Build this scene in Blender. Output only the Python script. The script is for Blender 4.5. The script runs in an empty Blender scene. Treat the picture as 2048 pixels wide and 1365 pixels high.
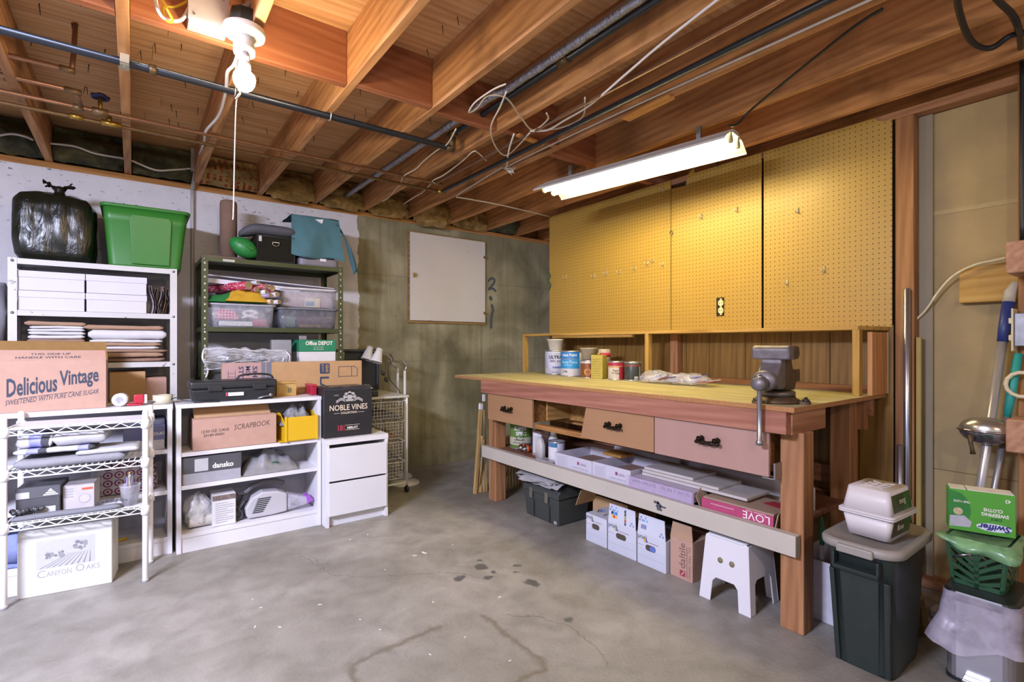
import bpy, bmesh, math, random
from mathutils import Vector, Matrix, noise
random.seed(7)
# ---------------------------------------------------------------- camera, world, lights, exposure
S = bpy.context.scene
COL = S.collection
FPX, CAMH, YAW, HOR = 1015.0, 1.14, math.radians(36.7), 688.0
cam = bpy.data.objects.new('camera', bpy.data.cameras.new('camera')); COL.objects.link(cam)
cam.data.sensor_width = 36.0; cam.data.lens = FPX / 2048 * 36.0
cam.data.shift_y = (HOR - 682.5) / 2048
cam.data.clip_start = 0.02
cam.location = (0, 0, CAMH); cam.rotation_euler = (math.pi / 2, 0, -YAW)
S.camera = cam
w = bpy.data.worlds.new('world'); S.world = w; w.use_nodes = True
w.node_tree.nodes['Background'].inputs[0].default_value = (0.90, 0.86, 1.0, 1)
w.node_tree.nodes['Background'].inputs[1].default_value = 0.78
S.view_settings.view_transform = 'Standard'; S.view_settings.look = 'None'
S.view_settings.exposure = -0.12; S.view_settings.gamma = 1.0
S.view_settings.use_curve_mapping = False
def area(name, loc, to, sx, sy, power, col, spread=180):
    l = bpy.data.lights.new(name, 'AREA'); l.shape = 'RECTANGLE'; l.size = sx; l.size_y = sy
    l.energy = power; l.color = col; l.spread = math.radians(spread)
    o = bpy.data.objects.new(name, l); COL.objects.link(o); o.location = loc
    o.rotation_euler = (Vector(to) - Vector(loc)).to_track_quat('-Z', 'Y').to_euler()
    return o
# white shop light hung under the joists, out of view to the left
area('shop_light', (-1.55, 1.0, 2.2), (-0.55, 2.0, 0.0), 0.9, 0.25, 225, (0.72, 0.75, 1.0), 150)
# two unseen fill lights behind the camera, added to brighten ceiling and right side
def fill_light(name, loc, power, col):
    l = bpy.data.lights.new(name, 'POINT'); l.energy = power; l.color = col; l.shadow_soft_size = 0.05
    o = bpy.data.objects.new(name, l); COL.objects.link(o); o.location = loc
fill_light('rear_fill', (0.35, -1.0, 1.9), 44, (1.0, 0.84, 0.66)); fill_light('side_fill', (1.7, -1.6, 1.9), 22, (1.0, 0.80, 0.60))
BULB_W, TUBE_W = 17.0, 54.0

# ---------------------------------------------------------------- pixel helpers (photo taken as 2048 x 1365)
CA, SA = math.cos(YAW), math.sin(YAW)
def P(px, py, X=None, Y=None, Z=None):
    u = (px - 1024) / FPX
    d = Vector((u * CA + SA, -u * SA + CA, (HOR - py) / FPX))
    t = X / d.x if X is not None else Y / d.y if Y is not None else (Z - CAMH) / d.z
    return Vector((0, 0, CAMH)) + d * t
def fy(xl, xr, yt, yb, Y):            # face parallel to the back wall; heights read at its left edge
    return P(xl, yb, Y=Y).x, P(xr, yb, Y=Y).x, P(xl, yb, Y=Y).z, P(xl, yt, Y=Y).z
def fx(xl, xr, yt, yb, X):            # face parallel to the right wall; heights read at its left (far) edge
    return P(xr, yb, X=X).y, P(xl, yb, X=X).y, P(xl, yb, X=X).z, P(xl, yt, X=X).z

# ---------------------------------------------------------------- mesh builder
class MB:
    def __init__(s): s.v = []; s.f = []; s.m = []; s.sm = []; s.cur = 0; s.smooth = False
    def add(s, vs, fs, smooth=None):
        b = len(s.v); s.v += [tuple(v) for v in vs]
        for f in fs:
            s.f.append([i + b for i in f]); s.m.append(s.cur); s.sm.append(s.smooth if smooth is None else smooth)
        return s
    def box(s, x0, x1, y0, y1, z0, z1):
        if x0 > x1: x0, x1 = x1, x0
        if y0 > y1: y0, y1 = y1, y0
        if z0 > z1: z0, z1 = z1, z0
        return s.add([(x0,y0,z0),(x1,y0,z0),(x1,y1,z0),(x0,y1,z0),(x0,y0,z1),(x1,y0,z1),(x1,y1,z1),(x0,y1,z1)],
                     [(0,3,2,1),(4,5,6,7),(0,1,5,4),(1,2,6,5),(2,3,7,6),(3,0,4,7)])
    def hexa(s, bot, top):            # 4 bottom + 4 top corners, counter-clockwise from above
        return s.add(list(bot) + list(top), [(0,3,2,1),(4,5,6,7),(0,1,5,4),(1,2,6,5),(2,3,7,6),(3,0,4,7)])
    def taper(s, x0, x1, y0, y1, z0, z1, k):   # box whose bottom is inset by k
        return s.hexa([(x0+k,y0+k,z0),(x1-k,y0+k,z0),(x1-k,y1-k,z0),(x0+k,y1-k,z0)], [(x0,y0,z1),(x1,y0,z1),(x1,y1,z1),(x0,y1,z1)])
    def prism(s, poly, fn, a, b, smooth=None):  # poly 2D ccw, fn(u,v,w) -> point
        n = len(poly)
        vs = [fn(u, v, a) for u, v in poly] + [fn(u, v, b) for u, v in poly]
        fs = [list(range(n))[::-1], list(range(n, 2 * n))]
        s.add(vs, fs, False); k = len(s.v) - 2 * n
        for i in range(n):
            j = (i + 1) % n
            s.f.append([k+i, k+j, k+n+j, k+n+i]); s.m.append(s.cur); s.sm.append(bool(smooth))
        return s
    def cyl(s, p0, p1, r0, r1=None, n=14, caps=True):
        p0, p1 = Vector(p0), Vector(p1); r1 = r0 if r1 is None else r1
        d = (p1 - p0).normalized(); a = d.orthogonal().normalized(); b = d.cross(a)
        vs = []
        for p, r in ((p0, r0), (p1, r1)):
            for i in range(n):
                t = 2 * math.pi * i / n; vs.append(p + (a * math.cos(t) + b * math.sin(t)) * r)
        k = len(s.v)
        s.add(vs, [(i, (i+1) % n, n + (i+1) % n, n + i) for i in range(n)], True)
        if caps:
            s.f += [[k + i for i in range(n)][::-1], [k + n + i for i in range(n)]]; s.m += [s.cur]*2; s.sm += [False]*2
        return s
    def tube(s, pts, r, n=6, closed=False, sub=0):
        pts = [Vector(p) for p in pts]
        if sub: pts = spline(pts, sub, closed)
        m = len(pts); rr = r if isinstance(r, (list, tuple)) else [r] * m
        ring = []; prev = None
        for i, p in enumerate(pts):
            if closed: d = pts[(i+1) % m] - pts[i-1]
            else: d = pts[min(i+1, m-1)] - pts[max(i-1, 0)]
            d = d.normalized() if d.length > 1e-9 else Vector((0,0,1))
            a = d.orthogonal().normalized() if prev is None else (prev - d * prev.dot(d)).normalized()
            prev = a; b = d.cross(a)
            ring.append([p + (a * math.cos(2*math.pi*k/n) + b * math.sin(2*math.pi*k/n)) * rr[i] for k in range(n)])
        vs = [q for rg in ring for q in rg]; fs = []
        for i in range(m if closed else m - 1):
            j = (i + 1) % m
            for k in range(n): fs.append((i*n+k, i*n+(k+1) % n, j*n+(k+1) % n, j*n+k))
        if not closed: fs += [tuple(range(n))[::-1], tuple((m-1)*n + k for k in range(n))]
        return s.add(vs, fs, True)
    def lathe(s, prof, c=(0,0,0), n=24, ax=None, smooth=True):
        c = Vector(c); d = Vector(ax).normalized() if ax else Vector((0,0,1))
        a = d.orthogonal().normalized() if ax else Vector((1,0,0)); b = d.cross(a)
        vs = []; fs = []
        for r, z in prof:
            for i in range(n):
                t = 2*math.pi*i/n; vs.append(c + d * z + (a * math.cos(t) + b * math.sin(t)) * r)
        for j in range(len(prof) - 1):
            for i in range(n): fs.append((j*n+i, j*n+(i+1) % n, (j+1)*n+(i+1) % n, (j+1)*n+i))
        s.add(vs, fs, smooth); k = len(s.v) - len(vs)
        if prof[0][0] > 1e-5: s.f.append([k+i for i in range(n)][::-1]); s.m.append(s.cur); s.sm.append(False)
        if prof[-1][0] > 1e-5: s.f.append([k+(len(prof)-1)*n+i for i in range(n)]); s.m.append(s.cur); s.sm.append(False)
        return s
    def grid(s, fn, nu, nv, smooth=True, wrap=False):
        vs = [fn(i / nu, j / nv) for j in range(nv + 1) for i in range(nu + 1)]
        fs = [(j*(nu+1)+i, j*(nu+1)+i+1, (j+1)*(nu+1)+i+1, (j+1)*(nu+1)+i) for j in range(nv) for i in range(nu)]
        return s.add(vs, fs, smooth)
    def loft(s, rings, smooth=True, caps=True):
        n = len(rings[0]); vs = [p for r in rings for p in r]; fs = []
        for j in range(len(rings) - 1):
            for i in range(n): fs.append((j*n+i, j*n+(i+1) % n, (j+1)*n+(i+1) % n, (j+1)*n+i))
        if caps: fs += [tuple(range(n))[::-1], tuple((len(rings)-1)*n + i for i in range(n))]
        return s.add(vs, fs, smooth)
    def mesh(s, name, mats, bev=0, seg=2, angle=None):
        me = bpy.data.meshes.new(name); me.from_pydata(s.v, [], s.f)
        for m in (mats if isinstance(mats, (list, tuple)) else [mats]): me.materials.append(m)
        me.polygons.foreach_set('material_index', s.m); me.polygons.foreach_set('use_smooth', s.sm)
        if bev:
            bm = bmesh.new(); bm.from_mesh(me)
            es = [e for e in bm.edges if len(e.link_faces) == 2 and e.calc_face_angle(0) > 0.6]
            bmesh.ops.bevel(bm, geom=es, offset=bev, segments=seg, profile=0.5, affect='EDGES', clamp_overlap=True)
            bm.to_mesh(me); bm.free()
        me.update(); return me
def spline(pts, sub, closed=False):
    out = []; m = len(pts)
    for i in range(m if closed else m - 1):
        g = lambda k: pts[k % m] if closed else pts[max(0, min(m-1, k))]
        p0, p1, p2, p3 = g(i-1), g(i), g(i+1), g(i+2)
        for k in range(sub):
            t = k / sub
            out.append(0.5*((2*p1)+(p2-p0)*t+(2*p0-5*p1+4*p2-p3)*t*t+(3*p1-p0-3*p2+p3)*t**3))
    if not closed: out.append(pts[-1])
    return out
def rrect(w, h, r, n=4, cx=0, cy=0):      # rounded rectangle polygon, ccw
    out = []
    for sx, sy, a0 in ((1,-1,-90),(1,1,0),(-1,1,90),(-1,-1,180)):
        for k in range(n + 1):
            a = math.radians(a0 + 90 * k / n); out.append((cx + sx*(w/2-r) + r*math.cos(a), cy + sy*(h/2-r) + r*math.sin(a)))
    return out

# ---------------------------------------------------------------- scene graph helpers
def tag(o, label=None, cat=None, group=None, kind=None):
    if label: o['label'] = label
    if cat: o['category'] = cat
    if group: o['group'] = group
    if kind: o['kind'] = kind
    return o
def thing(name, label, cat, loc=(0,0,0), rz=0, group=None):
    o = bpy.data.objects.new(name, None); COL.objects.link(o); o.location = loc; o.rotation_euler = (0,0,rz)
    o.empty_display_size = 0.05
    return tag(o, label, cat, group)
def obj(name, mb, mat, parent=None, bev=0, seg=2, label=None):
    me = mb if isinstance(mb, bpy.types.Mesh) else mb.mesh(name, mat, bev, seg)
    o = bpy.data.objects.new(name, me); COL.objects.link(o)
    if parent is not None: o.parent = parent
    if label: o['label'] = label
    return o
def wpart(name, mb, mat, parent, bev=0, seg=2, label=None):   # mesh given in world metres, parented to an Empty without rotation
    root = parent; off = Vector((0,0,0))
    while root is not None: off += root.location; root = root.parent
    mb.v = [tuple(Vector(v) - off) for v in mb.v]
    return obj(name, mb, mat, parent, bev, seg, label)
def copytree(o, parent=None):
    c = o.copy(); COL.objects.link(c); c.parent = parent
    for ch in list(o.children): copytree(ch, c)
    return c
def solo(name, mb, mat, label, cat, loc=None, bev=0, seg=2, group=None):   # a thing that is one mesh, world metres
    vs = [Vector(v) for v in mb.v]
    if loc is None:
        loc = Vector((sum(v.x for v in vs)/len(vs), sum(v.y for v in vs)/len(vs), min(v.z for v in vs)))
    loc = Vector(loc); mb.v = [tuple(v - loc) for v in vs]
    o = obj(name, mb, mat, None, bev, seg); o.location = loc
    return tag(o, label, cat, group)
_tc = {}
def text(body, o, u, v, w=None, h=None, mat=None, parent=None, name='lettering', bold=0.0, shear=0.0, n=None, lift=0.0006, space=1.0):
    """flat lettering: lower-left corner o, unit directions u (reading) and v (up), width and/or height in metres (world if parent unrotated)"""
    key = (body, bold, shear, space)
    if key not in _tc:
        c = bpy.data.curves.new('t', 'FONT'); c.body = body; c.offset = bold; c.shear = shear; c.resolution_u = 2; c.space_character = space
        t = bpy.data.objects.new('t', c); me = t.to_mesh()
        _tc[key] = ([tuple(q.co[:2]) for q in me.vertices], [tuple(p.vertices) for p in me.polygons]); t.to_mesh_clear()
        bpy.data.objects.remove(t); bpy.data.curves.remove(c)
    vs, fs = _tc[key]
    x0, x1 = min(q[0] for q in vs), max(q[0] for q in vs); y0, y1 = min(q[1] for q in vs), max(q[1] for q in vs)
    sx = w / (x1-x0) if w else h / (y1-y0); sy = h / (y1-y0) if h else sx
    o, u, v = Vector(o), Vector(u).normalized(), Vector(v).normalized(); nn = Vector(n).normalized() if n else u.cross(v)
    mb = MB(); mb.add([o + u*((x-x0)*sx) + v*((y-y0)*sy) + nn*lift for x, y in vs], fs, False)
    return wpart(name, mb, mat, parent) if parent is not None else mb
def flat(pts, o, u, v, mat, parent, name='print', lift=0.0005):   # flat printed polygon, local 2D metres
    o, u, v = Vector(o), Vector(u).normalized(), Vector(v).normalized(); nn = u.cross(v)
    mb = MB()
    for pl in (pts if isinstance(pts[0][0], (list, tuple)) else [pts]):
        mb.add([o + u*a + v*b + nn*lift for a, b in pl], [tuple(range(len(pl)))], False)
    return wpart(name, mb, mat, parent)
def rect(x, y, w, h): return [(x,y),(x+w,y),(x+w,y+h),(x,y+h)]
def disc(x, y, r, n=14, ry=None): return [(x+r*math.cos(2*math.pi*i/n), y+(ry or r)*math.sin(2*math.pi*i/n)) for i in range(n)]
UX, UY, UZ = Vector((1,0,0)), Vector((0,1,0)), Vector((0,0,1))

# ---------------------------------------------------------------- materials
def lin(c):
    if isinstance(c, str): c = tuple(int(c[i:i+2], 16) / 255 for i in (0, 2, 4))
    return tuple(x/12.92 if x <= 0.04045 else ((x+0.055)/1.055)**2.4 for x in c) + (1.0,)
_mats = {}
class NT:
    def __init__(s, name):
        s.mat = bpy.data.materials.new(name); s.mat.use_nodes = True; s.t = s.mat.node_tree
        s.b = s.t.nodes['Principled BSDF']
    def n(s, typ, **kw):
        nd = s.t.nodes.new('ShaderNode' + typ)
        for k, v in kw.items():
            if k[0] == '_': setattr(nd, k[1:], v)
            else: s.set(nd, k, v)
        return nd
    def set(s, nd, k, v):
        inp = nd.inputs[int(k[1:])] if k[0] == 'i' and k[1:].isdigit() else nd.inputs[k.replace('__', ' ')]
        if isinstance(v, bpy.types.NodeSocket): s.t.links.new(v, inp)
        else: inp.default_value = v
    def coord(s, rnd=True):
        o = s.n('TexCoord').outputs['Object']
        if rnd:
            r = s.n('ObjectInfo').outputs['Random']; m = s.n('Math', _operation='MULTIPLY', i0=r, i1=37.0).outputs[0]
            o = s.n('VectorMath', _operation='ADD', i0=o, i1=s.n('CombineXYZ', i0=m, i1=m, i2=m).outputs[0]).outputs[0]
        return o
    def mapv(s, v, sc): return s.n('Mapping', Vector=v, Scale=sc).outputs[0]
    def noise(s, v, sc, det=4, dist=0, rough=0.55): return s.n('TexNoise', Vector=v, Scale=sc, Detail=det, Distortion=dist, Roughness=rough).outputs['Fac']
    def ramp(s, f, stops):
        r = s.n('ValToRGB', Fac=f); e = r.color_ramp.elements
        while len(e) < len(stops): e.new(0.5)
        for k, (p, c) in enumerate(stops): e[k].position = p; e[k].color = lin(c) if isinstance(c, str) or len(c) == 3 else c
        return r.outputs[0]
    def mix(s, f, a, b, mode='MIX'):
        m = s.n('Mix', _data_type='RGBA', _blend_type=mode)
        for k, v in ((0, f), (6, a), (7, b)):
            if isinstance(v, bpy.types.NodeSocket): s.t.links.new(v, m.inputs[k])
            else: m.inputs[k].default_value = lin(v) if isinstance(v, str) else v
        return m.outputs[2]
    def math(s, op, a, b=0.0, c=0.0): return s.n('Math', _operation=op, i0=a, i1=b, i2=c).outputs[0]
    def bump(s, h, st, d=0.01): s.set(s.b, 'Normal', s.n('Bump', Strength=st, Distance=d, Height=h).outputs[0])
    def fin(s, col=None, rough=0.6, metal=0.0, spec=None):
        if col is not None: s.set(s.b, 'Base__Color', lin(col) if isinstance(col, str) else col)
        s.set(s.b, 'Roughness', rough); s.set(s.b, 'Metallic', metal)
        if spec is not None: s.set(s.b, 'Specular__IOR__Level', spec)
        return s.mat
def M(col, rough=0.6, metal=0.0, var=0.08, sc=30.0, bump=0.0, name=None, spec=None):
    key = ('M', col, rough, metal, var, sc, bump)
    if key in _mats: return _mats[key]
    t = NT(name or 'paint_' + col); c = lin(col)
    if var or bump:
        f = t.noise(t.coord(), sc, 4)
        lo = tuple(max(0, x*(1-2*var)) for x in c[:3]) + (1,); hi = tuple(min(1, x*(1+2*var)) for x in c[:3]) + (1,)
        colr = t.mix(f, lo, hi)
        if bump: t.bump(f, bump, 0.004)
        m = t.fin(colr, rough, metal, spec)
    else:
        t.set(t.b, 'Base__Color', c); m = t.fin(None, rough, metal, spec)
    _mats[key] = m; return m
def WOOD(c0, c1, c2, axis='Y', rough=0.65, fine=26.0, stain=None, bump=0.15, knots=True):
    key = ('W', c0, c1, c2, axis, rough, fine, stain)
    if key in _mats: return _mats[key]
    t = NT('wood_%s_%s' % (c1, axis)); v = t.coord()
    k = 'XYZ'.index(axis); sc = [fine]*3; sc[k] = 1.3; scw = [7.0]*3; scw[k] = 0.5
    f1 = t.noise(t.mapv(v, sc), 1.0, 6, 0.4)
    wv = t.n('TexWave', Vector=t.mapv(v, scw), Scale=2.2, Distortion=4.0, Detail=3.0, i4=1.4, _bands_direction='DIAGONAL')
    f = t.math('ADD', t.math('MULTIPLY', f1, 0.86), t.math('MULTIPLY', wv.outputs['Fac'], 0.14))
    col = t.ramp(f, [(0.2, c0), (0.5, c1), (0.8, c2)])
    if knots:
        kv = [3.0]*3; kv[k] = 1.1
        vo = t.n('TexVoronoi', Vector=t.mapv(v, kv), Scale=1.0)
        kk = t.ramp(vo.outputs['Distance'], [(0.0, (1,1,1)), (0.11, (0,0,0))])
        col = t.mix(t.math('MULTIPLY', kk, 0.75), col, c0)
    if stain:
        s2 = t.ramp(t.noise(v, 2.6, 5, 0.5), [(0.5, (0,0,0)), (0.68, (1,1,1))])
        col = t.mix(t.math('MULTIPLY', s2, 0.6), col, stain)
    t.bump(f1, bump, 0.004)
    m = t.fin(col, rough, 0, 0.35); _mats[key] = m; return m
def EMIT(name, col, st):
    t = NT(name); t.set(t.b, 'Base__Color', (0.9,0.9,0.9,1)); t.set(t.b, 'Emission__Color', lin(col)); t.set(t.b, 'Emission__Strength', st); return t.mat
def GLASS(name, col, rough=0.12, trans=0.9, alpha=1.0):
    t = NT(name); t.set(t.b, 'Base__Color', lin(col)); t.set(t.b, 'Roughness', rough); t.set(t.b, 'Transmission__Weight', trans); t.set(t.b, 'IOR', 1.12)
    t.set(t.b, 'Alpha', alpha); return t.mat
def FILM(name, col, alpha=.4, rough=.2):
    t = NT(name); f = t.noise(t.coord(), 14, 5, .8); t.set(t.b, 'Base__Color', lin(col)); t.set(t.b, 'Roughness', rough); t.set(t.b, 'Alpha', t.n('MapRange', Value=f, i1=.3, i2=.7, i3=alpha*.6, i4=min(1, alpha*1.4)).outputs[0]); return t.mat
def FABRIC(c0, c1, sc=120, rough=0.95, bump=0.5):
    t = NT('fabric_' + c0); v = t.coord(); f = t.noise(v, sc, 5, 0, 0.7); g = t.noise(v, 9, 3)
    t.bump(f, bump, 0.006); return t.fin(t.mix(t.math('ADD', t.math('MULTIPLY', f, 0.6), t.math('MULTIPLY', g, 0.4)), c0, c1), rough, 0, 0.2)
WHITE = M('d6d5d8', 0.45, 0, 0.03, 6); WHITEMETAL = M('cfcfd0', 0.4, 0, 0.06, 14); WIREWHITE = M('e6e6ea', 0.35, 0, 0.0)
CARD = M('b08d7c', 0.85, 0, 0.06, 22); CARD2 = M('b28f66', 0.85, 0, 0.06, 22); CARDIN = M('8a6a3c', 0.9, 0, 0.1, 22)
PAPERW = M('d9d8da', 0.8, 0, 0.03, 40); BLACKP = M('1d1f20', 0.45, 0, 0.1, 30); INK = M('3a4050', 0.8, 0, 0.1, 80)
STEEL = M('9c9da2', 0.3, 0.9, 0.06, 20); CHROME = M('d6d7dc', 0.12, 1.0, 0.0); IRON = M('42454a', 0.4, 0.7, 0.15, 30)
BLACKINK = M('202124', 0.8, 0, 0.0); WHITEINK = M('e4e0da', 0.7, 0, 0.0); REDINK = M('b02540', 0.7, 0, 0.05, 40); GREYINK = M('8d8d92', 0.8, 0, 0.0); BLUEINK = M('34415c', 0.8, 0, 0.0)
# ================================================================ THE SETTING
BACKY, WALLX, JB, JT = 4.26, 2.965, 2.277, 2.512
# --- floor slab: worn concrete with stains, cracks and the outline a removed crate left behind
def seg_dist(t, x, y, a, b):
    ax, ay = a; bx, by = b; dx, dy = bx-ax, by-ay; L2 = dx*dx+dy*dy
    px = t.math('SUBTRACT', x, ax); py = t.math('SUBTRACT', y, ay)
    h = t.math('DIVIDE', t.math('ADD', t.math('MULTIPLY', px, dx), t.math('MULTIPLY', py, dy)), L2)
    h = t.n('Clamp', Value=h).outputs[0]
    ex = t.math('SUBTRACT', px, t.math('MULTIPLY', h, dx)); ey = t.math('SUBTRACT', py, t.math('MULTIPLY', h, dy))
    return t.math('SQRT', t.math('ADD', t.math('MULTIPLY', ex, ex), t.math('MULTIPLY', ey, ey)))
def floor_mat():
    t = NT('concrete_floor'); v = t.coord(False); sp = t.n('SeparateXYZ', Vector=v); x, y = sp.outputs[0], sp.outputs[1]
    big = t.noise(v, 1.1, 5, 0.6); mid = t.noise(v, 7, 6, 0.4); fine = t.noise(v, 70, 5)
    col = t.mix(t.ramp(big, [(0.35, (0,0,0)), (0.65, (1,1,1))]), '7a766c', '9b978f')
    col = t.mix(t.ramp(mid, [(0.38, (0,0,0)), (0.7, (0.75,0.75,0.75))]), col, '5f5b52')
    col = t.mix(t.ramp(fine, [(0.45, (0,0,0)), (0.8, (0.3,0.3,0.3))]), col, 'b4b2ae')
    wx = t.math('ADD', x, t.math('MULTIPLY', t.math('SUBTRACT', t.noise(v, 16, 5), 0.5), 0.075))
    wy = t.math('ADD', y, t.math('MULTIPLY', t.math('SUBTRACT', t.noise(t.mapv(v, (1.3,1.1,1)), 15, 5), 0.5), 0.075))
    # rusty outline of a removed crate
    C = [P(700,1330,Z=0), P(878,1255,Z=0), P(965,1232,Z=0), P(1095,1335,Z=0), P(735,1420,Z=0), P(1035,1365,Z=0)]
    C = [(c.x, c.y) for c in C]; d = None
    for a, b in ((C[0],C[1]), (C[2],C[3]), (C[0],C[4]), (C[3],C[5])):
        q = seg_dist(t, wx, wy, a, b); d = q if d is None else t.math('MINIMUM', d, q)
    ln = t.math('MULTIPLY', t.ramp(d, [(0.0, (1,1,1)), (0.022, (0,0,0))]), 0.75)
    col = t.mix(ln, col, '5d5344')
    # dark oil spots
    d = None
    for px, py, r in ((963,1134,.030),(918,1158,.024),(975,1156,.010),(988,1145,.009),(1034,1132,.010),(1063,1165,.022),(1070,1172,.013),(1136,1240,.014),(960,1122,.010),(1030,1146,.007),(925,1155,.012)):
        c = P(px, py, Z=0); dx = t.math('SUBTRACT', wx, c.x); dy = t.math('SUBTRACT', wy, c.y)
        q = t.math('SUBTRACT', t.math('SQRT', t.math('ADD', t.math('MULTIPLY', dx, dx), t.math('MULTIPLY', dy, dy))), r)
        d = q if d is None else t.math('MINIMUM', d, q)
    col = t.mix(t.math('MULTIPLY', t.ramp(d, [(0.0, (1,1,1)), (0.012, (0,0,0))]), 0.8), col, '3e3d40')
    # hairline cracks
    d = None
    for pts in (((600,1110),(660,1150),(735,1155),(900,1145),(980,1160)), ((1000,1230),(1080,1235),(1140,1255),(1190,1290),(1215,1330)), ((620,1112),(640,1128),(650,1140))):
        q3 = [P(a, b, Z=0) for a, b in pts]
        for a, b in zip(q3, q3[1:]):
            q = seg_dist(t, wx, wy, (a.x,a.y), (b.x,b.y)); d = q if d is None else t.math('MINIMUM', d, q)
    col = t.mix(t.math('MULTIPLY', t.ramp(d, [(0.0, (1,1,1)), (0.004, (0,0,0))]), 0.7), col, '4b4640')
    # paint drips and chips
    vo = t.n('TexVoronoi', Vector=v, Scale=5.0); chip = t.ramp(vo.outputs['Distance'], [(0.0, (1,1,1)), (0.05, (0,0,0))])
    col = t.mix(t.math('MULTIPLY', chip, t.ramp(t.noise(v, 1.7, 2), [(0.5, (0,0,0)), (0.6, (0.8,0.8,0.8))])), col, 'dcd9d4')
    t.bump(t.math('ADD', t.math('MULTIPLY', mid, 0.6), t.math('MULTIPLY', fine, 0.4)), 0.5, 0.008)
    return t.fin(col, t.math('ADD', 0.36, t.math('MULTIPLY', mid, 0.25)), 0, 0.45)
floor = obj('floor', MB().box(-4.6, 4.4, -3.4, BACKY + 0.2, -0.1, 0), floor_mat()); tag(floor, kind='structure')
# loose flakes of paint lying on the slab
fl = MB(); rnd = random.Random(5)
for px, py, r in ((848,1106,.022),(830,1112,.016),(1000,1195,.012),(866,1205,.009),(905,1090,.01),(760,1260,.008),(1020,1322,.007),(700,1080,.01),(735,1070,.012),(640,1210,.01),(560,1255,.009),(510,1255,.012),(720,1240,.006),(860,1310,.007),(770,1140,.006),(930,1275,.006),(505,1200,.008),(522,1216,.008)):
    c = P(px, py, Z=0.0006); a = rnd.uniform(0, 3); pl = []
    for k in range(7):
        q = 2*math.pi*k/7; rr = r*rnd.uniform(.5, 1); pl.append((c.x + rr*math.cos(q)*math.cos(a) - .35*rr*math.sin(q)*math.sin(a), c.y + rr*math.cos(q)*math.sin(a) + .35*rr*math.sin(q)*math.cos(a)))
    fl.prism(pl, lambda u, v_, w_: (u, v_, w_), 0.0002, 0.0016)
tag(obj('paint_flake', fl, M('dedbd6', 0.8, 0, 0.05, 30), floor), kind='stuff')

# --- back wall: poured concrete, left part painted white with a ragged edge
def concrete_wall():
    t = NT('concrete_wall'); v = t.coord(False); sp = t.n('SeparateXYZ', Vector=v); x, z = sp.outputs[0], sp.outputs[2]
    big = t.noise(v, 1.6, 6, 0.8); mid = t.noise(v, 9, 6, 0.3); st = t.noise(t.mapv(v, (14, 14, 0.9)), 1, 5, 0.2)
    col = t.ramp(big, [(0.3, '666148'), (0.5, '8a8467'), (0.7, 'a59f84')])
    col = t.mix(t.ramp(st, [(0.45, (0,0,0)), (0.75, (0.75,0.75,0.75))]), col, '5a553e')
    col = t.mix(t.ramp(mid, [(0.55, (0,0,0)), (0.75, (0.6,0.6,0.6))]), col, '4c4734')
    # form-board seams: horizontal and vertical
    lines = None
    for zz in (1.745, 0.98):
        q = t.math('ABSOLUTE', t.math('SUBTRACT', z, zz)); lines = q if lines is None else t.math('MINIMUM', lines, q)
    for xx in (2.13, 2.79):
        q = t.math('ABSOLUTE', t.math('SUBTRACT', x, xx)); lines = t.math('MINIMUM', lines, q)
    seam = t.ramp(lines, [(0.0, (1,1,1)), (0.012, (0,0,0))]); col = t.mix(t.math('MULTIPLY', seam, t.math('MULTIPLY', mid, 0.45)), col, '4a473c')
    # white paint
    e = t.math('ADD', x, t.math('ADD', t.math('MULTIPLY', t.math('SUBTRACT', t.noise(v, 5, 5, 0.5), 0.5), 0.1), t.math('MULTIPLY', t.math('SUBTRACT', t.noise(v, 30, 3), 0.5), 0.03)))
    wm = t.n('Math', _operation='LESS_THAN', i0=e, i1=1.535).outputs[0]
    pk = t.ramp(t.noise(t.mapv(v, (1,1,2.2)), 26, 5, 0.4), [(0.64, (0,0,0)), (0.70, (1,1,1))])
    topz = t.ramp(z, [(0.0, (0,0,0)), (1.0, (0,0,0))])
    wear = t.math('MULTIPLY', pk, t.n('MapRange', Value=z, i1=1.6, i2=2.2, i3=0.15, i4=1.0).outputs[0])
    pw = t.mix(wear, t.mix(mid, 'b9b7bb', 'd0ced0'), '5b574e')
    col = t.mix(wm, col, pw)
    t.bump(t.math('ADD', t.math('ADD', t.math('MULTIPLY', mid, 0.5), t.math('MULTIPLY', t.noise(v, 60, 5), 0.3)), t.math('MULTIPLY', seam, -0.08)), 0.5, 0.012)
    return t.fin(col, 0.85, 0, 0.25)
wb = obj('wall_back', MB().box(-4.6, 4.4, BACKY, BACKY + 0.2, 0, 2.237), concrete_wall()); tag(wb, kind='structure')
# sprayed figures on the wall
sp_ = MB(); spm = M('4a4c50', 0.9, 0, 0.1, 60)
def spray(pts, r):
    q = [P(a, b, Y=BACKY - 0.001) for a, b in pts]
    for a in spline(q, 6): sp_.prism([(a.x + r*math.cos(2*math.pi*k/10), a.z + r*math.sin(2*math.pi*k/10)) for k in range(10)], lambda u, v_, w_: (u, w_, v_), BACKY - 0.0003*random.random() - 0.0006, BACKY)
spray([(977,562),(983,557),(989,560),(987,568),(980,576),(978,579),(984,577),(991,582)], 0.013)
spray([(981,596),(982,598)], 0.02)
spray([(984,612),(986,620),(983,635),(982,655)][:4], 0.017)
wpart('sprayed_figure', sp_, spm, wb)
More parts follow.
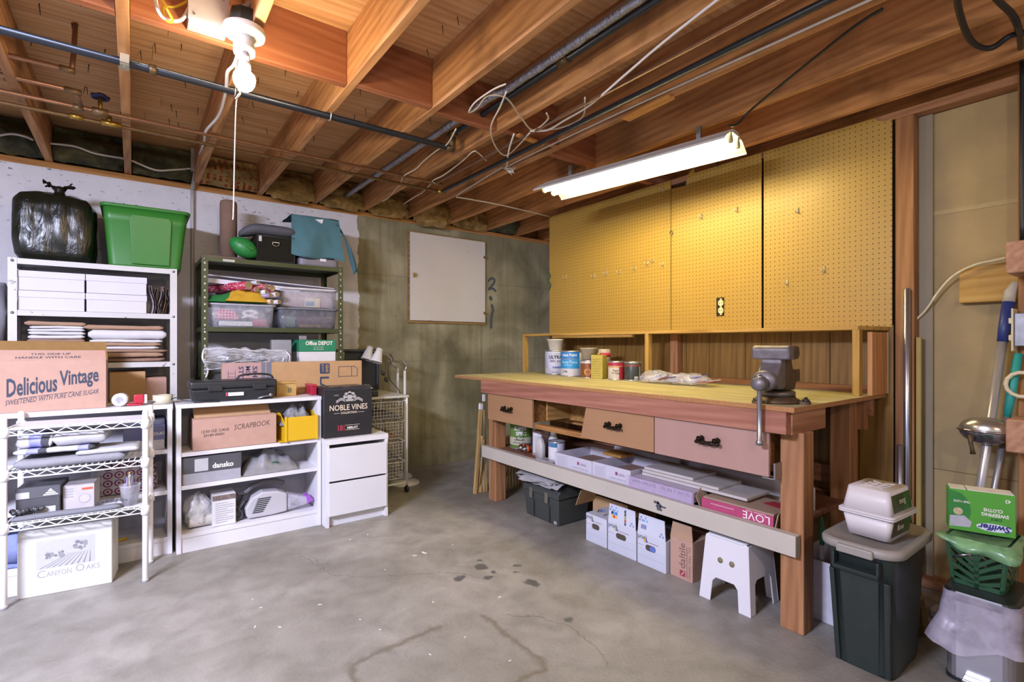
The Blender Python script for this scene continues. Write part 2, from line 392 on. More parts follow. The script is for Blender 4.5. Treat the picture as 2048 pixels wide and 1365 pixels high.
# white hatch in the wall
x0, x1, z0, z1 = fy(820, 969, 464, 641, 4.235)
hat = obj('door_1', MB().box(x0-.012, x1+.02, 4.243, 4.262, z0-.022, z1+.015), WOOD('5a4020','8a6a3a','a98850','X'), None); tag(hat, kind='structure')
t = NT('hatch_paint'); v = t.coord(False); m_ = t.ramp(t.noise(v, 22, 6, 0.5), [(0.68, (0,0,0)), (0.74, (1,1,1))])
obj('hatch_panel', MB().box(x0, x1, 4.222, 4.243, z0, z1), t.fin(t.mix(m_, t.mix(t.noise(v, 2, 3), 'bdb9b0', 'cfcac2'), '9a8a70'), 0.5), hat, 0.002)
lk = MB(); c = P(829, 551, Y=4.222); lk.box(c.x-.016, c.x+.016, 4.214, 4.222, c.z-.02, c.z+.022); lk.cyl((c.x, 4.195, c.z+.004), (c.x, 4.214, c.z+.004), 0.008); lk.tube([(c.x-.012,4.197,c.z-.004),(c.x+.012,4.197,c.z+.012)], 0.004)
obj('latch', lk, M('b8a67e', 0.3, 0.8), hat)
hc = MB(); hc.box(x1-.02, x1+.012, 4.216, 4.224, z1-.165, z1-.14); hc.box(x1-.02, x1+.012, 4.216, 4.224, z0+.08, z0+.105)
obj('hinge', hc, M('7a5a30', 0.6, 0.3), hat)

# --- right wall: studs, top plate, hardboard drywall backing, paneling and pegboards
FIRX = lambda ax: WOOD('7a5238', 'a07454', 'b89070', ax)
wr = obj('wall_right', MB().box(3.056, 3.07, -3.4, 3.42, 0, 2.235), (lambda t, v: t.fin(t.mix(t.noise(v, 3, 6, 0.3), '8f7f5c', 'a8966e'), 0.85, 0, 0.2))(*(lambda t: (t, t.coord(False)))(NT('drywall_back')))); tag(wr, kind='structure')
for za, zb in ((0.02,0.545),(0.548,1.755),(1.759,2.23)):
    obj('drywall_sheet', MB().box(3.049, 3.056, -1.2, 0.79, za, zb), M('a39068', 0.85, 0, 0.1, 8), wr, 0.001)
obj('drywall_tape', MB().box(3.046, 3.0495, -1.2, 0.79, 1.748, 1.768), M('ab9a70', 0.8), wr)
obj('corner_strip', MB().box(3.03, 3.05, 0.735, 0.79, 0.0, 2.23), M('8f8670', 0.8, 0, 0.06, 5), wr, 0.002)
SM = WOOD('6e4a2a', '95683e', 'b08454', 'Z')
for ya in (0.79, 0.400, 1.55, 1.96, 2.37, 2.78, 3.38):
    obj('stud', MB().box(WALLX, 3.053, ya, ya + (0.075 if ya == 0.79 else 0.038), 0.04, 2.232), SM, wr, 0.003, 1)
obj('top_plate', MB().box(WALLX, 3.053, -2.6, 3.42, 2.232, 2.27), FIRX('Y'), wr, 0.003, 1)
obj('bottom_plate', MB().box(WALLX, 3.053, -2.6, 3.42, 0.0, 0.04), FIRX('Y'), wr, 0.003, 1)
PANEL = WOOD('5d431c', '7f5e2a', '95743c', 'Z', 0.5, 40.0, None, 0.05, False)
yy = 3.40; k = 0
for wdt in (0.10,0.135,0.2,0.1,0.135,0.21,0.165,0.2,0.135,0.165,0.24,0.1,0.165,0.2,0.135,0.2):
    ya = max(yy - wdt, 0.868)
    if yy - ya < 0.02: break
    obj('wall_plank', MB().box(WALLX - 0.006, WALLX, ya + 0.0015, yy - 0.0015, 0.04, 1.232), PANEL, wr, 0.0012, 1); yy -= wdt
def pegboard():
    t = NT('pegboard'); v = t.coord(False); sp = t.n('SeparateXYZ', Vector=v)
    def cell(s): return t.math('SUBTRACT', t.math('FRACT', t.math('DIVIDE', s, 0.0254)), 0.5)
    a, b = cell(sp.outputs[1]), cell(sp.outputs[2])
    d = t.math('SQRT', t.math('ADD', t.math('MULTIPLY', a, a), t.math('MULTIPLY', b, b)))
    hole = t.ramp(d, [(0.10, (1,1,1)), (0.125, (0,0,0))])
    col = t.mix(t.noise(v, 2.5, 5, 0.2), 'a4873c', 'b2954a'); col = t.mix(t.noise(v, 160, 3), col, 'a07e3a')
    t.bump(hole, -0.6, 0.004)
    return t.fin(t.mix(hole, col, '2e2008'), 0.42, 0, 0.4)
PB = pegboard(); px_ = WALLX - 0.006
def peg(xl, xr, notch=None):
    ya, yb = P(xr, 400, X=px_).y, P(xl, 400, X=px_).y; za, zb = 1.222, 2.262
    if notch is None: poly = [(ya,za),(yb,za),(yb,zb),(ya,zb)]
    else: poly = notch(ya, yb, za, zb)
    m = MB(); m.prism(poly, lambda u, v_, w_: (w_, u, v_), px_ - 0.006, px_)
    return obj('pegboard_panel', m, PB, wr)
peg(1100, 1342.5)
def nt(ya, yb, za, zb):      # torn corner top left
    c = P(1378, 350, X=px_); e = P(1345, 378, X=px_); g = P(1372, 372, X=px_); h = P(1388, 335, X=px_)
    return [(ya,za),(yb,za),(yb,e.z),(e.y-.02,e.z),(g.y,g.z),(c.y,c.z+.01),(h.y,h.z),(h.y-.01,zb),(ya,zb)]
peg(1344, 1524, nt)
def nr(ya, yb, za, zb): return [(ya,za),(yb,za),(yb,zb),(ya+.07,zb),(ya+.055,zb-.02),(ya+.04,zb-.022),(ya+.03,zb-.03),(ya,zb-.028)]
peg(1528.5, 1785, nr)

# --- ceiling: subfloor boards, joists, blocking, nails
SUB = WOOD('a87c50', 'd0a06c', 'e2be90', 'X', 0.7, 14.0)
ceil = obj('ceiling', MB().box(-4.6, 4.4, -3.4, BACKY + 0.2, JT + 0.02, JT + 0.06), M('5a3d22', 0.9)); tag(ceil, kind='structure')
y = BACKY + 0.15; rnd = random.Random(3)
while y > -3.4:
    wd = 0.14 if y > 2.75 else 1.21
    for xa, xb in ((-4.6, -0.22 + rnd.uniform(-.8,.8)), (None, 1.8 + rnd.uniform(-.5,.5)), (None, 4.4)):
        xs = xa if xa is not None else last
        obj('subfloor_board', MB().box(xs + 0.0006, xb - 0.0006, y - wd + 0.0008, y - 0.0008, JT + rnd.uniform(0, .0012), JT + 0.02), SUB, ceil, 0.0006, 1); last = xb
    y -= wd
JW = WOOD('7c5434', 'bb8858', 'd2a676', 'Y', 0.65, 24.0, '6a4a32')
JR = [-4.08,-3.67,-3.26,-2.85,-2.44,-2.03,-1.62,-1.22,-0.82,-0.404,-0.012,0.375,0.79,1.193,1.592,2.0,2.424,2.85,3.25,3.66,4.07]
for r in JR:
    obj('joist', MB().box(r - 0.038, r, -3.4, BACKY + 0.12, JB, JT), JW, ceil, 0.003, 1)
BK = WOOD('7c4a2c', '9a6040', 'ad7856', 'X', 0.65, 24.0)
for i in range(8, len(JR) - 2):
    yb = 2.19 + (0.03 if i % 2 else 0)
    if JR[i+1] < 0.2: yb = 2.2
    if JR[i+1] > 2.3: yb = 2.3
    obj('blocking', MB().box(JR[i] + 0.001, JR[i+1] - 0.039, yb, yb + 0.038, JB + 0.002, JT), BK, ceil, 0.002, 1)
sill = obj('trim_1', MB().box(-4.6, 4.4, BACKY + 0.0, BACKY + 0.14, 2.237, 2.277), WOOD('7a5228','a8763e','bd8f56','X'), None, 0.003, 1); tag(sill, kind='structure')
rim = obj('trim_2', MB().box(-4.6, 4.4, BACKY + 0.13, BACKY + 0.17, 2.277, 2.515), WOOD('5a3a1c','7d5228','90683a','X'), None); tag(rim, kind='structure')
nm = MB().cyl((0,0,0), (0,0,-0.042), 0.0022, 0.0012, 5).mesh('nail', M('3a3430', 0.6, 0.5, 0))
for i in range(110):
    x = rnd.uniform(-0.8, 1.55); yv = rnd.uniform(1.2, 3.9); 
    if min(abs(x - r + .019) for r in JR) < .03: continue
    n_ = obj('nail', nm, None, ceil); n_.location = (x, yv, JT + .001); n_.rotation_euler = (rnd.uniform(-.35,.35), rnd.uniform(-.35,.35), 0)
# ================================================================ CEILING FITTINGS
# bare bulb on a pull-chain lampholder
LB = Vector((0.316, 2.02, 2.1))
bl = thing('pull_chain_lamp', 'glowing bare bulb in a white ceiling lampholder with a hanging pull string', 'lamp', (LB.x, LB.y, 2.277))
wpart('mounting_box', MB().prism(rrect(.085, .085, .024, 1, LB.x, LB.y), lambda u, v_, w_: (u, v_, w_), 2.262, 2.32), M('26261f', 0.7), bl)
wpart('lampholder', MB().lathe([(.018,2.170),(.034,2.172),(.036,2.2),(.03,2.215),(.034,2.228),(.066,2.236),(.07,2.25),(.068,2.262)], (LB.x,LB.y,0), 28), M('d8d4cc', 0.4), bl)
wpart('rating_label', MB().box(LB.x-.012, LB.x+.016, LB.y-.057, LB.y-.046, 2.2335, 2.236), M('8a8452', 0.6), bl)
ext = MB().lathe([(.017,2.118),(.021,2.12),(.021,2.14),(.019,2.142),(.019,2.172)], (LB.x,LB.y,0), 20)
ext.box(LB.x-.011, LB.x+.011, LB.y-.026, LB.y-.016, 2.145, 2.168)
wpart('socket_adapter', ext, M('c8c4c6', 0.4), bl)
wpart('outlet_face', MB().lathe([(.0,0),(.011,0),(.011,.004)], (LB.x,LB.y-.03,2.157), 14, (0,1,0)), M('b0acae', 0.5), bl)
bm_ = MB().lathe([(.0, LB.z-.048),(.014,LB.z-.045),(.026,LB.z-.036),(.034,LB.z-.021),(.0365,LB.z-.004),(.034,LB.z+.01),(.026,LB.z+.018),(.0185,LB.z+.024)], (LB.x,LB.y,-.012), 24)
wpart('bulb', bm_, EMIT('bulb_glow', 'ffe2b8', BULB_W / (math.pi * 0.0135)), bl)
st = MB(); a = P(473, 168, Y=LB.y-.035); b = P(466, 440, Y=LB.y-.035)
st.tube([(LB.x-.03, LB.y-.02, 2.14), a, a + Vector((.012,0,-.03)), a + Vector((-.004,-.004,-.055)), a + Vector((.012,0,-.03)), a + Vector((0,0,-.06)), (a+b)/2, b + Vector((.002,0,.05)), b], 0.0022, 5, sub=5)
wpart('pull_string', st, M('d8d2c6', 0.9), bl)
# junction box with its cables
jb = thing('junction_box', 'white metal electrical junction box on the blocking beside the bulb', 'junction box', (0.215, 2.1, 2.277))
wpart('box_body', MB().box(.155, .275, 2.1, 2.188, 2.283, 2.40), M('b9b5bd', 0.45, 0.2), jb, .002)
wpart('cover_plate', MB().box(.152, .278, 2.096, 2.1, 2.28, 2.405), M('cfccd2', 0.45, 0.2), jb, .001)
for q in ((.17,2.3),(.26,2.385),(.26,2.3)): wpart('screw', MB().cyl((q[0],2.094,q[1]), (q[0],2.096,q[1]), .004, n=8), STEEL, jb)
def cable(name, pts, r, mat, label, cat='cable', sub=6, n=6, group=None):
    return solo(name, MB().tube([Vector(p) for p in pts], r, n, sub=sub), mat, label, cat, group=group)
WCAB = M('d6d3cf', 0.5, 0, 0.03); YCAB = M('d8b62a', 0.5); GCAB = M('8b8a90', 0.45); BCAB = M('1c1e22', 0.4)
cable('electric_cable', [P(310,-30,Y=2.12), P(313,10,Y=2.11), P(330,38,Y=2.1), P(362,40,Y=2.12), (0.158,2.13,2.335)], .006, WCAB, 'white cable curling into the white junction box near the bulb')
cable('electric_cable', [P(318,-10,Y=2.1), P(335,20,Y=2.09), P(345,42,Y=2.09), P(332,40,Y=2.1), P(326,14,Y=2.13), P(350,14,Y=2.14), (0.158,2.15,2.37)], .0045, YCAB, 'yellow cable looped beside the white junction box')
cable('electric_cable', [P(512,-25,Y=2.02), P(503,5,Y=2.03), (LB.x-.01,LB.y+.02,2.335), (LB.x-.01,LB.y+.02,2.3)], .011, GCAB, 'thick grey cable dropping into the lampholder box from above')
# surface cable from lampholder down the bulb joist to the small grey box
sb = thing('switch_box', 'small grey metal switch box on the joist above the painted wall', 'junction box', (.345, 4.16, 2.3))
wpart('box_body', MB().box(.318, .366, 4.13, 4.2, 2.34, 2.49), M('8f9092', 0.4, 0.5), sb, .003)
wpart('cover_plate', MB().box(.315, .369, 4.126, 4.13, 2.335, 2.495), M('a0a1a3', 0.4, 0.5), sb, .001)
cable('electric_cable', [(LB.x+.01,LB.y+.06,2.3), P(470,125,Z=2.275), P(455,145,Z=2.27), P(452,180,Z=2.265), P(438,230,Z=2.262), P(412,262,Z=2.27), P(408,285,Z=2.285), P(398,312,Z=2.38)], .007, WCAB, 'white cable stapled along the joist from the bulb to the grey box')
solo('conduit_pipe', MB().tube([(.345,4.165,2.345),(.34,4.18,2.30),(.335,4.235,2.24),(.335,4.245,2.15),(.335,4.245,.9)], .013, 8, sub=4), M('a19c9a', 0.5, 0.2), 'grey conduit running down the painted wall from the small grey box', 'pipe')
cable('electric_cable', [P(-20,275,Y=4.1), P(20,268,Y=4.1), P(50,273,Y=4.1), P(66,280,Y=4.12)], .006, WCAB, 'white cable arching in the leftmost joist bay', sub=6)
cable('electric_cable', [P(100,287,Y=4.1), P(150,293,Y=4.1), P(190,307,Y=4.1), P(246,317,Y=4.1), P(262,321,Y=4.1), P(310,340,Y=4.1), P(345,340,Y=4.12), P(384,337,Y=4.14)], .006, WCAB, 'white cable sagging through the joist bays into the grey box')
# pipes
COPPER = M('a07a62', 0.4, 0.7, 0.12, 20); COPD = M('7d6444', 0.45, 0.6, 0.2, 25); BRASS = M('a08038', 0.35, 0.8, 0.15, 30); PBLACK = M('33373f', 0.35, 0.6, 0.12, 40)
def pipe(name, pts, r, mat, label, fits=(), fmat=None, n=10):
    root = thing(name, label, 'pipe', pts[0]); wpart('tube', MB().tube(pts, r, n), mat, root)
    for i, (p, q, k) in enumerate(fits): wpart('fitting', MB().cyl(p, q, r*k, n=12), fmat or mat, root)
    return root
V = Vector
pg = pipe('gas_pipe', [V((-4.4,2.54,2.26)), V((1.457,2.54,2.26)), V((1.46,2.535,2.265)), V((1.46,2.53,2.33)), V((1.46,2.51,2.338)), V((1.46,-3.2,2.338))], .0155, PBLACK, 'black iron gas pipe crossing under the joists past the bulb',
     [((1.425,2.54,2.26),(1.475,2.54,2.26),1.3),((1.46,2.532,2.25),(1.46,2.532,2.35),1.3),((1.46,2.56,2.338),(1.46,2.49,2.338),1.3),((1.46,1.62,2.338),(1.46,1.56,2.338),1.35),((.05,2.54,2.26),(.075,2.54,2.26),1.35)], M('5c4a30', 0.45, 0.5))
for x in (-0.03, .36, .775):
    m = MB().tube([(x-.001,2.52,2.28),(x,2.518,2.262),(x,2.528,2.244),(x,2.54,2.2415),(x,2.552,2.244),(x,2.562,2.262),(x,2.56,2.28)], .0035, 5)
    if x == -.03: m.box(x-.014,x+.016,2.515,2.57,2.2415,2.2435); m.box(x-.014,x+.016,2.50,2.5125,2.244,2.3)
    wpart('strap', m, M('b9b4a4', 0.4, 0.6), pg)
pc1 = pipe('copper_pipe', [V((-4.4,3.16,2.262)), V((1.70,3.155,2.262))], .0095, COPPER, 'bright copper water pipe under the joists, nearer to the bulb of the pair',
     [((-.23,3.16,2.262),(-.19,3.16,2.262),1.45),((-.16,3.16,2.262),(-.1,3.16,2.262),1.9),((1.66,3.156,2.262),(1.73,3.155,2.262),1.4)], COPD)
hv = MB().cyl((-.13,3.16,2.262),(-.13,3.16,2.33),.009, n=8); wpart('valve_stem', hv, BRASS, pc1)
wh = MB().tube([(-.13+.032*math.cos(a*math.pi/6),3.16+.032*math.sin(a*math.pi/6),2.335+.004*math.cos(a*2)) for a in range(12)], .007, 6, closed=True); wh.cyl((-.16,3.16,2.335),(-.1,3.16,2.335),.005, n=6); wh.cyl((-.13,3.13,2.335),(-.13,3.19,2.335),.005, n=6)
wpart('valve_wheel', wh, M('27305a', 0.5), pc1)
pc2 = pipe('copper_pipe', [V((-4.4,3.262,2.25)), V((1.80,3.28,2.25))], .0095, COPD, 'dull copper water pipe under the joists, nearer to the wall of the pair',
     [((-.25,3.262,2.25),(-.2,3.262,2.25),1.45),((-.13,3.262,2.25),(-.05,3.262,2.25),1.6),((1.77,3.28,2.25),(1.83,3.28,2.25),1.5)], BRASS)
wpart('drain_valve', MB().cyl((-.1,3.262,2.25),(-.1,3.262,2.295),.012, n=8).cyl((-.1,3.262,2.295),(-.1,3.262,2.305),.018, n=8), BRASS, pc2)
pipe('copper_pipe', [V((-4.4,2.845,2.3)), V((-.225,2.843,2.3)), V((-.21,2.843,2.31)), V((-.205,2.85,2.38)), V((-.2,2.86,2.515))], .0095, COPPER, 'copper pipe at the upper left that elbows up into the floor boards', [((-.25,2.843,2.3),(-.2,2.843,2.3),1.4)], COPD)
pipe('copper_pipe', [V((-4.4,3.02,2.285)), V((-.225,3.027,2.285)), V((-.208,3.04,2.28)), V((-.2,3.14,2.262))], .0095, COPPER, 'copper pipe at the left that bends down to the valve', [((-.25,3.027,2.285),(-.19,3.03,2.283),1.4)], COPD)
pipe('copper_pipe', [V((1.69,3.15,2.262)), V((1.692,-3.2,2.262))], .0095, COPPER, 'long copper pipe running away under the joists beside the black pipe')
pipe('iron_pipe', [V((1.8,3.26,2.25)), V((1.792,-3.2,2.25))], .0135, PBLACK, 'long black pipe running away beside the copper pipe towards the camera')
# foil-wrapped pipe with crinkles
fm = NT('foil'); v = fm.coord(False); f = fm.noise(fm.mapv(v, (30, 60, 30)), 1, 6, 1.0); fm.bump(f, 0.9, 0.01); FOIL = fm.fin(fm.mix(f, '8a93a8', 'd4d9e6'), 0.28, 0.9)
fo = MB(); rnd = random.Random(9); pts = []; rr = []
n_ = 230
for i in range(n_ + 1):
    yv = 4.2 - 7.2*i/n_; pts.append(V((1.392 + (.03 if yv < 2 else .03*(4.2-yv)/2.2*.4), yv, 2.352))); rr.append(.021 + rnd.uniform(-.003,.002))
fo.tube(pts, rr, 12)
rt = thing('foil_pipe', 'silver foil-wrapped pipe running between the joists', 'pipe', (1.392,4.2,2.352)); wpart('foil_wrap', fo, FOIL, rt)
wpart('tube', MB().tube([(1.392,4.215,2.352),(1.40,4.215,2.345),(1.6,4.21,2.34)], .015, 8), GCAB, rt)
# telephone and aerial wires
TW = M('c9bfae', 0.6, 0, 0.05)
def wires(label, px, Z, r=.0042, mat=TW, sub=6): cable('loose_wire', [P(a, b, Z=(c if c else Z)) for a, b, c in [(q + (None,))[:3] for q in px]], r, mat, label, 'wire', sub)
wires('thin tan wire looping over the foil pipe in the middle bay', [(1012,168),(985,180),(950,205),(938,225),(955,215),(975,192),(1012,196),(1040,232),(1065,260),(1095,240),(1093,226)], 2.262)
wires('tan wire hanging in a long loop below the joists', [(1013,183),(1000,215),(983,250),(985,280),(1000,305),(1015,310),(1036,292),(1060,265)], 2.255)
wires('white wire running down from the tangle to the wall', [(912,258),(895,288),(875,300),(850,320),(832,338),(808,352),(800,370),(790,380),(778,395),(765,403)], 2.262)
wires('white wire dangling from the joist edge past the copper pipes', [(973,322),(955,305),(945,304),(925,322),(888,350),(868,360),(858,372),(845,385),(828,395),(808,408)], 2.262)
wires('white wire crossing the bays up to the top edge', [(1060,262),(1095,260),(1130,240),(1180,210),(1250,150),(1330,82),(1460,-20),(1600,-130),(1750,-250)], 2.258, .0055, WCAB)
wires('grey wire sagging beside the white crossing wire', [(1068,260),(1110,258),(1150,245),(1168,228),(1170,195)], 2.262)
wires('white wire hanging to the knot below the joists', [(1028,268),(1018,300),(1014,328),(1010,338)], 2.252, .005, WCAB)
wires('white cable stapled along the joist to the pegboard corner', [(1800,-28),(1560,81),(1400,152),(1220,234),(1070,305),(1010,335),(1000,337),(950,368),(913,392),(930,397),(1000,410),(1098,433)], 2.262, .005, WCAB, 3)
kn = MB(); rnd = random.Random(2)
for i in range(7):
    c = P(1022, 340, Z=2.25); kn.tube([c + V((rnd.uniform(-.03,.03), rnd.uniform(-.03,.03), rnd.uniform(-.02,.02))) for k in range(4)], .004, 5, sub=4)
solo('wire_knot', kn, WCAB, 'small white knot of wire ends hanging below the joists', 'wire')
# scrap boards nailed flat under the joists
for lab, a, b, wd in (('short pale scrap board nailed under the joist near the fluorescent fixture',(1250,236),(1340,190),.06), ('short scrap board nailed under the joists beside the copper pipe',(1036,268),(1085,287),.03), ):
    p, q = P(*a, Z=2.27), P(*b, Z=2.27); d = (q-p).normalized(); s_ = d.cross(UZ)*wd/2
    solo('scrap_board', MB().hexa([p-s_+V((0,0,-.012)),q-s_+V((0,0,-.012)),q+s_+V((0,0,-.012)),p+s_+V((0,0,-.012))][::-1], [p-s_,q-s_,q+s_,p+s_][::-1]), WOOD('a06c34','c99352','dcae70','Y'), lab, 'board')
# --- fluorescent fixture hung under the joists
A_, B_ = V((2.216,2.526,0)), V((2.406,1.403,0)); ctr = (A_+B_)/2; ang = math.atan2(B_.y-A_.y, B_.x-A_.x); L = 1.22
ff = thing('fluorescent_fixture', 'white two-tube fluorescent fixture glowing above the workbench', 'lamp', (ctr.x, ctr.y, 2.12), ang)
SHEETW = M('b9b9b4', 0.4, 0, 0.04, 10); h = .0
obj('housing', MB().prism([(-.035,.065),(.035,.065),(.05,.05),(.05,.045),(-.05,.045),(-.05,.05)][::-1], lambda u, v_, w_: (w_, u, v_ + .02), -L/2, L/2), SHEETW, ff, .002)
rf = MB()
for s_ in (-1, 1):
    prof = [(.05*s_,.066),(.085*s_,.058),(.145*s_,.017),(.147*s_,.006),(.1435*s_,.006),(.1415*s_,.0155),(.083*s_,.055),(.05*s_,.063)]
    rf.prism(prof if s_ > 0 else prof[::-1], lambda u, v_, w_: (w_, u, v_), -L/2, L/2)
obj('reflector', rf, SHEETW, ff)
TG = EMIT('tube_glow', 'ffe9a2', TUBE_W / (math.pi * 2 * math.pi * 2 * .0165 * 1.16))
for s_ in (-1, 1): obj('fluorescent_tube', MB().cyl((-L/2+.03,.048*s_,.032), (L/2-.03,.048*s_,.032), .0165, n=14), TG, ff)
SOCK = M('cfcfa8', 0.4)
for e in (-1, 1):
    for s_ in (-1, 1):
        m = MB().lathe([(.0,0),(.021,0),(.021,.012),(.012,.014)], (e*(L/2-.004),.048*s_,.032), 16, (-e,0,0)); m.box(e*(L/2-.012)-.006, e*(L/2-.012)+.006, .048*s_-.012, .048*s_+.012, .032, .066)
        obj('tube_socket', m, SOCK, ff)
for e in (-.42, .42): obj('hanger_strap', MB().box(e-.012, e+.012, -.01, .01, .085, .16), M('8a8a86', 0.4, 0.6), ff)
cable('black_cable', [P(1458,252,Z=2.18), P(1475,248,Z=2.2), P(1500,222,Z=2.255), P(1560,172,Z=2.27), P(1700,60,Z=2.275), P(1765,18,Z=2.275)], .006, BCAB, 'black power cord running from the fluorescent fixture up across the joists')
cable('black_cable', [P(1905,-70,Z=2.272), P(1912,-30,Z=2.264), P(1918,20,Z=2.255), P(1935,70,Z=2.235), P(1955,92,Z=2.225), P(1985,95,Z=2.225), P(2020,72,Z=2.235), P(2060,62,Z=2.25), P(2090,52,Z=2.265)], .010, BCAB, 'thick black cable looping down in the top right corner')
cable('black_cable', [P(1930,-75,Z=2.268), P(1970,-30,Z=2.262), P(2000,5,Z=2.258), P(2025,30,Z=2.25), P(2038,62,Z=2.235), P(2043,110,X=2.93), P(2045,150,X=2.955), P(2045,230,X=2.957), P(2045,480,X=2.957)], .010, BCAB, 'thick black cable descending along the right edge post')
# --- kraft-faced insulation batts stuffed above the wall
kr = NT('kraft_paper'); v = kr.coord(); f = kr.noise(v, 12, 5, .6); kr.bump(f, 0.8, .02); KRAFT = kr.fin(kr.ramp(f, [(.3,'5d4a22'),(.55,'8f7440'),(.75,'a98f5c')]), .8)
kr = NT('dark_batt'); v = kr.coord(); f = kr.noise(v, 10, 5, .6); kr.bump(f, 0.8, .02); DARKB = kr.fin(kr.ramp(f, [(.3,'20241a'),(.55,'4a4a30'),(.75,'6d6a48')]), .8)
kr = NT('printed_kraft'); v = kr.coord(); f = kr.noise(v, 12, 5, .6); kr.bump(f, 0.8, .02); kv = kr.n('SeparateXYZ', Vector=v)
rows = kr.math('GREATER_THAN', kr.math('FRACT', kr.math('MULTIPLY', kv.outputs[0], 26)), .55); dash = kr.math('GREATER_THAN', kr.noise(kr.mapv(v, (6,30,60)), 1, 3), .52)
PRINTK = kr.fin(kr.mix(kr.math('MULTIPLY', rows, dash), kr.ramp(f, [(.3,'6d5830'),(.6,'a08858')]), '8a2e20'), .8)
nameb = ['leftmost visible bay','bay left of the grey box','bay over the scratching post','bay beside the conduit','bay above the towel','bay over the paint edge','bay above the white hatch','bay right of the white hatch','bay in the dark corner']
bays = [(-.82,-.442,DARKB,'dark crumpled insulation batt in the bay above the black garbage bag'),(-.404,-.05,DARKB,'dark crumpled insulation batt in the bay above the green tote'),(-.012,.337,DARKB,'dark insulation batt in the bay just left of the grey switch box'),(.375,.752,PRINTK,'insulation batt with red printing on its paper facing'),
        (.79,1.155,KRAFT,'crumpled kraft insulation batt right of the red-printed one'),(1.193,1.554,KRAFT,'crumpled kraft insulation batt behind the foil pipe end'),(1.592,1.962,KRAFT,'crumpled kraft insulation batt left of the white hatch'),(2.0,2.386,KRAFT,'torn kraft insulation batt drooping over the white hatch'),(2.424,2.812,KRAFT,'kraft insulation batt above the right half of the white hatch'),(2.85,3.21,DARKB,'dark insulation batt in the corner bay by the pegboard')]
for i, (xa, xb, mt, lab) in enumerate(bays):
    sag = .035 if mt is KRAFT and i > 3 else 0.0
    if i == 7: sag = .07
    def srf(u, v_, i=i, xa=xa, xb=xb, sag=sag):
        x = xa + .006 + (xb-xa-.012)*u; z = 2.282 - sag*(1 if .1 < u < .9 else .4)*(v_ < .25) + v_*.215
        nz = noise.noise(V((x*6, v_*3, i*3.1)))*.04 + noise.noise(V((x*17, v_*9, i)))*.02
        y_ = 4.245 - .11*math.sin(math.pi*min(1, v_*1.15))*(.6+.4*math.sin(math.pi*u)) + nz - (.055 if sag and v_ < .25 else 0)
        return (x, min(y_, 4.33), z + nz*.4*(v_ > .05) + .01*noise.noise(V((x*21, 0, i))))
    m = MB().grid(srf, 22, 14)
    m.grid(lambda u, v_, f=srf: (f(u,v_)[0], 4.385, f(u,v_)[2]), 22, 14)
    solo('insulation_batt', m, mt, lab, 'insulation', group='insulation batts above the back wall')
# ================================================================ WORKBENCH
FIR = WOOD('7d5238', 'a07052', 'b68a6a', 'Y'); FIRX_ = WOOD('7d5238', 'a07052', 'b68a6a', 'X'); FIRZ = WOOD('744e30', '9a6c48', 'b0845c', 'Z')
BT = .897
bench = thing('workbench', 'long fir workbench with plywood top, drawers and a lower shelf under the pegboard', 'workbench', (2.4, 2.1, 0))
tp = NT('bench_plywood'); v = tp.coord(False); g = tp.noise(tp.mapv(v, (14,1.2,1)), 1, 5, .5); s2 = tp.noise(v, 3.2, 6, .8)
c_ = tp.ramp(g, [(.25,'94875a'),(.5,'b3a878'),(.75,'c8c099')]); c_ = tp.mix(tp.ramp(s2, [(.52,(0,0,0)),(.7,(.6,.6,.6))]), c_, '6a6248'); c_ = tp.mix(tp.ramp(tp.noise(v, 11, 4), [(.6,(0,0,0)),(.72,(.7,.7,.7))]), c_, 'd6d0a8')
BTM = tp.fin(c_, .6)
CHIP = M('a47448', .9, 0, .25, 140, .6)
m = MB(); rnd = random.Random(4)
def bench_outline():
    pts = [(2.955,.9),(2.955,3.43)]
    n = 40
    for i in range(n+1): pts.append((2.0 + (rnd.uniform(-.006,.006) if 0 < i < n else 0), 3.43 - (3.43-.9)*i/n))
    return pts
o_ = bench_outline(); m.prism(o_, lambda u, v_, w_: (u, v_, w_), BT-.019, BT)
for i, f in enumerate(m.f): m.m[i] = 0 if i == 1 else 1
wpart('bench_top', m, [BTM, CHIP], bench)
wpart('front_apron', MB().box(2.0, 2.04, .93, 3.06, .79, BT-.02), WOOD('7a4c3a', '9a6652', 'b07e68', 'Y'), bench, .003)
wpart('end_board', MB().box(2.04, 2.34, .925, .965, .785, BT-.02), FIRX_, bench, .003)
wpart('rear_apron', MB().box(2.86, 2.9, .93, 3.06, .79, BT-.02), FIR, bench, .003)
for x0, ya in ((2.09,.905),(2.09,3.0),(2.75,.98),(2.75,2.95)):
    wpart('leg', MB().box(x0, x0+.09, ya, ya+.09, 0, .79 if x0 < 2.5 else BT-.02), FIRZ, bench, .004)
wpart('corner_block', MB().box(2.18, 2.255, .955, .995, .67, .79), FIRZ, bench, .003)
wpart('rear_brace', MB().box(2.84, 2.88, .95, .99, .72, BT-.02), FIRZ, bench, .003)
rp = NT('painted_rail'); v = rp.coord(); n1 = rp.noise(v, 18, 5, .4); wornm = rp.ramp(n1, [(.66,(0,0,0)),(.72,(1,1,1))]); RAILP = rp.fin(rp.mix(rp.math('MULTIPLY', wornm, .6), rp.mix(rp.noise(v, 4, 4), 'a9a194', 'bdb6aa'), '8a7a60'), .6)
wpart('front_rail', MB().box(2.045, 2.085, .915, 3.115, .312, .395), RAILP, bench, .003)
wpart('rear_rail', MB().box(2.84, 2.88, .98, 3.04, .312, .39), FIR, bench, .003)
m = MB()
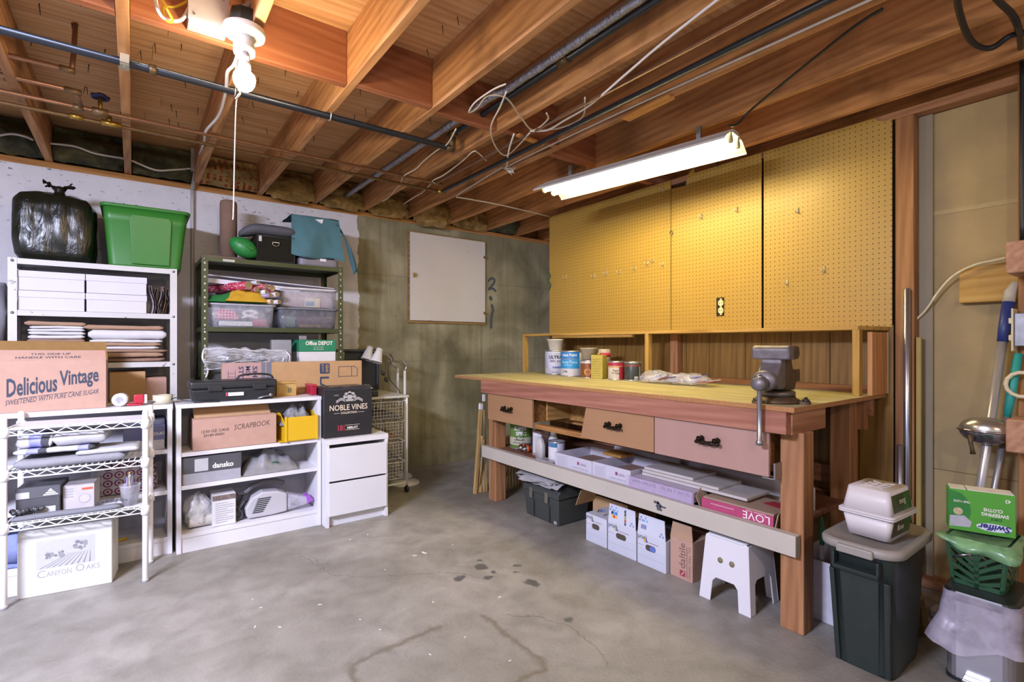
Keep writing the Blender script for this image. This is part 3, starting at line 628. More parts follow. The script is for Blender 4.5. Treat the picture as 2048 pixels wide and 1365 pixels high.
for k in range(5): wpart('shelf_plank', MB().box(2.087 + k*.15, 2.087 + k*.15 + .147, 1.0, 3.09, .366, .385), WOOD('5a3824','7b5340','8f6a50','Y'), bench, .002, 1)
wpart('crossbar', MB().box(2.84, 2.88, 1.07, 2.95, .43, .52), FIR, bench, .003)
# ink blot and pencil scribble on the rail
flat([[(.02*math.cos(a)*(.5+.5*abs(math.sin(2.3*a))), .02*math.sin(a)*(.5+.5*abs(math.cos(1.7*a)))) for a in [k*.42 for k in range(15)]], rect(.005,-.004,.035,.008), rect(-.03,.008,.03,.012), rect(-.012,-.022,.03,.009)], (2.045, P(1318,1012,X=2.045).y, .352), -UY, UZ, M('4a4a52',.8), bench, 'ink_blot', .0008)
# drawers
DR = NT('drawer_front'); v = DR.coord(); DRM = DR.fin(DR.mix(DR.noise(DR.mapv(v, (20,2,20)), 1, 4), '96704e', 'a67f5c'), .45, 0, .4)
DRP = M('a58276', .45, 0, .05, 9)
RUN = WOOD('6a4420','9a6a3a','b4854e','Y')
def handle(root, y, z, x, tilt=0):
    m = MB()
    for s_ in (-.038, .038):
        m.lathe([(.009,0),(.013,.006),(.008,.012),(.006,.024),(.012,.03),(.0,.034)], (x, y+s_, z), 12, (-1,0,0))
    m.lathe([(.005,-.058),(.01,-.05),(.006,-.04),(.009,-.03),(.011,-.015),(.007,0),(.011,.015),(.009,.03),(.006,.04),(.01,.05),(.005,.058)], (x-.026, y, z-.014), 12, (0,1,0))
    for s_ in (-.038, .038): m.cyl((x-.024,y+s_,z), (x-.026,y+s_,z-.014), .006, n=8)
    return wpart('handle', m, M('2c251c', .35, .7), root)
for (ya, yb, za, zb, mt, sl) in ((2.495,2.995,.605,.80,DRM,0),(1.56,2.05,.612,.812,DRM,.045),(1.005,1.555,.61,.826,DRP,0)):
    m = MB(); X0, X1 = 2.018, 2.034
    m.hexa([(X0,ya,za),(X1,ya,za),(X1,yb+(.012 if sl else 0),za),(X0,yb+(.012 if sl else 0),za)], [(X0,ya,zb),(X1,ya,zb),(X1,yb-sl*.8,zb-.004),(X0,yb-sl*.8,zb-.004)])
    d = wpart('drawer', m, mt, bench, .002)
    handle(d, (ya+yb)/2 - (.02 if ya < 1.2 else 0), (za+zb)/2 + .005, X0)
    bx = MB(); bx.box(X1+.0005, 2.45, ya+.03, ya+.045, za+.03, zb-.03); bx.box(X1+.0005, 2.45, yb-.06, yb-.045, za+.03, zb-.04); bx.box(X1+.0005, 2.45, ya+.046, yb-.061, za+.03, za+.04)
    wpart('drawer_box', bx, RUN, d)
wpart('drawer_box', MB().box(2.1, 2.45, 2.44, 2.455, .655, .79), WOOD('6e4a20','a07840','b8925a','X'), bench)
wpart('drawer_runner', MB().box(2.045, 2.085, 2.04, 2.50, .60, .63), RUN, bench, .002)
wpart('drawer_runner', MB().box(2.36, 2.40, 1.0, 3.05, .60, .63), RUN, bench, .002)
wpart('drawer_divider', MB().box(2.3, 2.315, 2.05, 2.49, .64, .79), WOOD('6e4a20','9a7038','b08a50','X'), bench)
br = MB(); br.box(2.036, 2.0885, .988, .9945, .60, .665); br.box(2.036, 2.06, .9945, 1.04, .598, .604); br.cyl((2.045,1.02,.604),(2.045,1.02,.607),.006, n=8)
wpart('corner_bracket', br, STEEL, bench)
# back shelf on the bench
SHM = WOOD('8a6226','b08a44','c49e5a','Y'); SHZ = WOOD('8a6226','b08a44','c8a25e','Z')
shelf = thing('bench_riser', 'long plywood riser shelf standing on the back of the workbench', 'shelf', (2.83, 2.2, BT))
wpart('riser_board', MB().prism([(2.70,.93),(2.78,.905),(2.952,.885),(2.952,3.36),(2.72,3.47),(2.70,3.47)], lambda u, v_, w_: (u,v_,w_), 1.205, 1.224), [SHM], shelf, .002)
wpart('riser_cleat', MB().box(2.715, 2.74, 2.28, 3.1, 1.185, 1.205), SHM, shelf)
for ya in (.925, 2.13, 3.44): wpart('riser_post', MB().box(2.70, 2.74, ya, ya+.03, BT, 1.205), SHZ, shelf, .002)
wpart('riser_stud', MB().box(2.90, 2.955, 2.05, 2.11, BT, 1.205), FIRZ, shelf, .002)
wpart('end_panel', MB().box(2.75, 2.945, .89, .91, BT, 1.195), WOOD('9a6434','bd8450','d0a06a','Z'), shelf, .002)
wpart('end_strip', MB().box(2.945, 2.956, .887, .93, BT, 1.195), M('a3a888', .7), shelf)
wpart('back_cleat', MB().box(2.93, 2.955, .95, 3.35, BT, BT+.03), WOOD('6e4420','94602e','a8743e','Y'), shelf, .002)

# ---------------------------------------------------------------- paint cans and oddments on the bench top
CANM = M('b9bac0', .3, .8, .06, 30)
def can(label, x, y, z, r, h_, body, bands=(), name='paint_can', lid=True, handle_=False, group=None):
    root = thing(name, label, 'paint can', (x, y, z), group=group)
    obj('can_body', MB().lathe([(r*.97,0),(r,.004),(r,h_-.006),(r*.985,h_-.004)], n=32), body, root)
    obj('can_lid', MB().lathe([(r*1.0,h_-.01),(r*1.035,h_-.008),(r*1.035,h_),(r*.94,h_+.001),(r*.92,h_-.006),(.0,h_-.006)], n=32), CANM, root)
    obj('can_rim', MB().lathe([(r*1.0,-.0),(r*1.03,.001),(r*1.03,.006),(r*1.0,.009)], n=32), CANM, root)
    for (z0, z1, b0, b1, mt) in bands:
        a0, a1 = -b1, -b0            # label band: angles measured from -X, turning towards -Y, degrees
        n_ = 18; m = MB()
        m.grid(lambda u, v_: ((r+.0012+.0002*z1)*-math.cos(math.radians(a0+(a1-a0)*u)), (r+.0012+.0002*z1)*math.sin(math.radians(a0+(a1-a0)*u)), z0+(z1-z0)*v_), n_, 1)
        obj('label_band', m, mt, root)
    return root
def wrap_text(root, body, r, zc, ang, h_, mat, bold=0.0, lift=.0022):   # lettering bent round a can; ang 0 faces -X, positive turns towards +Y
    mb = text(body, (0,0,0), UX, UZ, h=h_, mat=mat, bold=bold, lift=0)
    w_ = max(q[0] for q in mb.v); out = []
    for q in mb.v:
        a = -math.radians(ang) - (q[0]-w_/2)/r
        out.append((-(r+lift)*math.cos(a), (r+lift)*math.sin(a), zc + q[2]))
    mb.v = out; return obj('lettering', mb, mat, root)
GAL_R, GAL_H = .083, .19
CW = M('cfcdd0', .4, 0, .03, 20)
def lin_mat(name, stops, axis=2, scale=1.0):
    t = NT(name); v = t.coord(False); s_ = t.n('SeparateXYZ', Vector=v).outputs[axis]
    return t, v, s_
c = P(1097,748,Z=BT)
k1 = can('white and blue gallon paint can with a yogurt tub on top', 2.70, 3.04, BT, GAL_R, GAL_H, M('c2c4d2',.4,0,.12,9), [(.05,.172,-40,125,M('b3b6cf',.4,0,.25,14)),(.05,.066,30,125,M('5864a8',.4))])
wrap_text(k1, 'ULTRA', GAL_R, .125, 48, .026, BLACKINK, .03); wrap_text(k1, 'SPEC 500', GAL_R, .098, 48, .016, BLACKINK, .02); wrap_text(k1, '1 GAL  3.79 L', GAL_R, .016, 45, .008, INK)
tub = MB().lathe([(.046,0),(.05,.003),(.063,.078),(.07,.08),(.07,.088),(.066,.088),(.06,.078),(.048,.006),(0,.006)], (2.70,3.04,BT+GAL_H+.0015), 32)
solo('plastic_tub', tub, M('d2cdbf',.45), 'empty white plastic tub standing on the white and blue paint can', 'tub')
k2 = can('gallon can with a bright blue paint label', 2.64, 2.79, BT, GAL_R, GAL_H, CW, [(.06,.187,-42,88,M('2f8fc8',.4,0,.05,10)),(.135,.187,-40,88,M('1c6ac4',.4)),(.128,.136,-40,88,M('b0672a',.4))])
wrap_text(k2, 'Ideal Paint', GAL_R, .15, 34, .02, WHITEINK, .02); wrap_text(k2, 'Acra-Tone', GAL_R, .098, 32, .02, M('c9dcea',.6), .01); wrap_text(k2, 'WATERBORNE', GAL_R, .083, 25, .007, M('c9dcea',.6)); wrap_text(k2, '1100', GAL_R, .03, 10, .016, INK, .02)
k3 = can('brown quart can with an orange letter o behind the yellow tin', 2.60, 2.575, BT, .054, .125, M('8a5a38',.4), [(.0,.12,-40,125,M('7d4a26',.4)),(.105,.122,-40,125,CW)])
wrap_text(k3, 'O', .054, .02, 38, .05, M('cf9140',.5), .03)
k3b = solo('plastic_cup', MB().lathe([(.044,0),(.058,.078),(.064,.08),(.064,.086),(.056,.086),(.042,.006),(0,.006)], (2.60,2.575,BT+.128), 28), M('a39a8a',.6), 'paint-stained grey cup standing on the brown quart can', 'cup')
k4 = thing('plastic_jar', 'small clear jar with a red stripe behind the yellow tin', 'jar', (2.70,2.52,BT)); obj('jar_body', MB().lathe([(.045,0),(.045,.2),(.04,.205)], n=24), M('a89c90',.4), k4); obj('label_band', MB().lathe([(.046,.15),(.046,.178)], n=24), REDINK, k4)
tn = thing('solvent_tin', 'rectangular mustard yellow solvent tin', 'tin', (2.60,2.475,BT), math.radians(14))
obj('tin_body', MB().box(-.032,.032,-.045,.045,0,.165), M('b0a048',.5,0,.1,40), tn, .004); obj('cap', MB().lathe([(.014,.165),(.014,.178),(0,.178)], (0,0,0), 14), M('8d8440',.4,.3), tn)
for k in range(8): obj('label_line', MB().box(-.0326,-.032,-.036,.036,.02+k*.016,.023+k*.016), M('8a7c38',.6), tn)
k5 = can('quart can with a red and cream label', 2.61, 2.325, BT, .054, .125, M('cabfae',.4), [(.0,.09,62,130,M('a83040',.4,0,.3,60)),(.095,.118,-42,130,M('a82a3c',.4)),(.085,.092,-42,130,M('c79a3c',.4))])
wrap_text(k5, 'Paint', .054, .058, 40, .014, BLACKINK, .01); wrap_text(k5, '& Clear', .054, .042, 40, .012, BLACKINK, .01)
k6 = can('dark green quart can with a barcode', 2.63, 2.2, BT, .054, .125, M('39413c',.35,0,.3,40), [(.095,.104,-50,130,M('8a3f30',.4)),(.104,.12,-50,130,M('4a4a44',.4)),(.005,.03,50,78,CW),(.0,.094,88,98,M('a9a4b4',.4))])
wrap_text(k6, 'IIIIIIII', .054, .008, 64, .016, BLACKINK)
# clear bags of parts
def crumple(label, name, cat, pts, mat, n=14, strip=None, seed=1):
    rnd = random.Random(seed); m = MB()
    for (x, y, z, rx, ry, rz_) in pts:
        def s_(u, v_, x=x, y=y, z=z, rx=rx, ry=ry, rz_=rz_):
            a = u*2*math.pi; b = v_*math.pi; q = V((math.cos(a)*math.sin(b), math.sin(a)*math.sin(b), -math.cos(b)))
            k = 1 + .35*noise.noise(q*2.3 + V((seed, x*9, y*5))) + .22*noise.noise(q*6 + V((x*3, seed, 0)))
            return (x + q.x*rx*k, y + q.y*ry*k, max(BT*0 + z - rz_*.55, z + q.z*rz_*k))
        m.grid(s_, n*2, n)
    return m
CLEAR = FILM('clear_plastic', 'e6e6ee', .35, .12)
root = thing('parts_bag', 'heap of clear plastic bags and packets on the bench beside the riser post', 'plastic bags', (2.6,1.85,BT))
wpart('bag_film', crumple('', '', '', [(2.62,1.99,BT+.03,.10,.12,.045),(2.62,1.78,BT+.028,.10,.13,.04)], None, 12, seed=3), CLEAR, root)
rnd = random.Random(11); cols = ['c9c8d6','e2e0e6','6f6fae','c2bdb0','9a3a34','dcdce2','4a4f5c','7f7dc0','b7a98a']
for i in range(14):
    y0 = 2.06 - i*.03; l = rnd.uniform(.06,.13); a = rnd.uniform(-.5,.5); el = rnd.uniform(.05,.45)
    d = V((math.sin(a)*.5, -math.cos(a), 0)).normalized(); p0 = V((2.575+rnd.uniform(-.04,.05), y0, BT+.012+rnd.uniform(0,.03))); p1 = p0 + d*l + V((0,0,l*el*rnd.choice((1,1,-.2))))
    p1.z = max(p1.z, BT+.008)
    s_ = d.cross(UZ)*rnd.uniform(.006,.016)
    wpart('packet', MB().hexa([p0-s_,p1-s_,p1+s_,p0+s_], [q+V((0,0,.004)) for q in (p0-s_,p1-s_,p1+s_,p0+s_)]), M(cols[i % 9], .4), root)
# --- bench vise
vi = thing('bench_vise', 'worn cast-iron bench vise bolted to the near corner of the workbench', 'vise', (2.135,1.03,BT), math.radians(4)); vi.scale = (1.12,1.12,1.0)
VI = M('5a4630', .55, .4, .35, 24, .5); VIB = M('6b655c', .4, .7, .2, 24, .3); VIJ = M('746e70', .45, .5, .25, 30, .4)
m = MB().lathe([(.075,0),(.08,.004),(.08,.012),(.066,.02),(.06,.028)], n=28)
for a in (40, 160, 280):
    q = math.radians(a); m.prism(rrect(.05,.036,.014,3,.085,0), lambda u, v_, w_, q=q: (u*math.cos(q)-v_*math.sin(q), u*math.sin(q)+v_*math.cos(q), w_), 0, .012)
obj('base', m, VI, vi)
for a in (40, 160, 280): q = math.radians(a); obj('bolt', MB().lathe([(.012,0),(.012,.008),(.006,.008),(.006,.016),(0,.016)], (.095*math.cos(q),.095*math.sin(q),.012), 6), IRON, vi)
obj('swivel_plate', MB().lathe([(.058,.0285),(.062,.03),(.062,.046),(.056,.05)], n=28), VIB, vi)
body = [(-.005,.05),(.07,.05),(.085,.08),(.085,.12),(.06,.13),(.05,.15),(.042,.175),(.012,.2),(-.004,.2),(-.004,.13)]
obj('fixed_jaw_body', MB().prism(body, lambda u, v_, w_: (u, w_, v_), -.038, .038), VI, vi, .006)
obj('rear_anvil', MB().box(.085,.13,-.034,.034,.082,.135), VI, vi, .004)
jaw = [(-.009,.2),(-.009,.07),(-.02,.058),(-.06,.058),(-.085,.08),(-.088,.115),(-.07,.14),(-.052,.165),(-.05,.2)]
obj('moving_jaw_body', MB().prism(jaw, lambda u, v_, w_: (u, w_, v_), -.036, .036), VIJ, vi, .006)
m = MB()
prof = [(-.095,.205),(-.1,.218),(-.09,.232),(-.01,.235),(-.01,.178),(-.05,.178),(-.07,.19)]
obj('jaw_anvil', MB().prism([(-.058,.178),(-.01,.178),(-.01,.236),(-.05,.236),(-.062,.222)], lambda u, v_, w_: (u, w_, v_), -.066, .066), VIJ, vi, .007)
obj('rear_jaw', MB().prism([(-.006,.18),(.028,.18),(.042,.2),(.034,.232),(-.006,.236)], lambda u, v_, w_: (u, w_, v_), -.066, .066), VI, vi, .006)
obj('slide_bar', MB().box(-.08,.105,-.02,.02,.06,.1), VI, vi, .003)
obj('screw_collar', MB().lathe([(.0,0),(.036,0),(.042,.01),(.042,.024),(.034,.034)], (-.12,0,.095), 24, (1,0,0)), VIJ, vi)
obj('screw_head', MB().lathe([(0,0),(.022,0),(.026,.006),(.026,.045),(.02,.05)], (-.165,0,.085), 20, (1,0,0)), VIJ, vi)
obj('handle_bar', MB().lathe([(0,-.245),(.012,-.24),(.012,-.226),(.0085,-.222),(.0085,.02),(.011,.022),(.011,.034),(0,.038)], (-.145,0,.085), 14), STEEL, vi)
# ================================================================ LEFT SIDE: BOOKCASES, CHEST, SHELVES
def bookcase(label, X0, X1, Yf, dep, H, zs):
    t_ = .022; r = thing('bookcase', label, 'bookcase', ((X0+X1)/2, Yf+dep/2, 0))
    wpart('side_panel', MB().box(X0, X0+t_, Yf, Yf+dep, 0, H-t_), WHITE, r, .001, 1); wpart('side_panel', MB().box(X1-t_, X1, Yf, Yf+dep, 0, H-t_), WHITE, r, .001, 1)
    wpart('top_panel', MB().box(X0-.002, X1+.002, Yf-.002, Yf+dep, H-t_, H), WHITE, r, .001, 1)
    for z in zs: wpart('shelf_board', MB().box(X0+t_, X1-t_, Yf+.004, Yf+dep-.006, z-t_, z), WHITE, r, .001, 1)
    wpart('plinth', MB().box(X0+t_, X1-t_, Yf+.008, Yf+.024, 0, zs[-1]-t_), WHITE, r)
    wpart('back_panel', MB().box(X0+t_, X1-t_, Yf+dep-.006, Yf+dep-.002, .05, H-t_), M('b4b3ba', .6, 0, .03, 5), r)
    return r
BH = .81
bookcase('white low bookcase behind the wire rack, carrying the brown soda carton', -.59, .168, 3.315, .3, BH, (.567,.345,.093))
bookcase('white low bookcase holding the scrapbook carton and a yellow bin', .185, .945, 3.275, .3, BH, (.545,.365,.1))
# --- chest of drawers
X0, X1, Yf, H = .95, 1.352, 3.19, .545
ch = thing('chest_of_drawers', 'white two-drawer chest under the black wine carton', 'chest of drawers', ((X0+X1)/2, Yf+.24, 0))
wpart('side_panel', MB().box(X0, X0+.02, Yf, Yf+.47, 0, H-.033), WHITE, ch, .001, 1); wpart('side_panel', MB().box(X1-.02, X1, Yf, Yf+.47, 0, H-.033), WHITE, ch, .001, 1)
wpart('top_panel', MB().box(X0-.002, X1+.002, Yf-.002, Yf+.47, H-.033, H), WHITE, ch, .001, 1)
wpart('back_panel', MB().box(X0+.02, X1-.02, Yf+.46, Yf+.466, .04, H-.033), WHITE, ch); wpart('plinth', MB().box(X0+.02, X1-.02, Yf+.03, Yf+.046, 0, .06), WHITE, ch)
for za, zb in ((.072,.275),(.287,.493)):
    m = MB().box(X0+.014, X1-.014, Yf-.016, Yf-.001, za, zb); m.box(X0+.022, X1-.022, Yf-.001, Yf+.42, za+.01, zb-.03)
    wpart('drawer', m, M('d2d2d6', .4, 0, .02, 5), ch, .0015, 1)
# --- steel shelving units (slotted angle posts)
def angle_post(m, x, y, sx, sy, z0, z1, w_=.036, t_=.002):
    m.box(x, x+sx*w_, y, y+sy*t_, z0, z1); m.box(x, x+sx*t_, y+sy*t_, y+sy*w_, z0, z1); return m
def steel_unit(name, label, X0, X1, Yf, Yb, H, zs, mat, holem, lip=.03, holes=True):
    r = thing(name, label, 'shelving unit', ((X0+X1)/2, (Yf+Yb)/2, 0))
    for x, sx in ((X0,1),(X1,-1)):
        for y_, sy in ((Yf,1),(Yb,-1)):
            p = wpart('post', angle_post(MB(), x, y_, sx, sy, 0, H), mat, r)
            if holes and y_ == Yf:
                m = MB(); z = .6
                while z < H-.02: m.prism([(x+sx*.018+.0045*math.cos(2*math.pi*k/8)*1.0, z+.007*math.sin(2*math.pi*k/8)) for k in range(8)][::1], lambda u, v_, w_: (u, w_, v_), Yf-.0006, Yf-.0001); z += .044
                o = wpart('slot_holes', m, holem, p); o['kind'] = 'stuff'
    for z in zs:
        m = MB(); m.box(X0+.003, X1-.003, Yf+.003, Yb-.003, z-.002, z)
        for y_ in (Yf+.0025, Yb-.0035): m.box(X0+.003, X1-.003, y_, y_+.001, z-lip, z-.002)
        for x in (X0+.0025, X1-.0035): m.box(x, x+.001, Yf+.004, Yb-.004, z-lip, z-.002)
        wpart('steel_shelf', m, mat, r)
        for x in (X0+.018, X1-.018): wpart('bolt', MB().lathe([(0,0),(.007,.001),(.008,.004)], (x, Yf-.004, z-lip/2), 8, (0,1,0)), STEEL, r)
    return r
AX0, AX1, AY0, AY1 = -.537, .215, 3.76, 4.17
t = NT('worn_white_steel'); v = t.coord(); wm_ = t.ramp(t.noise(v, 26, 5, .5), [(.66,(0,0,0)),(.7,(1,1,1))]); WSTEEL = t.fin(t.mix(wm_, t.mix(t.noise(v, 3, 3), 'b4b4b2', 'cbcaca'), '77746c'), .45)
zA2, zA3, zA4 = P(35,620,Y=AY0).z, P(338,724,Y=AY0).z, .775
steel_unit('shelving_unit', 'worn white steel shelving unit with white boxes and folded paper', AX0, AX1, AY0, AY1, 1.602, (1.6, zA2, zA3, zA4, .38), WSTEEL, M('6d6a66', .7), .03, False)
BX0, BX1, BY0, BY1 = .345, 1.243, 3.76, 4.19
t = NT('olive_steel'); v = t.coord(); OLIVE = t.fin(t.mix(t.noise(v, 8, 5, .3), '31381f', '4b5234'), .42, .2)
zB2, zB3 = P(415,654,Y=BY0).z, .86
steel_unit('shelving_unit', 'olive green slotted-angle steel shelving unit with gift wrap and clear bins', BX0, BX1, BY0, BY1, 1.705, (1.7, zB2, zB3, .38), OLIVE, M('c9c5b6', .7))

# ---------------------------------------------------------------- generic builders
def carton(label, x0, x1, y0, y1, z0, z1, mat, cat='box', name='carton', tape=None, flaps=True, loc_rz=0, group=None):
    c = V(((x0+x1)/2, (y0+y1)/2, z0)); r = thing(name, label, cat, c, loc_rz, group)
    w_, d_, h_ = x1-x0, y1-y0, z1-z0
    obj('box_body', MB().box(-w_/2, w_/2, -d_/2, d_/2, 0, h_), mat, r, .002, 1)
    if flaps:
        obj('flap', MB().box(-w_/2+.002, w_/2-.002, -d_/2, -.0015, h_+.0003, h_+.003), mat, r, .0008, 1); obj('flap', MB().box(-w_/2+.002, w_/2-.002, .0015, d_/2, h_+.0003, h_+.003), mat, r, .0008, 1)
    if tape: obj('tape', MB().box(-w_/2, w_/2, -.02, .02, h_+.0032, h_+.0038), tape, r)
    return r
def rslab(x0, x1, y0, y1, z0, z1, seed, amp=.006, nu=18, nv=10):   # soft folded slab (closed)
    m = MB(); hz = (z1-z0)/2; zc = (z0+z1)/2; k = 16; rings = []
    for i in range(nu+1):
        x = x0 + (x1-x0)*i/nu; e = min(1, min(i, nu-i)/1.2 + .45); ring = []
        for (a, b) in rrect(y1-y0, 2*hz*e, hz*e*.95, 3, (y0+y1)/2, zc):
            q = noise.noise(V((x*7, a*7, seed*3.7 + b*9)))*amp + noise.noise(V((x*23, a*23, seed + b*30)))*amp*.4
            ring.append((x + noise.noise(V((a*9, b*40, seed)))*amp, a + q, max(z0, min(z1 + amp, b + q*.6))))
        rings.append(ring)
    return m.loft(rings)
TAPE = M('c9a566', .35)
# ---------------------------------------------------------------- on the white shelving unit
m = MB(); bx0, bx1 = P(24,500,Y=3.95).x, P(196,500,Y=3.95).x; bz = 1.6025; bt = P(95,385,Y=3.95).z
kk = NT('garbage_bag'); v = kk.coord(False); f = kk.noise(kk.mapv(v, (20,20,5)), 1, 6, 1.2); kk.bump(f, .45, .02); GB = kk.fin(kk.mix(f, '0c0f0a', '1a1e14'), .24, 0, .5)
def bag(u, v_):
    a = u*2*math.pi; prof = [(0,.0),(.80,.0),(.95,.08),(1.0,.3),(1.0,.6),(.95,.8),(.8,.92),(.45,.975),(.14,.99),(.07,1.02)]
    s_ = v_*(len(prof)-1); i = min(int(s_), len(prof)-2); f_ = s_-i; r = prof[i][0]*(1-f_)+prof[i+1][0]*f_; z = prof[i][1]*(1-f_)+prof[i+1][1]*f_
    sq = min(1.32, 1/max(abs(math.cos(a)), abs(math.sin(a))))**.8
    k = r*sq*(1 + .05*noise.noise(V((math.cos(a)*2, math.sin(a)*2, z*3))) + .03*math.sin(a*17 + 5*noise.noise(V((0,0,z*4))))*(.2+.8*z)*(z < .97))
    x = (bx0+bx1)/2 + math.cos(a)*k*(bx1-bx0)/2*.96; y = 3.985 + math.sin(a)*k*.185
    return (x, y, bz + (bt-bz)*z + .012*noise.noise(V((x*14, y*14, z*8)))*(.1 < z < .99))
gb = thing('garbage_bag', 'stuffed shiny black garbage bag tied at the top, on the white shelving unit', 'garbage bag', ((bx0+bx1)/2, 3.985, 1.6025))
wpart('bag_body', m.grid(bag, 72, 40), GB, gb)
kn = MB(); c = V(((bx0+bx1)/2+.01, 3.985, bt+.012))
for sg in (-1, 1):
    kn.grid(lambda u, v_, sg=sg: tuple(c + V((sg*(.004+.06*u) + .012*math.sin(v_*6), .05*(v_-.5)*(.4+u) + .012*math.sin(u*9+v_*3), .008+.02*math.sin(u*2.2)+.02*noise.noise(V((u*4,v_*4,sg)))+.045*v_*u))), 10, 8)
kn.lathe([(.05,-.035),(.03,-.012),(.024,.004),(.03,.02),(.024,.034),(.0,.042)], c, 14)
wpart('tied_knot', kn, GB, gb)
# green tote
GT = M('2f7228', .42, 0, .05, 12); yt = 3.775
tx0, tx1 = P(199,430,Y=yt).x, P(381,430,Y=yt).x; ux0, ux1 = P(216,530,Y=yt).x, P(363,530,Y=yt).x; tz1 = P(199,402,Y=yt).z
tt = thing('storage_tote', 'green plastic storage tote on top of the white shelving unit', 'storage tote', ((tx0+tx1)/2, yt+.2, 1.6025))
rings = []
for z, k in ((1.6025,0),(1.615,.0),(tz1-.1,.72),(tz1-.095,.80),(tz1-.02,.93)):
    a, b = ux0+(tx0+.012-ux0)*k, ux1+(tx1-.012-ux1)*k; d_ = .03*(1-k)
    rings.append([(p, q, z) for p, q in rrect(b-a, .4-2*d_, .035, 5, (a+b)/2, yt+.2)])
wpart('tote_body', MB().loft(rings), GT, tt)
rings = []
for z, g in ((tz1-.02,.004),(tz1-.02,.012),(tz1-.004,.014),(tz1,.010),(tz1,-.01),(tz1-.025,-.014)):
    rings.append([(p, q, z) for p, q in rrect(tx1-tx0-.024+2*g, .4+2*g-.01, .04, 5, (tx0+tx1)/2, yt+.2)])
wpart('tote_rim', MB().loft(rings), GT, tt)
cx = (tx0+tx1)/2; w2 = (tx1-tx0)*.235
pl = [(cx+.02-w2*.88,1.62),(cx+.02+w2*.9,1.62),(cx+.02+w2,tz1-.075),(cx+.02+w2*.88,tz1-.055),(cx+.02-w2*.88,tz1-.055),(cx+.02-w2,tz1-.075)]
wpart('front_panel', MB().prism(pl, lambda u, v_, w_: (u, w_ + .03*(1-(v_-1.6)/(tz1-1.6)), v_), yt-.012, yt+.01), GT, tt, .004)
# four white lidded boxes
WB = M('c6c5cf', .6, 0, .02, 8)
ya, gap = AY0+.012, .001
for i, (xl, xr) in enumerate(((33.5,170),(171.5,294))):
    xa, xb = P(xl,600,Y=ya).x, P(xr,600,Y=ya).x
    for j, (yl, ym, yb) in enumerate(((597,610,None),(556,570,None))):
        z0 = zA2 + .0015 + j*.108; z1 = z0 + .106
        lab = ['white lidded box, lower left of the four in the white shelving unit','white lidded box, upper left of the four in the white shelving unit','white lidded box, lower right of the four, next to the brown paper bags','white lidded box, upper right of the four in the white shelving unit'][i*2+j]
        r = thing('lidded_box', lab, 'box', ((xa+xb)/2, ya+.16, z0), 0, 'white lidded boxes')
        wpart('box_body', MB().box(xa+.003, xb-.003, ya+.003, ya+.317, z0, z1-.036), WB, r, .001, 1); wpart('lid', MB().box(xa, xb, ya, ya+.32, z1-.036, z1), WB, r, .001, 1)
# folded brown paper bags
PB_ = M('9c7c6c', .8, 0, .1, 18); PBW = M('bdb6bb', .8, 0, .06, 18)
xa, xb = P(299,600,Y=AY0+.02).x, P(339,600,Y=AY0+.02).x
for i in range(5):
    x = xa + (xb-xa-.012)*i/4.2; t0 = .008*math.sin(i*2.1)
    m = MB().grid(lambda u, v_, i=i, x=x: (x + .010*math.sin(v_*5+i*1.7)+.016*(u if u < .5 else 1-u)*2*(1-v_*.3) - .002, AY0+.02+.2*abs(u-.5)*1.2+.004*i, zA2+.003+v_*(.17-.012*((i*7) % 3))), 10, 8)
    m.grid(lambda u, v_, i=i, x=x: (x+.008 + .010*math.sin(v_*5+i*1.7)+.016*(u if u < .5 else 1-u)*2*(1-v_*.3), AY0+.022+.2*abs(u-.5)*1.2+.004*i, zA2+.003+v_*(.17-.012*((i*7) % 3))), 10, 8)
    solo('paper_bag', m, PB_ if i % 2 else PBW, ['paper bag folded upright, leftmost of five beside the white boxes','paper bag folded upright, second of five from the white boxes','paper bag folded upright, middle of the five in the white unit','paper bag folded upright, fourth of five from the white boxes','paper bag folded upright, last of five next to the shelf post'][i], 'paper bag', group='folded paper bags standing beside the white boxes')
# stacks of folded paper and linen
def stack(xl, xr, rows, Yf, z, dep, names):
    xa, xb = P(xl,650,Y=Yf).x, P(xr,650,Y=Yf).x
    for k, (th, mt, dl, dr, lab, nm_) in enumerate(rows):
        solo(nm_, rslab(xa+dl, xb+dr, Yf+abs(dl)*.3, Yf+dep, z, z+th, k*1.7+xl), mt, lab, 'folded bag' if nm_ == 'folded_paper' else 'linen'); z += th + .0015
    return z
LIN = M('c9c8cc', .9, 0, .04, 30); BRN = M('8e715f', .85, 0, .1, 20); BRN2 = M('a0826a', .85, 0, .1, 20)
z = zA3 + .002
zt = stack(65, 330, [(.026,BRN,.12,0,'brown folded paper at the bottom of the right-hand pile','folded_paper'),(.028,BRN2,.02,-.01,'brown folded paper second from the bottom of the pile','folded_paper'),(.018,BRN,.02,.01,'brown folded paper sticking out to the right in the pile','folded_paper'),(.016,LIN,.02,-.03,'thin white folded sheet in the middle of the pile','folded_linen'),(.02,BRN2,0,-.02,'wide brown folded paper under both stacks','folded_paper')], AY0+.015, z, .33, 0)
stack(53, 168, [(.02,BRN,0,0,'brown folded paper at the bottom of the left white stack','folded_paper'),(.02,LIN,.002,-.004,'lowest white folded cloth of the left stack','folded_linen'),(.017,LIN,.004,0,'second white folded cloth of the left stack','folded_linen'),(.015,LIN,.006,.002,'third white folded cloth of the left stack','folded_linen'),(.013,LIN,.012,0,'top white folded cloth of the left stack','folded_linen'),(.024,BRN2,-.012,.004,'brown paper lying on top of the left white stack','folded_paper')], AY0+.02, zt, .3, 0)
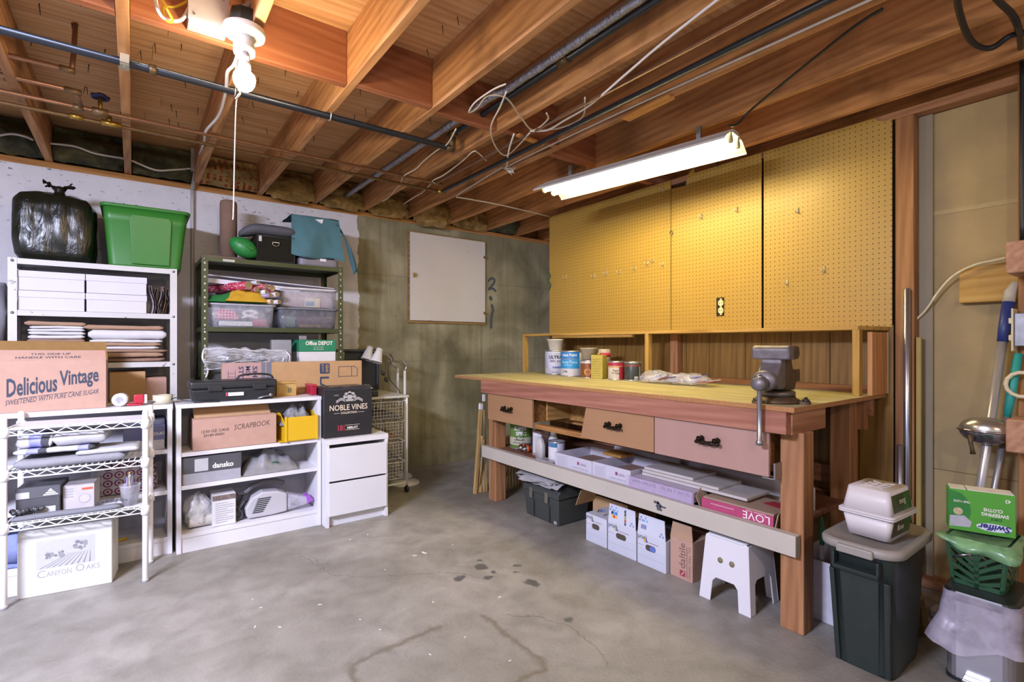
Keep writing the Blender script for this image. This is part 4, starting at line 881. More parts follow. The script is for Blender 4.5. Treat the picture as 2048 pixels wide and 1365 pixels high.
stack(176, 333, [(.018,LIN,.006,-.02,'flat white folded cloth under the thick one in the right stack','folded_linen'),(.055,LIN,0,.0,'thick white folded cloth in the right stack','folded_linen'),(.026,BRN2,-.02,-.015,'brown paper lying on top of the thick white cloth','folded_paper')], AY0+.02, zt, .3, 0)
# two tan cartons on the lowest visible shelf
a = fy(219,291,746,800,AY0+.03); carton('tan lidded carton behind the tape dispenser', a[0], a[1], AY0+.03, AY0+.3, zA4+.001, a[3], CARD2, flaps=True)
a = fy(291,338,757,800,AY0+.05); carton('smaller tan carton beside the shelving post', a[0], a[1]-.012, AY0+.05, AY0+.3, zA4+.001, a[3], CARD, flaps=True)
# things peeking in at the far left, beyond the post
solo('duffel_bag', rslab(-.86,-.555,3.8,4.1,1.11,1.475,5,.012), FABRIC('6d6c70','83828a'), 'grey soft bag cut by the left edge beside the shelving post', 'bag', loc=(-.7,3.95,1.11))
carton('pink-brown carton at the far left under the grey bag', -.85, -.56, 3.78, 4.08, .82, 1.105, CARD, tape=PAPERW)
# --- brown soda carton standing on the bookcase
yf = 3.36; xa, xb = -.575, P(212,760,Y=yf).x; z0 = BH+.001; z1 = P(120,722,Y=yf).z; zf = P(214,687,Y=yf+.28).z
sc = thing('soda_carton', 'open brown soda carton with printed lettering on the left bookcase', 'box', ((xa+xb)/2, yf+.14, z0))
m = MB(); m.box(xa, xb, yf, yf+.004, z0, z1); m.box(xa, xb, yf+.246, yf+.25, z0, z1); m.box(xa, xa+.004, yf+.004, yf+.246, z0, z1); m.box(xb-.004, xb, yf+.004, yf+.246, z0, z1); m.box(xa+.004, xb-.004, yf+.004, yf+.246, z0, z0+.004)
wpart('box_body', m, CARD, sc)
wpart('front_flap', MB().hexa([(xa,yf,z1),(xb,yf,z1),(xb,yf+.004,z1),(xa,yf+.004,z1)], [(xa+.01,yf+.05,z1+.055),(xb-.005,yf+.05,z1+.05),(xb-.005,yf+.054,z1+.05),(xa+.01,yf+.054,z1+.055)]), CARD, sc)
wpart('rear_flap', MB().hexa([(xa,yf+.246,z1),(xb,yf+.246,z1),(xb,yf+.25,z1),(xa,yf+.25,z1)], [(xa,yf+.27,z1+.1),(xb-.01,yf+.27,z1+.095),(xb-.01,yf+.274,z1+.095),(xa,yf+.274,z1+.1)]), CARDIN, sc)
tl = V((math.cos(.11),0,math.sin(.11)))
o = P(13,796,Y=yf); text('Delicious', o, tl, UZ, w=P(115,780,Y=yf).x-o.x, h=.088, mat=INK, parent=sc, bold=.025)
o = P(119,782,Y=yf); text('Vintage', o, tl, UZ, w=P(198,760,Y=yf).x-o.x, h=.098, mat=INK, parent=sc, bold=.025)
o = P(10,812,Y=yf); text('SWEETENED WITH PURE CANE SUGAR', o, tl, UZ, w=P(198,785,Y=yf).x-o.x, h=.024, mat=INK, parent=sc, shear=.25)
flat([(0,0),(.2,.022),(.2,.024),(0,.002)], P(38,798,Y=yf), UX, UZ, INK, sc)
fu = V((0,.05,.0525)).normalized()
o = V((xa+.12, yf+.012, z1+.012)); text('HANDLE WITH CARE', o, UX, fu, w=.24, h=.014, mat=INK, parent=sc, bold=.01); text('THIS SIDE UP', o + fu*.024 + UX*.05, UX, fu, w=.15, h=.012, mat=INK, parent=sc, bold=.01)
# tape dispenser and tape rolls
td = thing('tape_dispenser', 'red tape gun with a roll of white tape on the left bookcase', 'tape dispenser', (P(258,805,Y=3.35).x, 3.36, BH+.001))
obj('tape_roll', MB().lathe([(.018,-.022),(.034,-.022),(.034,.022),(.018,.022),(.018,-.022)], (-.035,.02,.0345), 26, (.25,1,0)), M('cfcdd0', .4), td)
obj('gun_frame', MB().box(-.01,.06,-.005,.04,.0,.012).box(.02,.065,-.012,.03,.012,.058), M('b0263a', .35), td, .006)
obj('cutter', MB().box(.066,.078,-.014,.032,.012,.056), M('d8d6d8',.5), td, .002); 
solo('tape_roll', MB().lathe([(.028,0),(.047,0),(.047,.048),(.028,.048),(.028,0)], (P(326,805,Y=3.37).x,3.39,BH+.001), 30), M('c3c0a8', .3), 'roll of clear packing tape at the right end of the left bookcase', 'tape')
cable('thin_cord', [P(290,806,Y=3.36)+V((0,0,.004)), P(330,803,Y=3.36), P(352,796,Y=3.36), P(366,801,Y=3.34), P(400,806,Y=3.3)+V((0,0,.006)), P(440,806,Y=3.29)+V((0,0,.006))], .003, BCAB, 'thin black cord lying across the gap between the bookcases', 'cord', 5)

# ---------------------------------------------------------------- on the olive shelving unit
ZB = 1.7015
CARPET = FABRIC('6b5548', '8d7565', 90, 1, .9)
sc_ = thing('scratching_post', 'brown carpeted cat scratching post on top of the olive shelving unit', 'scratching post', (P(457,480,Y=3.98).x, 3.98, ZB))
rp_ = (P(475,480,Y=3.98).x - P(440,480,Y=3.98).x)/2; hp = P(457,402,Y=3.98).z - ZB
obj('base', MB().box(-.13,.13,-.06,.19,0,.035), CARPET, sc_, .012, 3); obj('post', MB().lathe([(rp_,.035),(rp_,hp-.025),(rp_*.93,hp-.008),(rp_*.7,hp),(0,hp)], n=28), CARPET, sc_)
fb = P(488,493,Y=3.84); FBM = M('277a38', .4, 0, .2, 90, .5)
m = MB(); ax = V((.85,0,-.5)).normalized(); m.lathe([(.0,-.1),(.025,-.088),(.048,-.06),(.062,-.025),(.065,0),(.062,.025),(.048,.06),(.025,.088),(0,.1)], (fb.x,3.835,ZB+.088), 26, ax)
fbt = thing('football', 'bright green toy football leaning on the black bag', 'football', (fb.x,3.835,ZB)); wpart('ball', m, FBM, fbt)
u_ = ax; n2 = V((0,-1,0)).cross(u_)
wpart('laces', MB().tube([V((fb.x,3.835,ZB+.088)) + u_*k + n2*(-.0) + V((0,-.066*math.cos(abs(k)*9),0)) for k in (-.05,-.025,0,.025,.05)], .003, 5), M('257a36',.5), fbt)
# black bag with a ring
a = fy(513,592,466,521,3.80); bb = thing('black_bag', 'black canvas case with a metal ring under the grey cushion', 'bag', ((a[0]+a[1])/2, 3.9, ZB))
BCV = FABRIC('16150f', '26241c', 160); wpart('bag_body', MB().box(a[0], a[1], 3.80, 4.05, ZB, a[3]), BCV, bb, .012, 3)
wpart('piping', MB().tube([(a[0]+.01,3.799,ZB+.008),(a[1]-.01,3.799,ZB+.008),(a[1]-.006,3.799,a[3]-.012),(a[0]+.006,3.799,a[3]-.012)], .004, 6, closed=True), BLACKP, bb)
c = P(552,486,Y=3.79); wpart('ring', MB().tube([(c.x+.022*math.cos(k*math.pi/8), 3.79, c.z-.004-.02*math.sin(k*math.pi/8)) for k in range(9)] + [(c.x-.022,3.79,c.z+.002),(c.x+.022,3.79,c.z+.002)], .0028, 6, closed=True), M('b8b2a0', .3, .8), bb)
wpart('buckle', MB().box(P(518,475,Y=3.79).x, P(524,475,Y=3.79).x, 3.793, 3.8, P(518,482,Y=3.79).z, P(518,471,Y=3.79).z), M('b9b6b4', .5), bb, .002)
a2 = (P(481,460,Y=3.82).x, P(596,460,Y=3.82).x); m = MB(); n_ = 26; rings = []
for i in range(n_+1):
    u = i/n_; rr_ = .042*(1-abs(2*u-1)**5*.55); x = a2[0] + (a2[1]-a2[0])*u; zc = a[3] + .034 + (-.04*(1-u*3)**2 if u < .33 else 0)
    rings.append([(x, 3.87 + rr_*2.4*math.cos(q*2*math.pi/18) , zc + rr_*math.sin(q*2*math.pi/18)*(1 + .1*noise.noise(V((x*20,q,0)))) ) for q in range(18)])
solo('cushion', m.loft(rings), FABRIC('4a4a50', '63636a', 140), 'grey fleece cushion draped over the black bag', 'cushion', loc=((a2[0]+a2[1])/2, 3.87, a[3]))
# grey tray and blue towel
gx0, gx1 = P(597,525,Y=3.80).x, P(680,525,Y=3.80).x
gt = thing('grey_case', 'grey plastic case under the blue towel', 'case', ((gx0+gx1)/2, 3.94, ZB))
wpart('case_base', MB().prism(rrect(gx1-gx0, .28, .05, 4, (gx0+gx1)/2, 3.94), lambda u, v_, w_: (u,v_,w_), ZB, ZB+.06), M('77737e',.5), gt, .012, 2)
wpart('case_top', MB().prism(rrect(gx1-gx0-.03, .25, .05, 4, (gx0+gx1)/2, 3.94), lambda u, v_, w_: (u,v_,w_), ZB+.061, P(600,445,Y=3.94).z), M('6d6a74',.5), gt, .03, 3)
wpart('case_label', MB().box(P(640,516,Y=3.8).x, P(652,516,Y=3.8).x, 3.796, 3.7995, ZB+.04, ZB+.058), PAPERW, gt)
TW_ = FABRIC('44676e', '5a828a', 220, 1, .7)
top = P(600,436,Y=3.9).z
def towel(u, v_):
    # u left->right, v: 0 at the back top edge, flows over the front and down
    xa, xb = P(580,440,Y=3.85).x, P(672,440,Y=3.85).x; 
    if v_ < .3: y_ = 4.1 - (4.1-3.81)*(v_/.3); z = top + .01*math.sin(u*3) - .03*(u > .8)*(u-.8)*5
    else:
        k = (v_-.3)/.7; y_ = 3.81 - .035*math.sin(k*1.6) + .024*math.sin(u*7 + k*2.2 + 1.2*math.sin(u*3))*k; z = top - k*(.25 + .06*u + .015*math.sin(u*6))
        z -= .03*math.sin(k*1.57)*(1-u)
    x = xa + (xb-xa)*u + (.03*u*v_) + .02*(v_-.3)*(u-.3)
    y_ += .006*noise.noise(V((x*15, z*12, 3))); z += .006*noise.noise(V((x*9, y_*9, 7)))
    if v_ < .3: z -= .09*max(0, u-.72)/.28*(1-.3*v_)
    return V((x, y_, z))
m = MB().grid(towel, 26, 30); m.grid(lambda u, v_: towel(u,v_) + V((0,.006 if v_ >= .28 else 0,-.006)), 26, 30)
tw = thing('towel', 'teal blue towel draped over the grey case and the shelf corner', 'towel', ((gx0+gx1)/2,3.9,top)); wpart('cloth', m, TW_, tw)
def tail(u, v_):
    a_ = towel(.93, .25 + .2*u); z1_ = P(703,552,Y=3.78).z; y_ = 3.79 + .09*u + .012*math.sin(v_*7+u*8)
    x = a_.x + .0 + (P(712,500,Y=3.8).x - P(672,450,Y=3.8).x)*(v_**.75) + .02*u - .015*math.sin(u*6)*v_
    return V((x, y_, top - .035 - .0*u - (top - .05 - z1_)*v_**1.25*(1-.28*abs(u-.35))))
m = MB().grid(tail, 14, 22); m.grid(lambda u, v_: tail(u,v_) + V((-.004,.005,-.004)), 14, 22); wpart('hanging_corner', m, TW_, tw)
wpart('care_tag', MB().hexa([(tail(0,0).x-.15,3.80,top-.02),(tail(0,0).x-.11,3.79,top-.045),(tail(0,0).x-.10,3.79,top-.043),(tail(0,0).x-.09,3.80,top-.012)], [(tail(0,0).x-.15,3.805,top-.018),(tail(0,0).x-.11,3.795,top-.043),(tail(0,0).x-.10,3.795,top-.04),(tail(0,0).x-.09,3.805,top-.01)]), PAPERW, tw)
wpart('shelf_label', MB().box(P(446,524,Y=3.75).x, P(470,524,Y=3.75).x, 3.757, 3.7595, 1.675, 1.69), M('b4b3a8', .7), [o for o in bpy.data.objects if o.name.startswith('shelving_unit') and 'olive' in o['label']][0])
# clear bins on the middle shelf
CB = FILM('clear_bin', 'c9ccd6', .38, .2); CBG = FILM('grey_clear_bin', '83858f', .55, .2)
def bin_(label, xl, xr, yt, yb, Yf, dep, lidm, bodym, z0, name='clear_bin', ins=.02, lidh=.016):
    a = fy(xl, xr, yt, yb, Yf); x0, x1, z1 = a[0], a[1], a[3]
    r = thing(name, label, 'storage bin', ((x0+x1)/2, Yf+dep/2, z0)); outer = []; 
    rg = lambda g, z, rr_: [(p, q, z) for p, q in rrect(x1-x0-2*g, dep-2*g, rr_, 4, (x0+x1)/2, Yf+dep/2)]
    wpart('bin_body', MB().loft([rg(ins,z0,.03), rg(.008,z1-lidh,.03)]), bodym, r)
    wpart('lid', MB().loft([rg(.002,z1-lidh,.035), rg(-.003,z1-lidh*.6,.035), rg(-.003,z1-.003,.035), rg(.004,z1,.03)]), lidm, r)
    return r, x0, x1, z1
zb = zB2 + .0015
LIDW = M('c5c3cb', .4); LIDG = M('74767f', .35)
r1, x0, x1, z1 = bin_('clear bin with a white lid, pink polka-dot cloth and white ribbon inside', 414, 553, 604, 652, 3.785, .32, LIDW, CB, zb)
def inside(root, name, mat, x0, x1, y0, z0, z1_, sl=0, dep=.1): wpart(name, MB().hexa([(x0,y0,z0),(x1,y0,z0),(x1,y0+dep,z0),(x0,y0+dep,z0)], [(x0+sl*.2,y0,z1_),(x1-sl,y0,z1_-sl*.3),(x1-sl,y0+dep,z1_-sl*.3),(x0+sl*.2,y0+dep,z1_)]), mat, root, .003)
t = NT('polka'); v = t.coord(False); sp = t.n('SeparateXYZ', Vector=v); ca, cb = [t.math('SUBTRACT', t.math('FRACT', t.math('MULTIPLY', sp.outputs[k], 55)), .5) for k in (0,2)]
POLKA = t.fin(t.mix(t.math('LESS_THAN', t.math('ADD', t.math('MULTIPLY', ca, ca), t.math('MULTIPLY', cb, cb)), .07), 'a83858', 'dcc6cc'), .8)
inside(r1, 'polka_dot_cloth', POLKA, x0+.05, x0+.19, 3.812, zb+.05, zb+.125, .03, .04); inside(r1, 'white_packet', PAPERW, x0+.07, x0+.27, 3.81, zb+.008, zb+.04, 0, .1); inside(r1, 'pink_cloth', M('a84a5e',.8,0,.1,30), x0+.272, x1-.05, 3.81, zb+.008, zb+.06, .01, .12)
c = V((x0+.27, 3.82, zb+.09)); wpart('ribbon_roll', MB().tube([c + V((.05*math.sin(k*1.9)+.02*k/6-.03, .012*math.cos(k*2.3), .025*math.cos(k*1.3))) for k in range(9)], .009, 6, sub=4), M('d0c4c6',.6), r1)
r2, x0, x1, z1b = bin_('clear bin with a grey lid and dark contents, under the smaller clear box', 557, 678, 614, 653, 3.785, .34, LIDG, CBG, zb)
inside(r2, 'green_bag', M('7aa886',.4,0,.2,30), x0+.06, x0+.12, 3.815, zb+.01, zb+.085, .005, .1); inside(r2, 'purple_packet', M('6c4f62',.5,0,.25,30), x0+.125, x1-.07, 3.815, zb+.008, zb+.09, .004, .1); inside(r2, 'tangled_trimmings', M('9c8468',.5,0,.5,70), x0+.14, x1-.05, 3.805, zb+.006, zb+.03, .01, .01)
r3, x0, x1, z1c = bin_('clear lidded box with a patterned card, on the grey-lidded bin', 560, 677, 573, 613, 3.80, .28, M('d2cdcf',.4), CB, z1b+.0015, 'clear_bin', .012)
inside(r3, 'patterned_paper', M('a8949a',.7,0,.15,60), x0+.03, x1-.04, 3.83, z1b+.008, z1c-.025, .004, .02); inside(r3, 'card', M('d0c4a8',.7), P(610,600,Y=3.81).x, P(641,600,Y=3.81).x, 3.82, z1b+.008, z1b+.075, 0, .006)
inside(r3, 'blue_picture', M('6b8db0',.6), P(612,600,Y=3.81).x, P(629,600,Y=3.81).x, 3.8185, z1b+.018, z1b+.05, 0, .001)
# long flat white boards behind the wrap rolls
for k, (xl, xr, yl, yr, lab) in enumerate(((417,668,549,577,'upper long white foam board behind the gift wrap'),(418,600,556,577,'lower white board with faint print behind the gift wrap'))):
    p, q = P(xl, yl, Y=3.92-.06*k), P(xr, yr, Y=3.84-.02*k); th = .006 if k == 0 else .03
    solo('foam_board', MB().hexa([p+V((0,0,-th)),q+V((0,0,-th)),q+V((0,.16,-th)),p+V((0,.16,-th))], [p,q,q+V((0,.16,0)),p+V((0,.16,0))]), M('c9c6d0',.6,0,.03,9), lab, 'board')
# wrapping paper rolls: open tube ends at the right
rolls = [(497,571,.028,420,582,'af2440','wide red gift-wrap roll with a big open tube'),(516,565,.012,450,576,'b4b6c0','thin silver gift-wrap roll at the top of the pile'),(514,579,.017,436,588,'a23a50','red dotted gift-wrap roll under the wide red one'),(533,573,.017,460,590,'a8303e','red and white gift-wrap roll left of the end roll'),(545,577,.022,470,592,'8e2836','red gift-wrap roll at the right end of the upper row'),(534,584,.017,470,592,'c9ccc8','white gift-wrap roll in the middle of the pile'),(541,591,.015,485,597,'8a7aa0','purple and white gift-wrap roll in the lower row'),(555,589,.018,505,603,'c9c0c4','pale gift-wrap roll at the right of the lower row'),(544,603,.015,490,605,'cfb898','tan gift-wrap roll at the bottom of the pile'),(559,604,.015,505,610,'c2bfc0','grey-white gift-wrap roll at the bottom right of the pile')]
TUBEIN = M('7a5c30', .9); ROLLD = V((-.47,.88,-.02)).normalized()
for i, (ex, ey, rr_, sx, sy, cl, lab) in enumerate(rolls):
    e = P(ex, ey, Y=3.70 + .012*(i % 3)); d = ROLLD; e2 = e + d*.45
    r = thing('gift_wrap_roll', lab, 'wrapping paper', e, 0, 'gift-wrap rolls on the olive shelving unit')
    t = NT('giftwrap_%d' % i); v = t.coord(); vo = t.n('TexVoronoi', Vector=v, Scale=70.0); cc = t.mix(t.ramp(vo.outputs['Distance'], [(.3,(1,1,1)),(.4,(0,0,0))]), cl, t.mix(t.noise(v, 30, 2), 'd8d0d2', '7a5a78'))
    wpart('paper', MB().lathe([(rr_,0),(rr_,.40)], e, 22, d), t.fin(cc if i in (0,2,3,4,6,7) else lin(cl), .45), r)
    wpart('core_tube', MB().lathe([(rr_*.98,.0),(rr_*.84,.0),(rr_*.84,.12),(0,.12)], e, 22, d), [TUBEIN], r); wpart('core_end', MB().lathe([(rr_*1.0,-.0005),(rr_*.86,-.0005)], e, 22, d), M('c4ab84',.8), r)
# green and yellow cloth on the bin lid
def mound(x0, x1, y0, y1, z0, h_, seed, mat, label, name, cat, nu=26, nv=16, fold=.25):
    def s_(u, v_):
        b = math.sin(math.pi*u)**.6*math.sin(math.pi*v_)**.6; k = noise.noise(V((u*3.5, v_*3, seed)))*fold + noise.noise(V((u*9, v_*6, seed+5)))*fold*.5
        return (x0+(x1-x0)*u, y0+(y1-y0)*v_, z0 + max(.001, h_*b*(1+k*2)))
    m = MB().grid(s_, nu, nv); m.grid(lambda u, v_: (x0+(x1-x0)*u, y0+(y1-y0)*v_, z0), nu, nv)
    return solo(name, m, mat, label, cat, loc=((x0+x1)/2,(y0+y1)/2,z0))
za = z1 + .002
mound(P(410,590,Y=3.76).x, P(548,590,Y=3.76).x, 3.755, 3.86, za, .07, 2, FABRIC('1f5a2c','2f7a3e',60), 'dark green cloth lying on the white-lidded bin', 'green_cloth', 'cloth')
mound(P(450,590,Y=3.75).x, P(538,590,Y=3.75).x, 3.735, 3.84, za+.006, .088, 6, FABRIC('a8801c','c8a038',60), 'mustard yellow cloth on top of the green cloth', 'yellow_cloth', 'cloth', fold=.18)
# clear vinyl bag with hangers and grey goods
zc = zB3 + .0015
vb = thing('vinyl_garment_bag', 'crumpled clear vinyl bag on the lower shelf of the olive unit', 'garment bag', (.62, 3.8, zc+.12))
xa, xb = P(408,700,Y=3.74).x, P(572,700,Y=3.74).x
def vin(u, v_):
    z = P(440,742-8*u,Y=3.74).z + (.155-.05*u)*v_ + .012*noise.noise(V((u*9,v_*5,1))); y_ = 3.75 - .05*math.sin(math.pi*v_)*(1+.3*math.sin(u*17+v_*5)) + .02*noise.noise(V((u*14,v_*8,4)))
    return V((xa+(xb-xa)*u + .02*(v_-.5)*math.sin(u*8), y_, z))
wpart('vinyl_film', MB().grid(vin, 34, 16), FILM('vinyl','d6d6dc',.42,.12), vb)
ed = M('dcdce2', .3)
for k in range(4):
    wpart('welt', MB().tube([vin(j/14, min(1,max(0,.08+.28*k + .09*math.sin(j*.7+k*2.6)*(k in (1,2)) - .1*(j/14)*(k == 1)))) + V((0,-.003,0)) for j in range(15)], .0028 if k in (0,3) else .0018, 5), ed, vb)
wpart('welt', MB().tube([vin(.97, .9), vin(1,.6)+V((.01,-.01,0)), vin(1,.2)+V((.02,-.012,-.03)), vin(1,0)+V((.03,-.012,-.055)), vin(.96,0)+V((0,-.012,-.05)), vin(.95,.5)], .005, 6, sub=4), ed, vb)
wpart('welt', MB().tube([vin(0,.9), vin(0,.5)+V((-.012,0,0)), vin(.05,.1), vin(.03,-.15)+V((0,0,-.02))], .006, 6, sub=4), ed, vb)
solo('folded_goods', rslab(xa+.02, xb-.1, 3.8, 4.1, zc, zc+.16, 8, .016), FABRIC('3c3f40','5a5e60',50), 'dark grey folded goods behind the clear vinyl bag', 'folded goods')
mound(BX0+.01, xb-.1, 3.79, 4.1, zc+.165, .05, 12, FABRIC('1c1d1c','3a3c3a',40), 'black bundled cloth under the middle shelf of the olive unit', 'dark_bundle', 'cloth')
a = fy(565,583,680,732,3.79); solo('clear_folder', MB().box(a[0]-.07, a[1], 3.79, 3.84, zc, a[3]), M('8e9096',.25,0,.1,20), 'grey plastic file folder beside the green-lidded box', 'folder', bev=.003)
a = fy(598,679,680,732,3.78); gb_ = thing('file_box', 'white archive box with a green printed lid on the olive unit', 'box', ((a[0]+a[1])/2, 3.9, zc))
zl = P(598,704,Y=3.78).z; x0, x1 = a[0], min(a[1], BX1-.045)
wpart('box_body', MB().box(x0+.003, x1-.003, 3.783, 4.08, zc, zl), PAPERW, gb_, .001, 1); GRL = M('22805a',.6,0,.06,20); wpart('lid', MB().box(x0, x1, 3.779, 4.084, zl, a[3]), GRL, gb_, .0015, 1)
text('Office DEPOT', (P(611,690,Y=3.78).x, 3.779, P(611,691,Y=3.78).z), UX, UZ, w=.19, h=.03, mat=WHITEINK, parent=gb_, bold=.03); text('Technology', (P(627,697,Y=3.78).x, 3.779, P(627,696,Y=3.78).z), UX, UZ, w=.07, h=.009, mat=WHITEINK, parent=gb_); text('Essentials', (P(627,697,Y=3.78).x, 3.779, P(627,699,Y=3.78).z-.003), UX, UZ, w=.07, h=.008, mat=WHITEINK, parent=gb_)
wpart('clip', MB().box(P(598,676,Y=3.8).x, P(613,676,Y=3.8).x, 3.79, 3.81, a[3], a[3]+.03), M('9a9aa0',.3,.6), gb_, .003)

# ---------------------------------------------------------------- on and in the right-hand bookcase and chest
yl = 3.52; a = fy(444,724,727,790,yl); z0 = BH+.001
lc = thing('long_carton', 'long flattened tan carton with dark blue printing behind the black case', 'box', ((a[0]+a[1])/2, yl+.02, z0))
wpart('box_body', MB().box(a[0], a[1], yl, yl+.045, z0, a[3]), CARD2, lc, .003, 1)
zt = a[3]; s1 = P(523,750,Y=yl).x; s2 = P(543,750,Y=yl).x
flat([rect(0,0,.022,zt-z0), rect(.028,0,s2-s1-.028,zt-z0)], (s1, yl, z0), UX, UZ, M('6d7080',.8), lc, 'print_stripe')
wpart('pink_panel', MB().box(a[0]+.001, s1-.003, yl-.0006, yl-.0001, z0+.001, zt-.001), M('b08e8a',.85,0,.05,22), lc)
for k, (w_, px) in enumerate((('STO',477),('MO',491),('SHI',505))): text(w_, (P(px,736,Y=yl).x, yl-.0006, zt-.022), -UZ, UX, w=.085 if k != 1 else .06, h=.028, mat=BLUEINK, parent=lc, bold=.02, n=(0,-1,0))
ls = [rect(0,0,.002,.11), rect(.038,0,.002,.11)] + [rect(0,.02*k+.01,.04,.002) for k in range(5)]; flat(ls, (P(456,760,Y=yl).x, yl-.0006, z0+.055), UX, UZ, BLUEINK, lc, 'print_ladder')
flat([rrect(.066,.07,.008,3)], (P(648,738,Y=yl).x+.005, yl, zt-.05), UX, UZ, BLUEINK, lc, 'logo_patch'); text('pure', (P(648,738,Y=yl).x-.018, yl-.0008, zt-.022), -UZ, UX, w=.05, h=.016, mat=CARD2, parent=lc, n=(0,-1,0)); text('GEAR', (P(648,738,Y=yl).x+.01, yl-.0008, zt-.022), -UZ, UX, w=.055, h=.02, mat=CARD2, parent=lc, bold=.02, n=(0,-1,0))
text('LA', (P(640,757,Y=yl).x, yl, zt-.105), -UZ, UX, w=.11, h=.06, mat=BLUEINK, parent=lc, bold=.02, n=(0,-1,0))
fr = [rect(0,0,.13,.004), rect(0,.068,.10,.004), rect(0,0,.004,.072), rect(.09,0,.004,.072), [(.10,.072),(.13,.055),(.135,.055),(.105,.076)], rect(.13,.0,.004,.056)]
flat(fr, (P(677,750,Y=yl).x, yl, zt-.11), UX, UZ, BLUEINK, lc, 'print_frame')
# black hard case in front
yc = 3.30; a = fy(381,553,765,806,yc); z0 = BH+.001
cs = thing('hard_case', 'long black plastic hard case with two latches on the right bookcase', 'case', ((a[0]+a[1])/2, yc+.1, z0))
CSM = M('26282b',.4,0,.12,50,.15); hz = a[3]-z0; x0, x1 = a[0], a[1]
wpart('case_base', MB().taper(x0, x1, yc, yc+.19, z0, z0+hz*.62, .012), CSM, cs, .012, 3); wpart('case_lid', MB().box(x0-.004, x1+.004, yc-.004, yc+.194, z0+hz*.63, z0+hz*1.0), CSM, cs, .012, 3)
for px in (430, 519):
    c = P(px,778,Y=yc); wpart('latch', MB().box(c.x-.036, c.x+.036, yc-.012, yc-.003, z0+hz*.52, z0+hz*.78), CSM, cs, .003)
c = P(470,786,Y=yc); wpart('name_label', MB().box(c.x-.045, c.x+.045, yc-.0025, yc+.004, z0+hz*.25, z0+hz*.42), PAPERW, cs); wpart('red_corner', MB().box(c.x-.045, c.x-.035, yc-.0032, yc-.0026, z0+hz*.25, z0+hz*.42), REDINK, cs)
wpart('lock_key', MB().tube([P(515,797,Y=yc)+V((0,-.006,0)), P(528,793,Y=yc)+V((0,-.006,0)), P(540,791,Y=yc)+V((0,-.006,0))], .005, 6).lathe([(0,0),(.011,0),(.011,.006)], P(541,790,Y=yc)+V((0,-.012,0)), 12, (0,1,0)), STEEL, cs)
wpart('carry_handle', MB().tube([(x0+.24,yc+.1,z0+hz),(x0+.26,yc+.1,z0+hz+.022),(x0+.34,yc+.1,z0+hz+.03),(x0+.42,yc+.1,z0+hz+.022),(x0+.44,yc+.1,z0+hz)], .006, 6, sub=3), CSM, cs)
# wooden frame box, red tin
a = fy(553,593,764,800,3.40); fb_ = thing('picture_frame', 'small tan wooden frame standing behind the black hard case', 'frame', ((a[0]+a[1])/2,3.42,BH+.001)); x0, x1, z0, z1 = a[0], a[1], BH+.001, a[3]; WF = WOOD('8a6530','b08a4c','c4a268','X')
for q in ((x0,x1,z0,z0+.015),(x0,x1,z1-.015,z1),(x0,x0+.015,z0+.015,z1-.015),(x1-.015,x1,z0+.015,z1-.015)): wpart('frame_bar', MB().box(q[0],q[1],3.40,3.43,q[2],q[3]), WF, fb_, .002, 1)
wpart('card_panel', MB().box(x0+.015, x1-.015, 3.408, 3.414, z0+.015, z1-.015), M('b59a5e',.8), fb_); flat([rect(.01+.006*k, 0, .003, .03) for k in range(4)], ((x0+x1)/2, 3.408, z0+.02), UX, UZ, INK, fb_, 'printed_mark')
a = fy(622,652,770,797,3.36); rd = thing('red_tin', 'red tin box half hidden behind the wine carton', 'tin', ((a[0]+a[1])/2,3.42,BH+.001)); wpart('tin_body', MB().box(a[0], .943, 3.36, 3.5, BH+.001, a[3]-.012), M('a01c38',.3), rd, .004); wpart('tin_lid', MB().box(a[0]-.002, .945, 3.358, 3.502, a[3]-.012, a[3]), M('b02440',.3), rd, .004)
# wine carton on the chest
yw = 3.235; z0 = .546; x0, x1 = P(644,850,Y=yw).x, P(744,850,Y=yw).x; x0 = max(x0,.951); z1 = P(644,779,Y=yw).z
t = NT('black_carton'); v = t.coord(False); BCT = t.fin(t.mix(t.noise(v, 40, 4), '191a1d', '26272b'), .5)
wc = thing('wine_carton', 'black wine carton with cream lettering standing on the white chest', 'box', ((x0+x1)/2, yw+.135, z0))
wpart('box_body', MB().box(x0, x1, yw, yw+.27, z0, z1), BCT, wc, .002, 1)
rnd = random.Random(6); m = MB(); n_ = 26
m.grid(lambda u, v_: (x0-.002+(x1-x0+.004)*u, yw-.003+.1*v_**2, z1-.012+.024*math.sin(v_*2.2)+.006*noise.noise(V((u*12,v_*3,0)))), n_, 5); wpart('torn_tape', m, M('3a3a3e',.12,0,.2,50), wc)
W = x1-x0; wd = M('d9c9b4',.7)
text('NOBLE VINES', (x0+W*.11, yw, z0+(z1-z0)*.545), UX, UZ, w=W*.79, h=.036, mat=wd, parent=wc, bold=.01)
text('COLLECTION', (x0+W*.335, yw, z0+(z1-z0)*.472), UX, UZ, w=W*.34, h=.013, mat=wd, parent=wc, bold=.02); flat([rect(W*.2,0,W*.11,.002), rect(W*.7,0,W*.13,.002)], (x0, yw, z0+(z1-z0)*.487), UX, UZ, wd, wc, 'print_rule')
text('181', (x0+W*.28, yw, z0+(z1-z0)*.13), UX, UZ, w=W*.13, h=.036, mat=M('c0304a',.7), parent=wc, bold=.01); text('MERLOT', (x0+W*.47, yw, z0+(z1-z0)*.155), UX, UZ, w=W*.22, h=.015, mat=WHITEINK, parent=wc, bold=.03); flat([rect(0,0,W*.3,.002), rect(0,.03,W*.3,.002)], (x0+W*.43, yw, z0+(z1-z0)*.135), UX, UZ, wd, wc, 'print_rule')
em = []; cx, cz = W*.52, (z1-z0)*.86
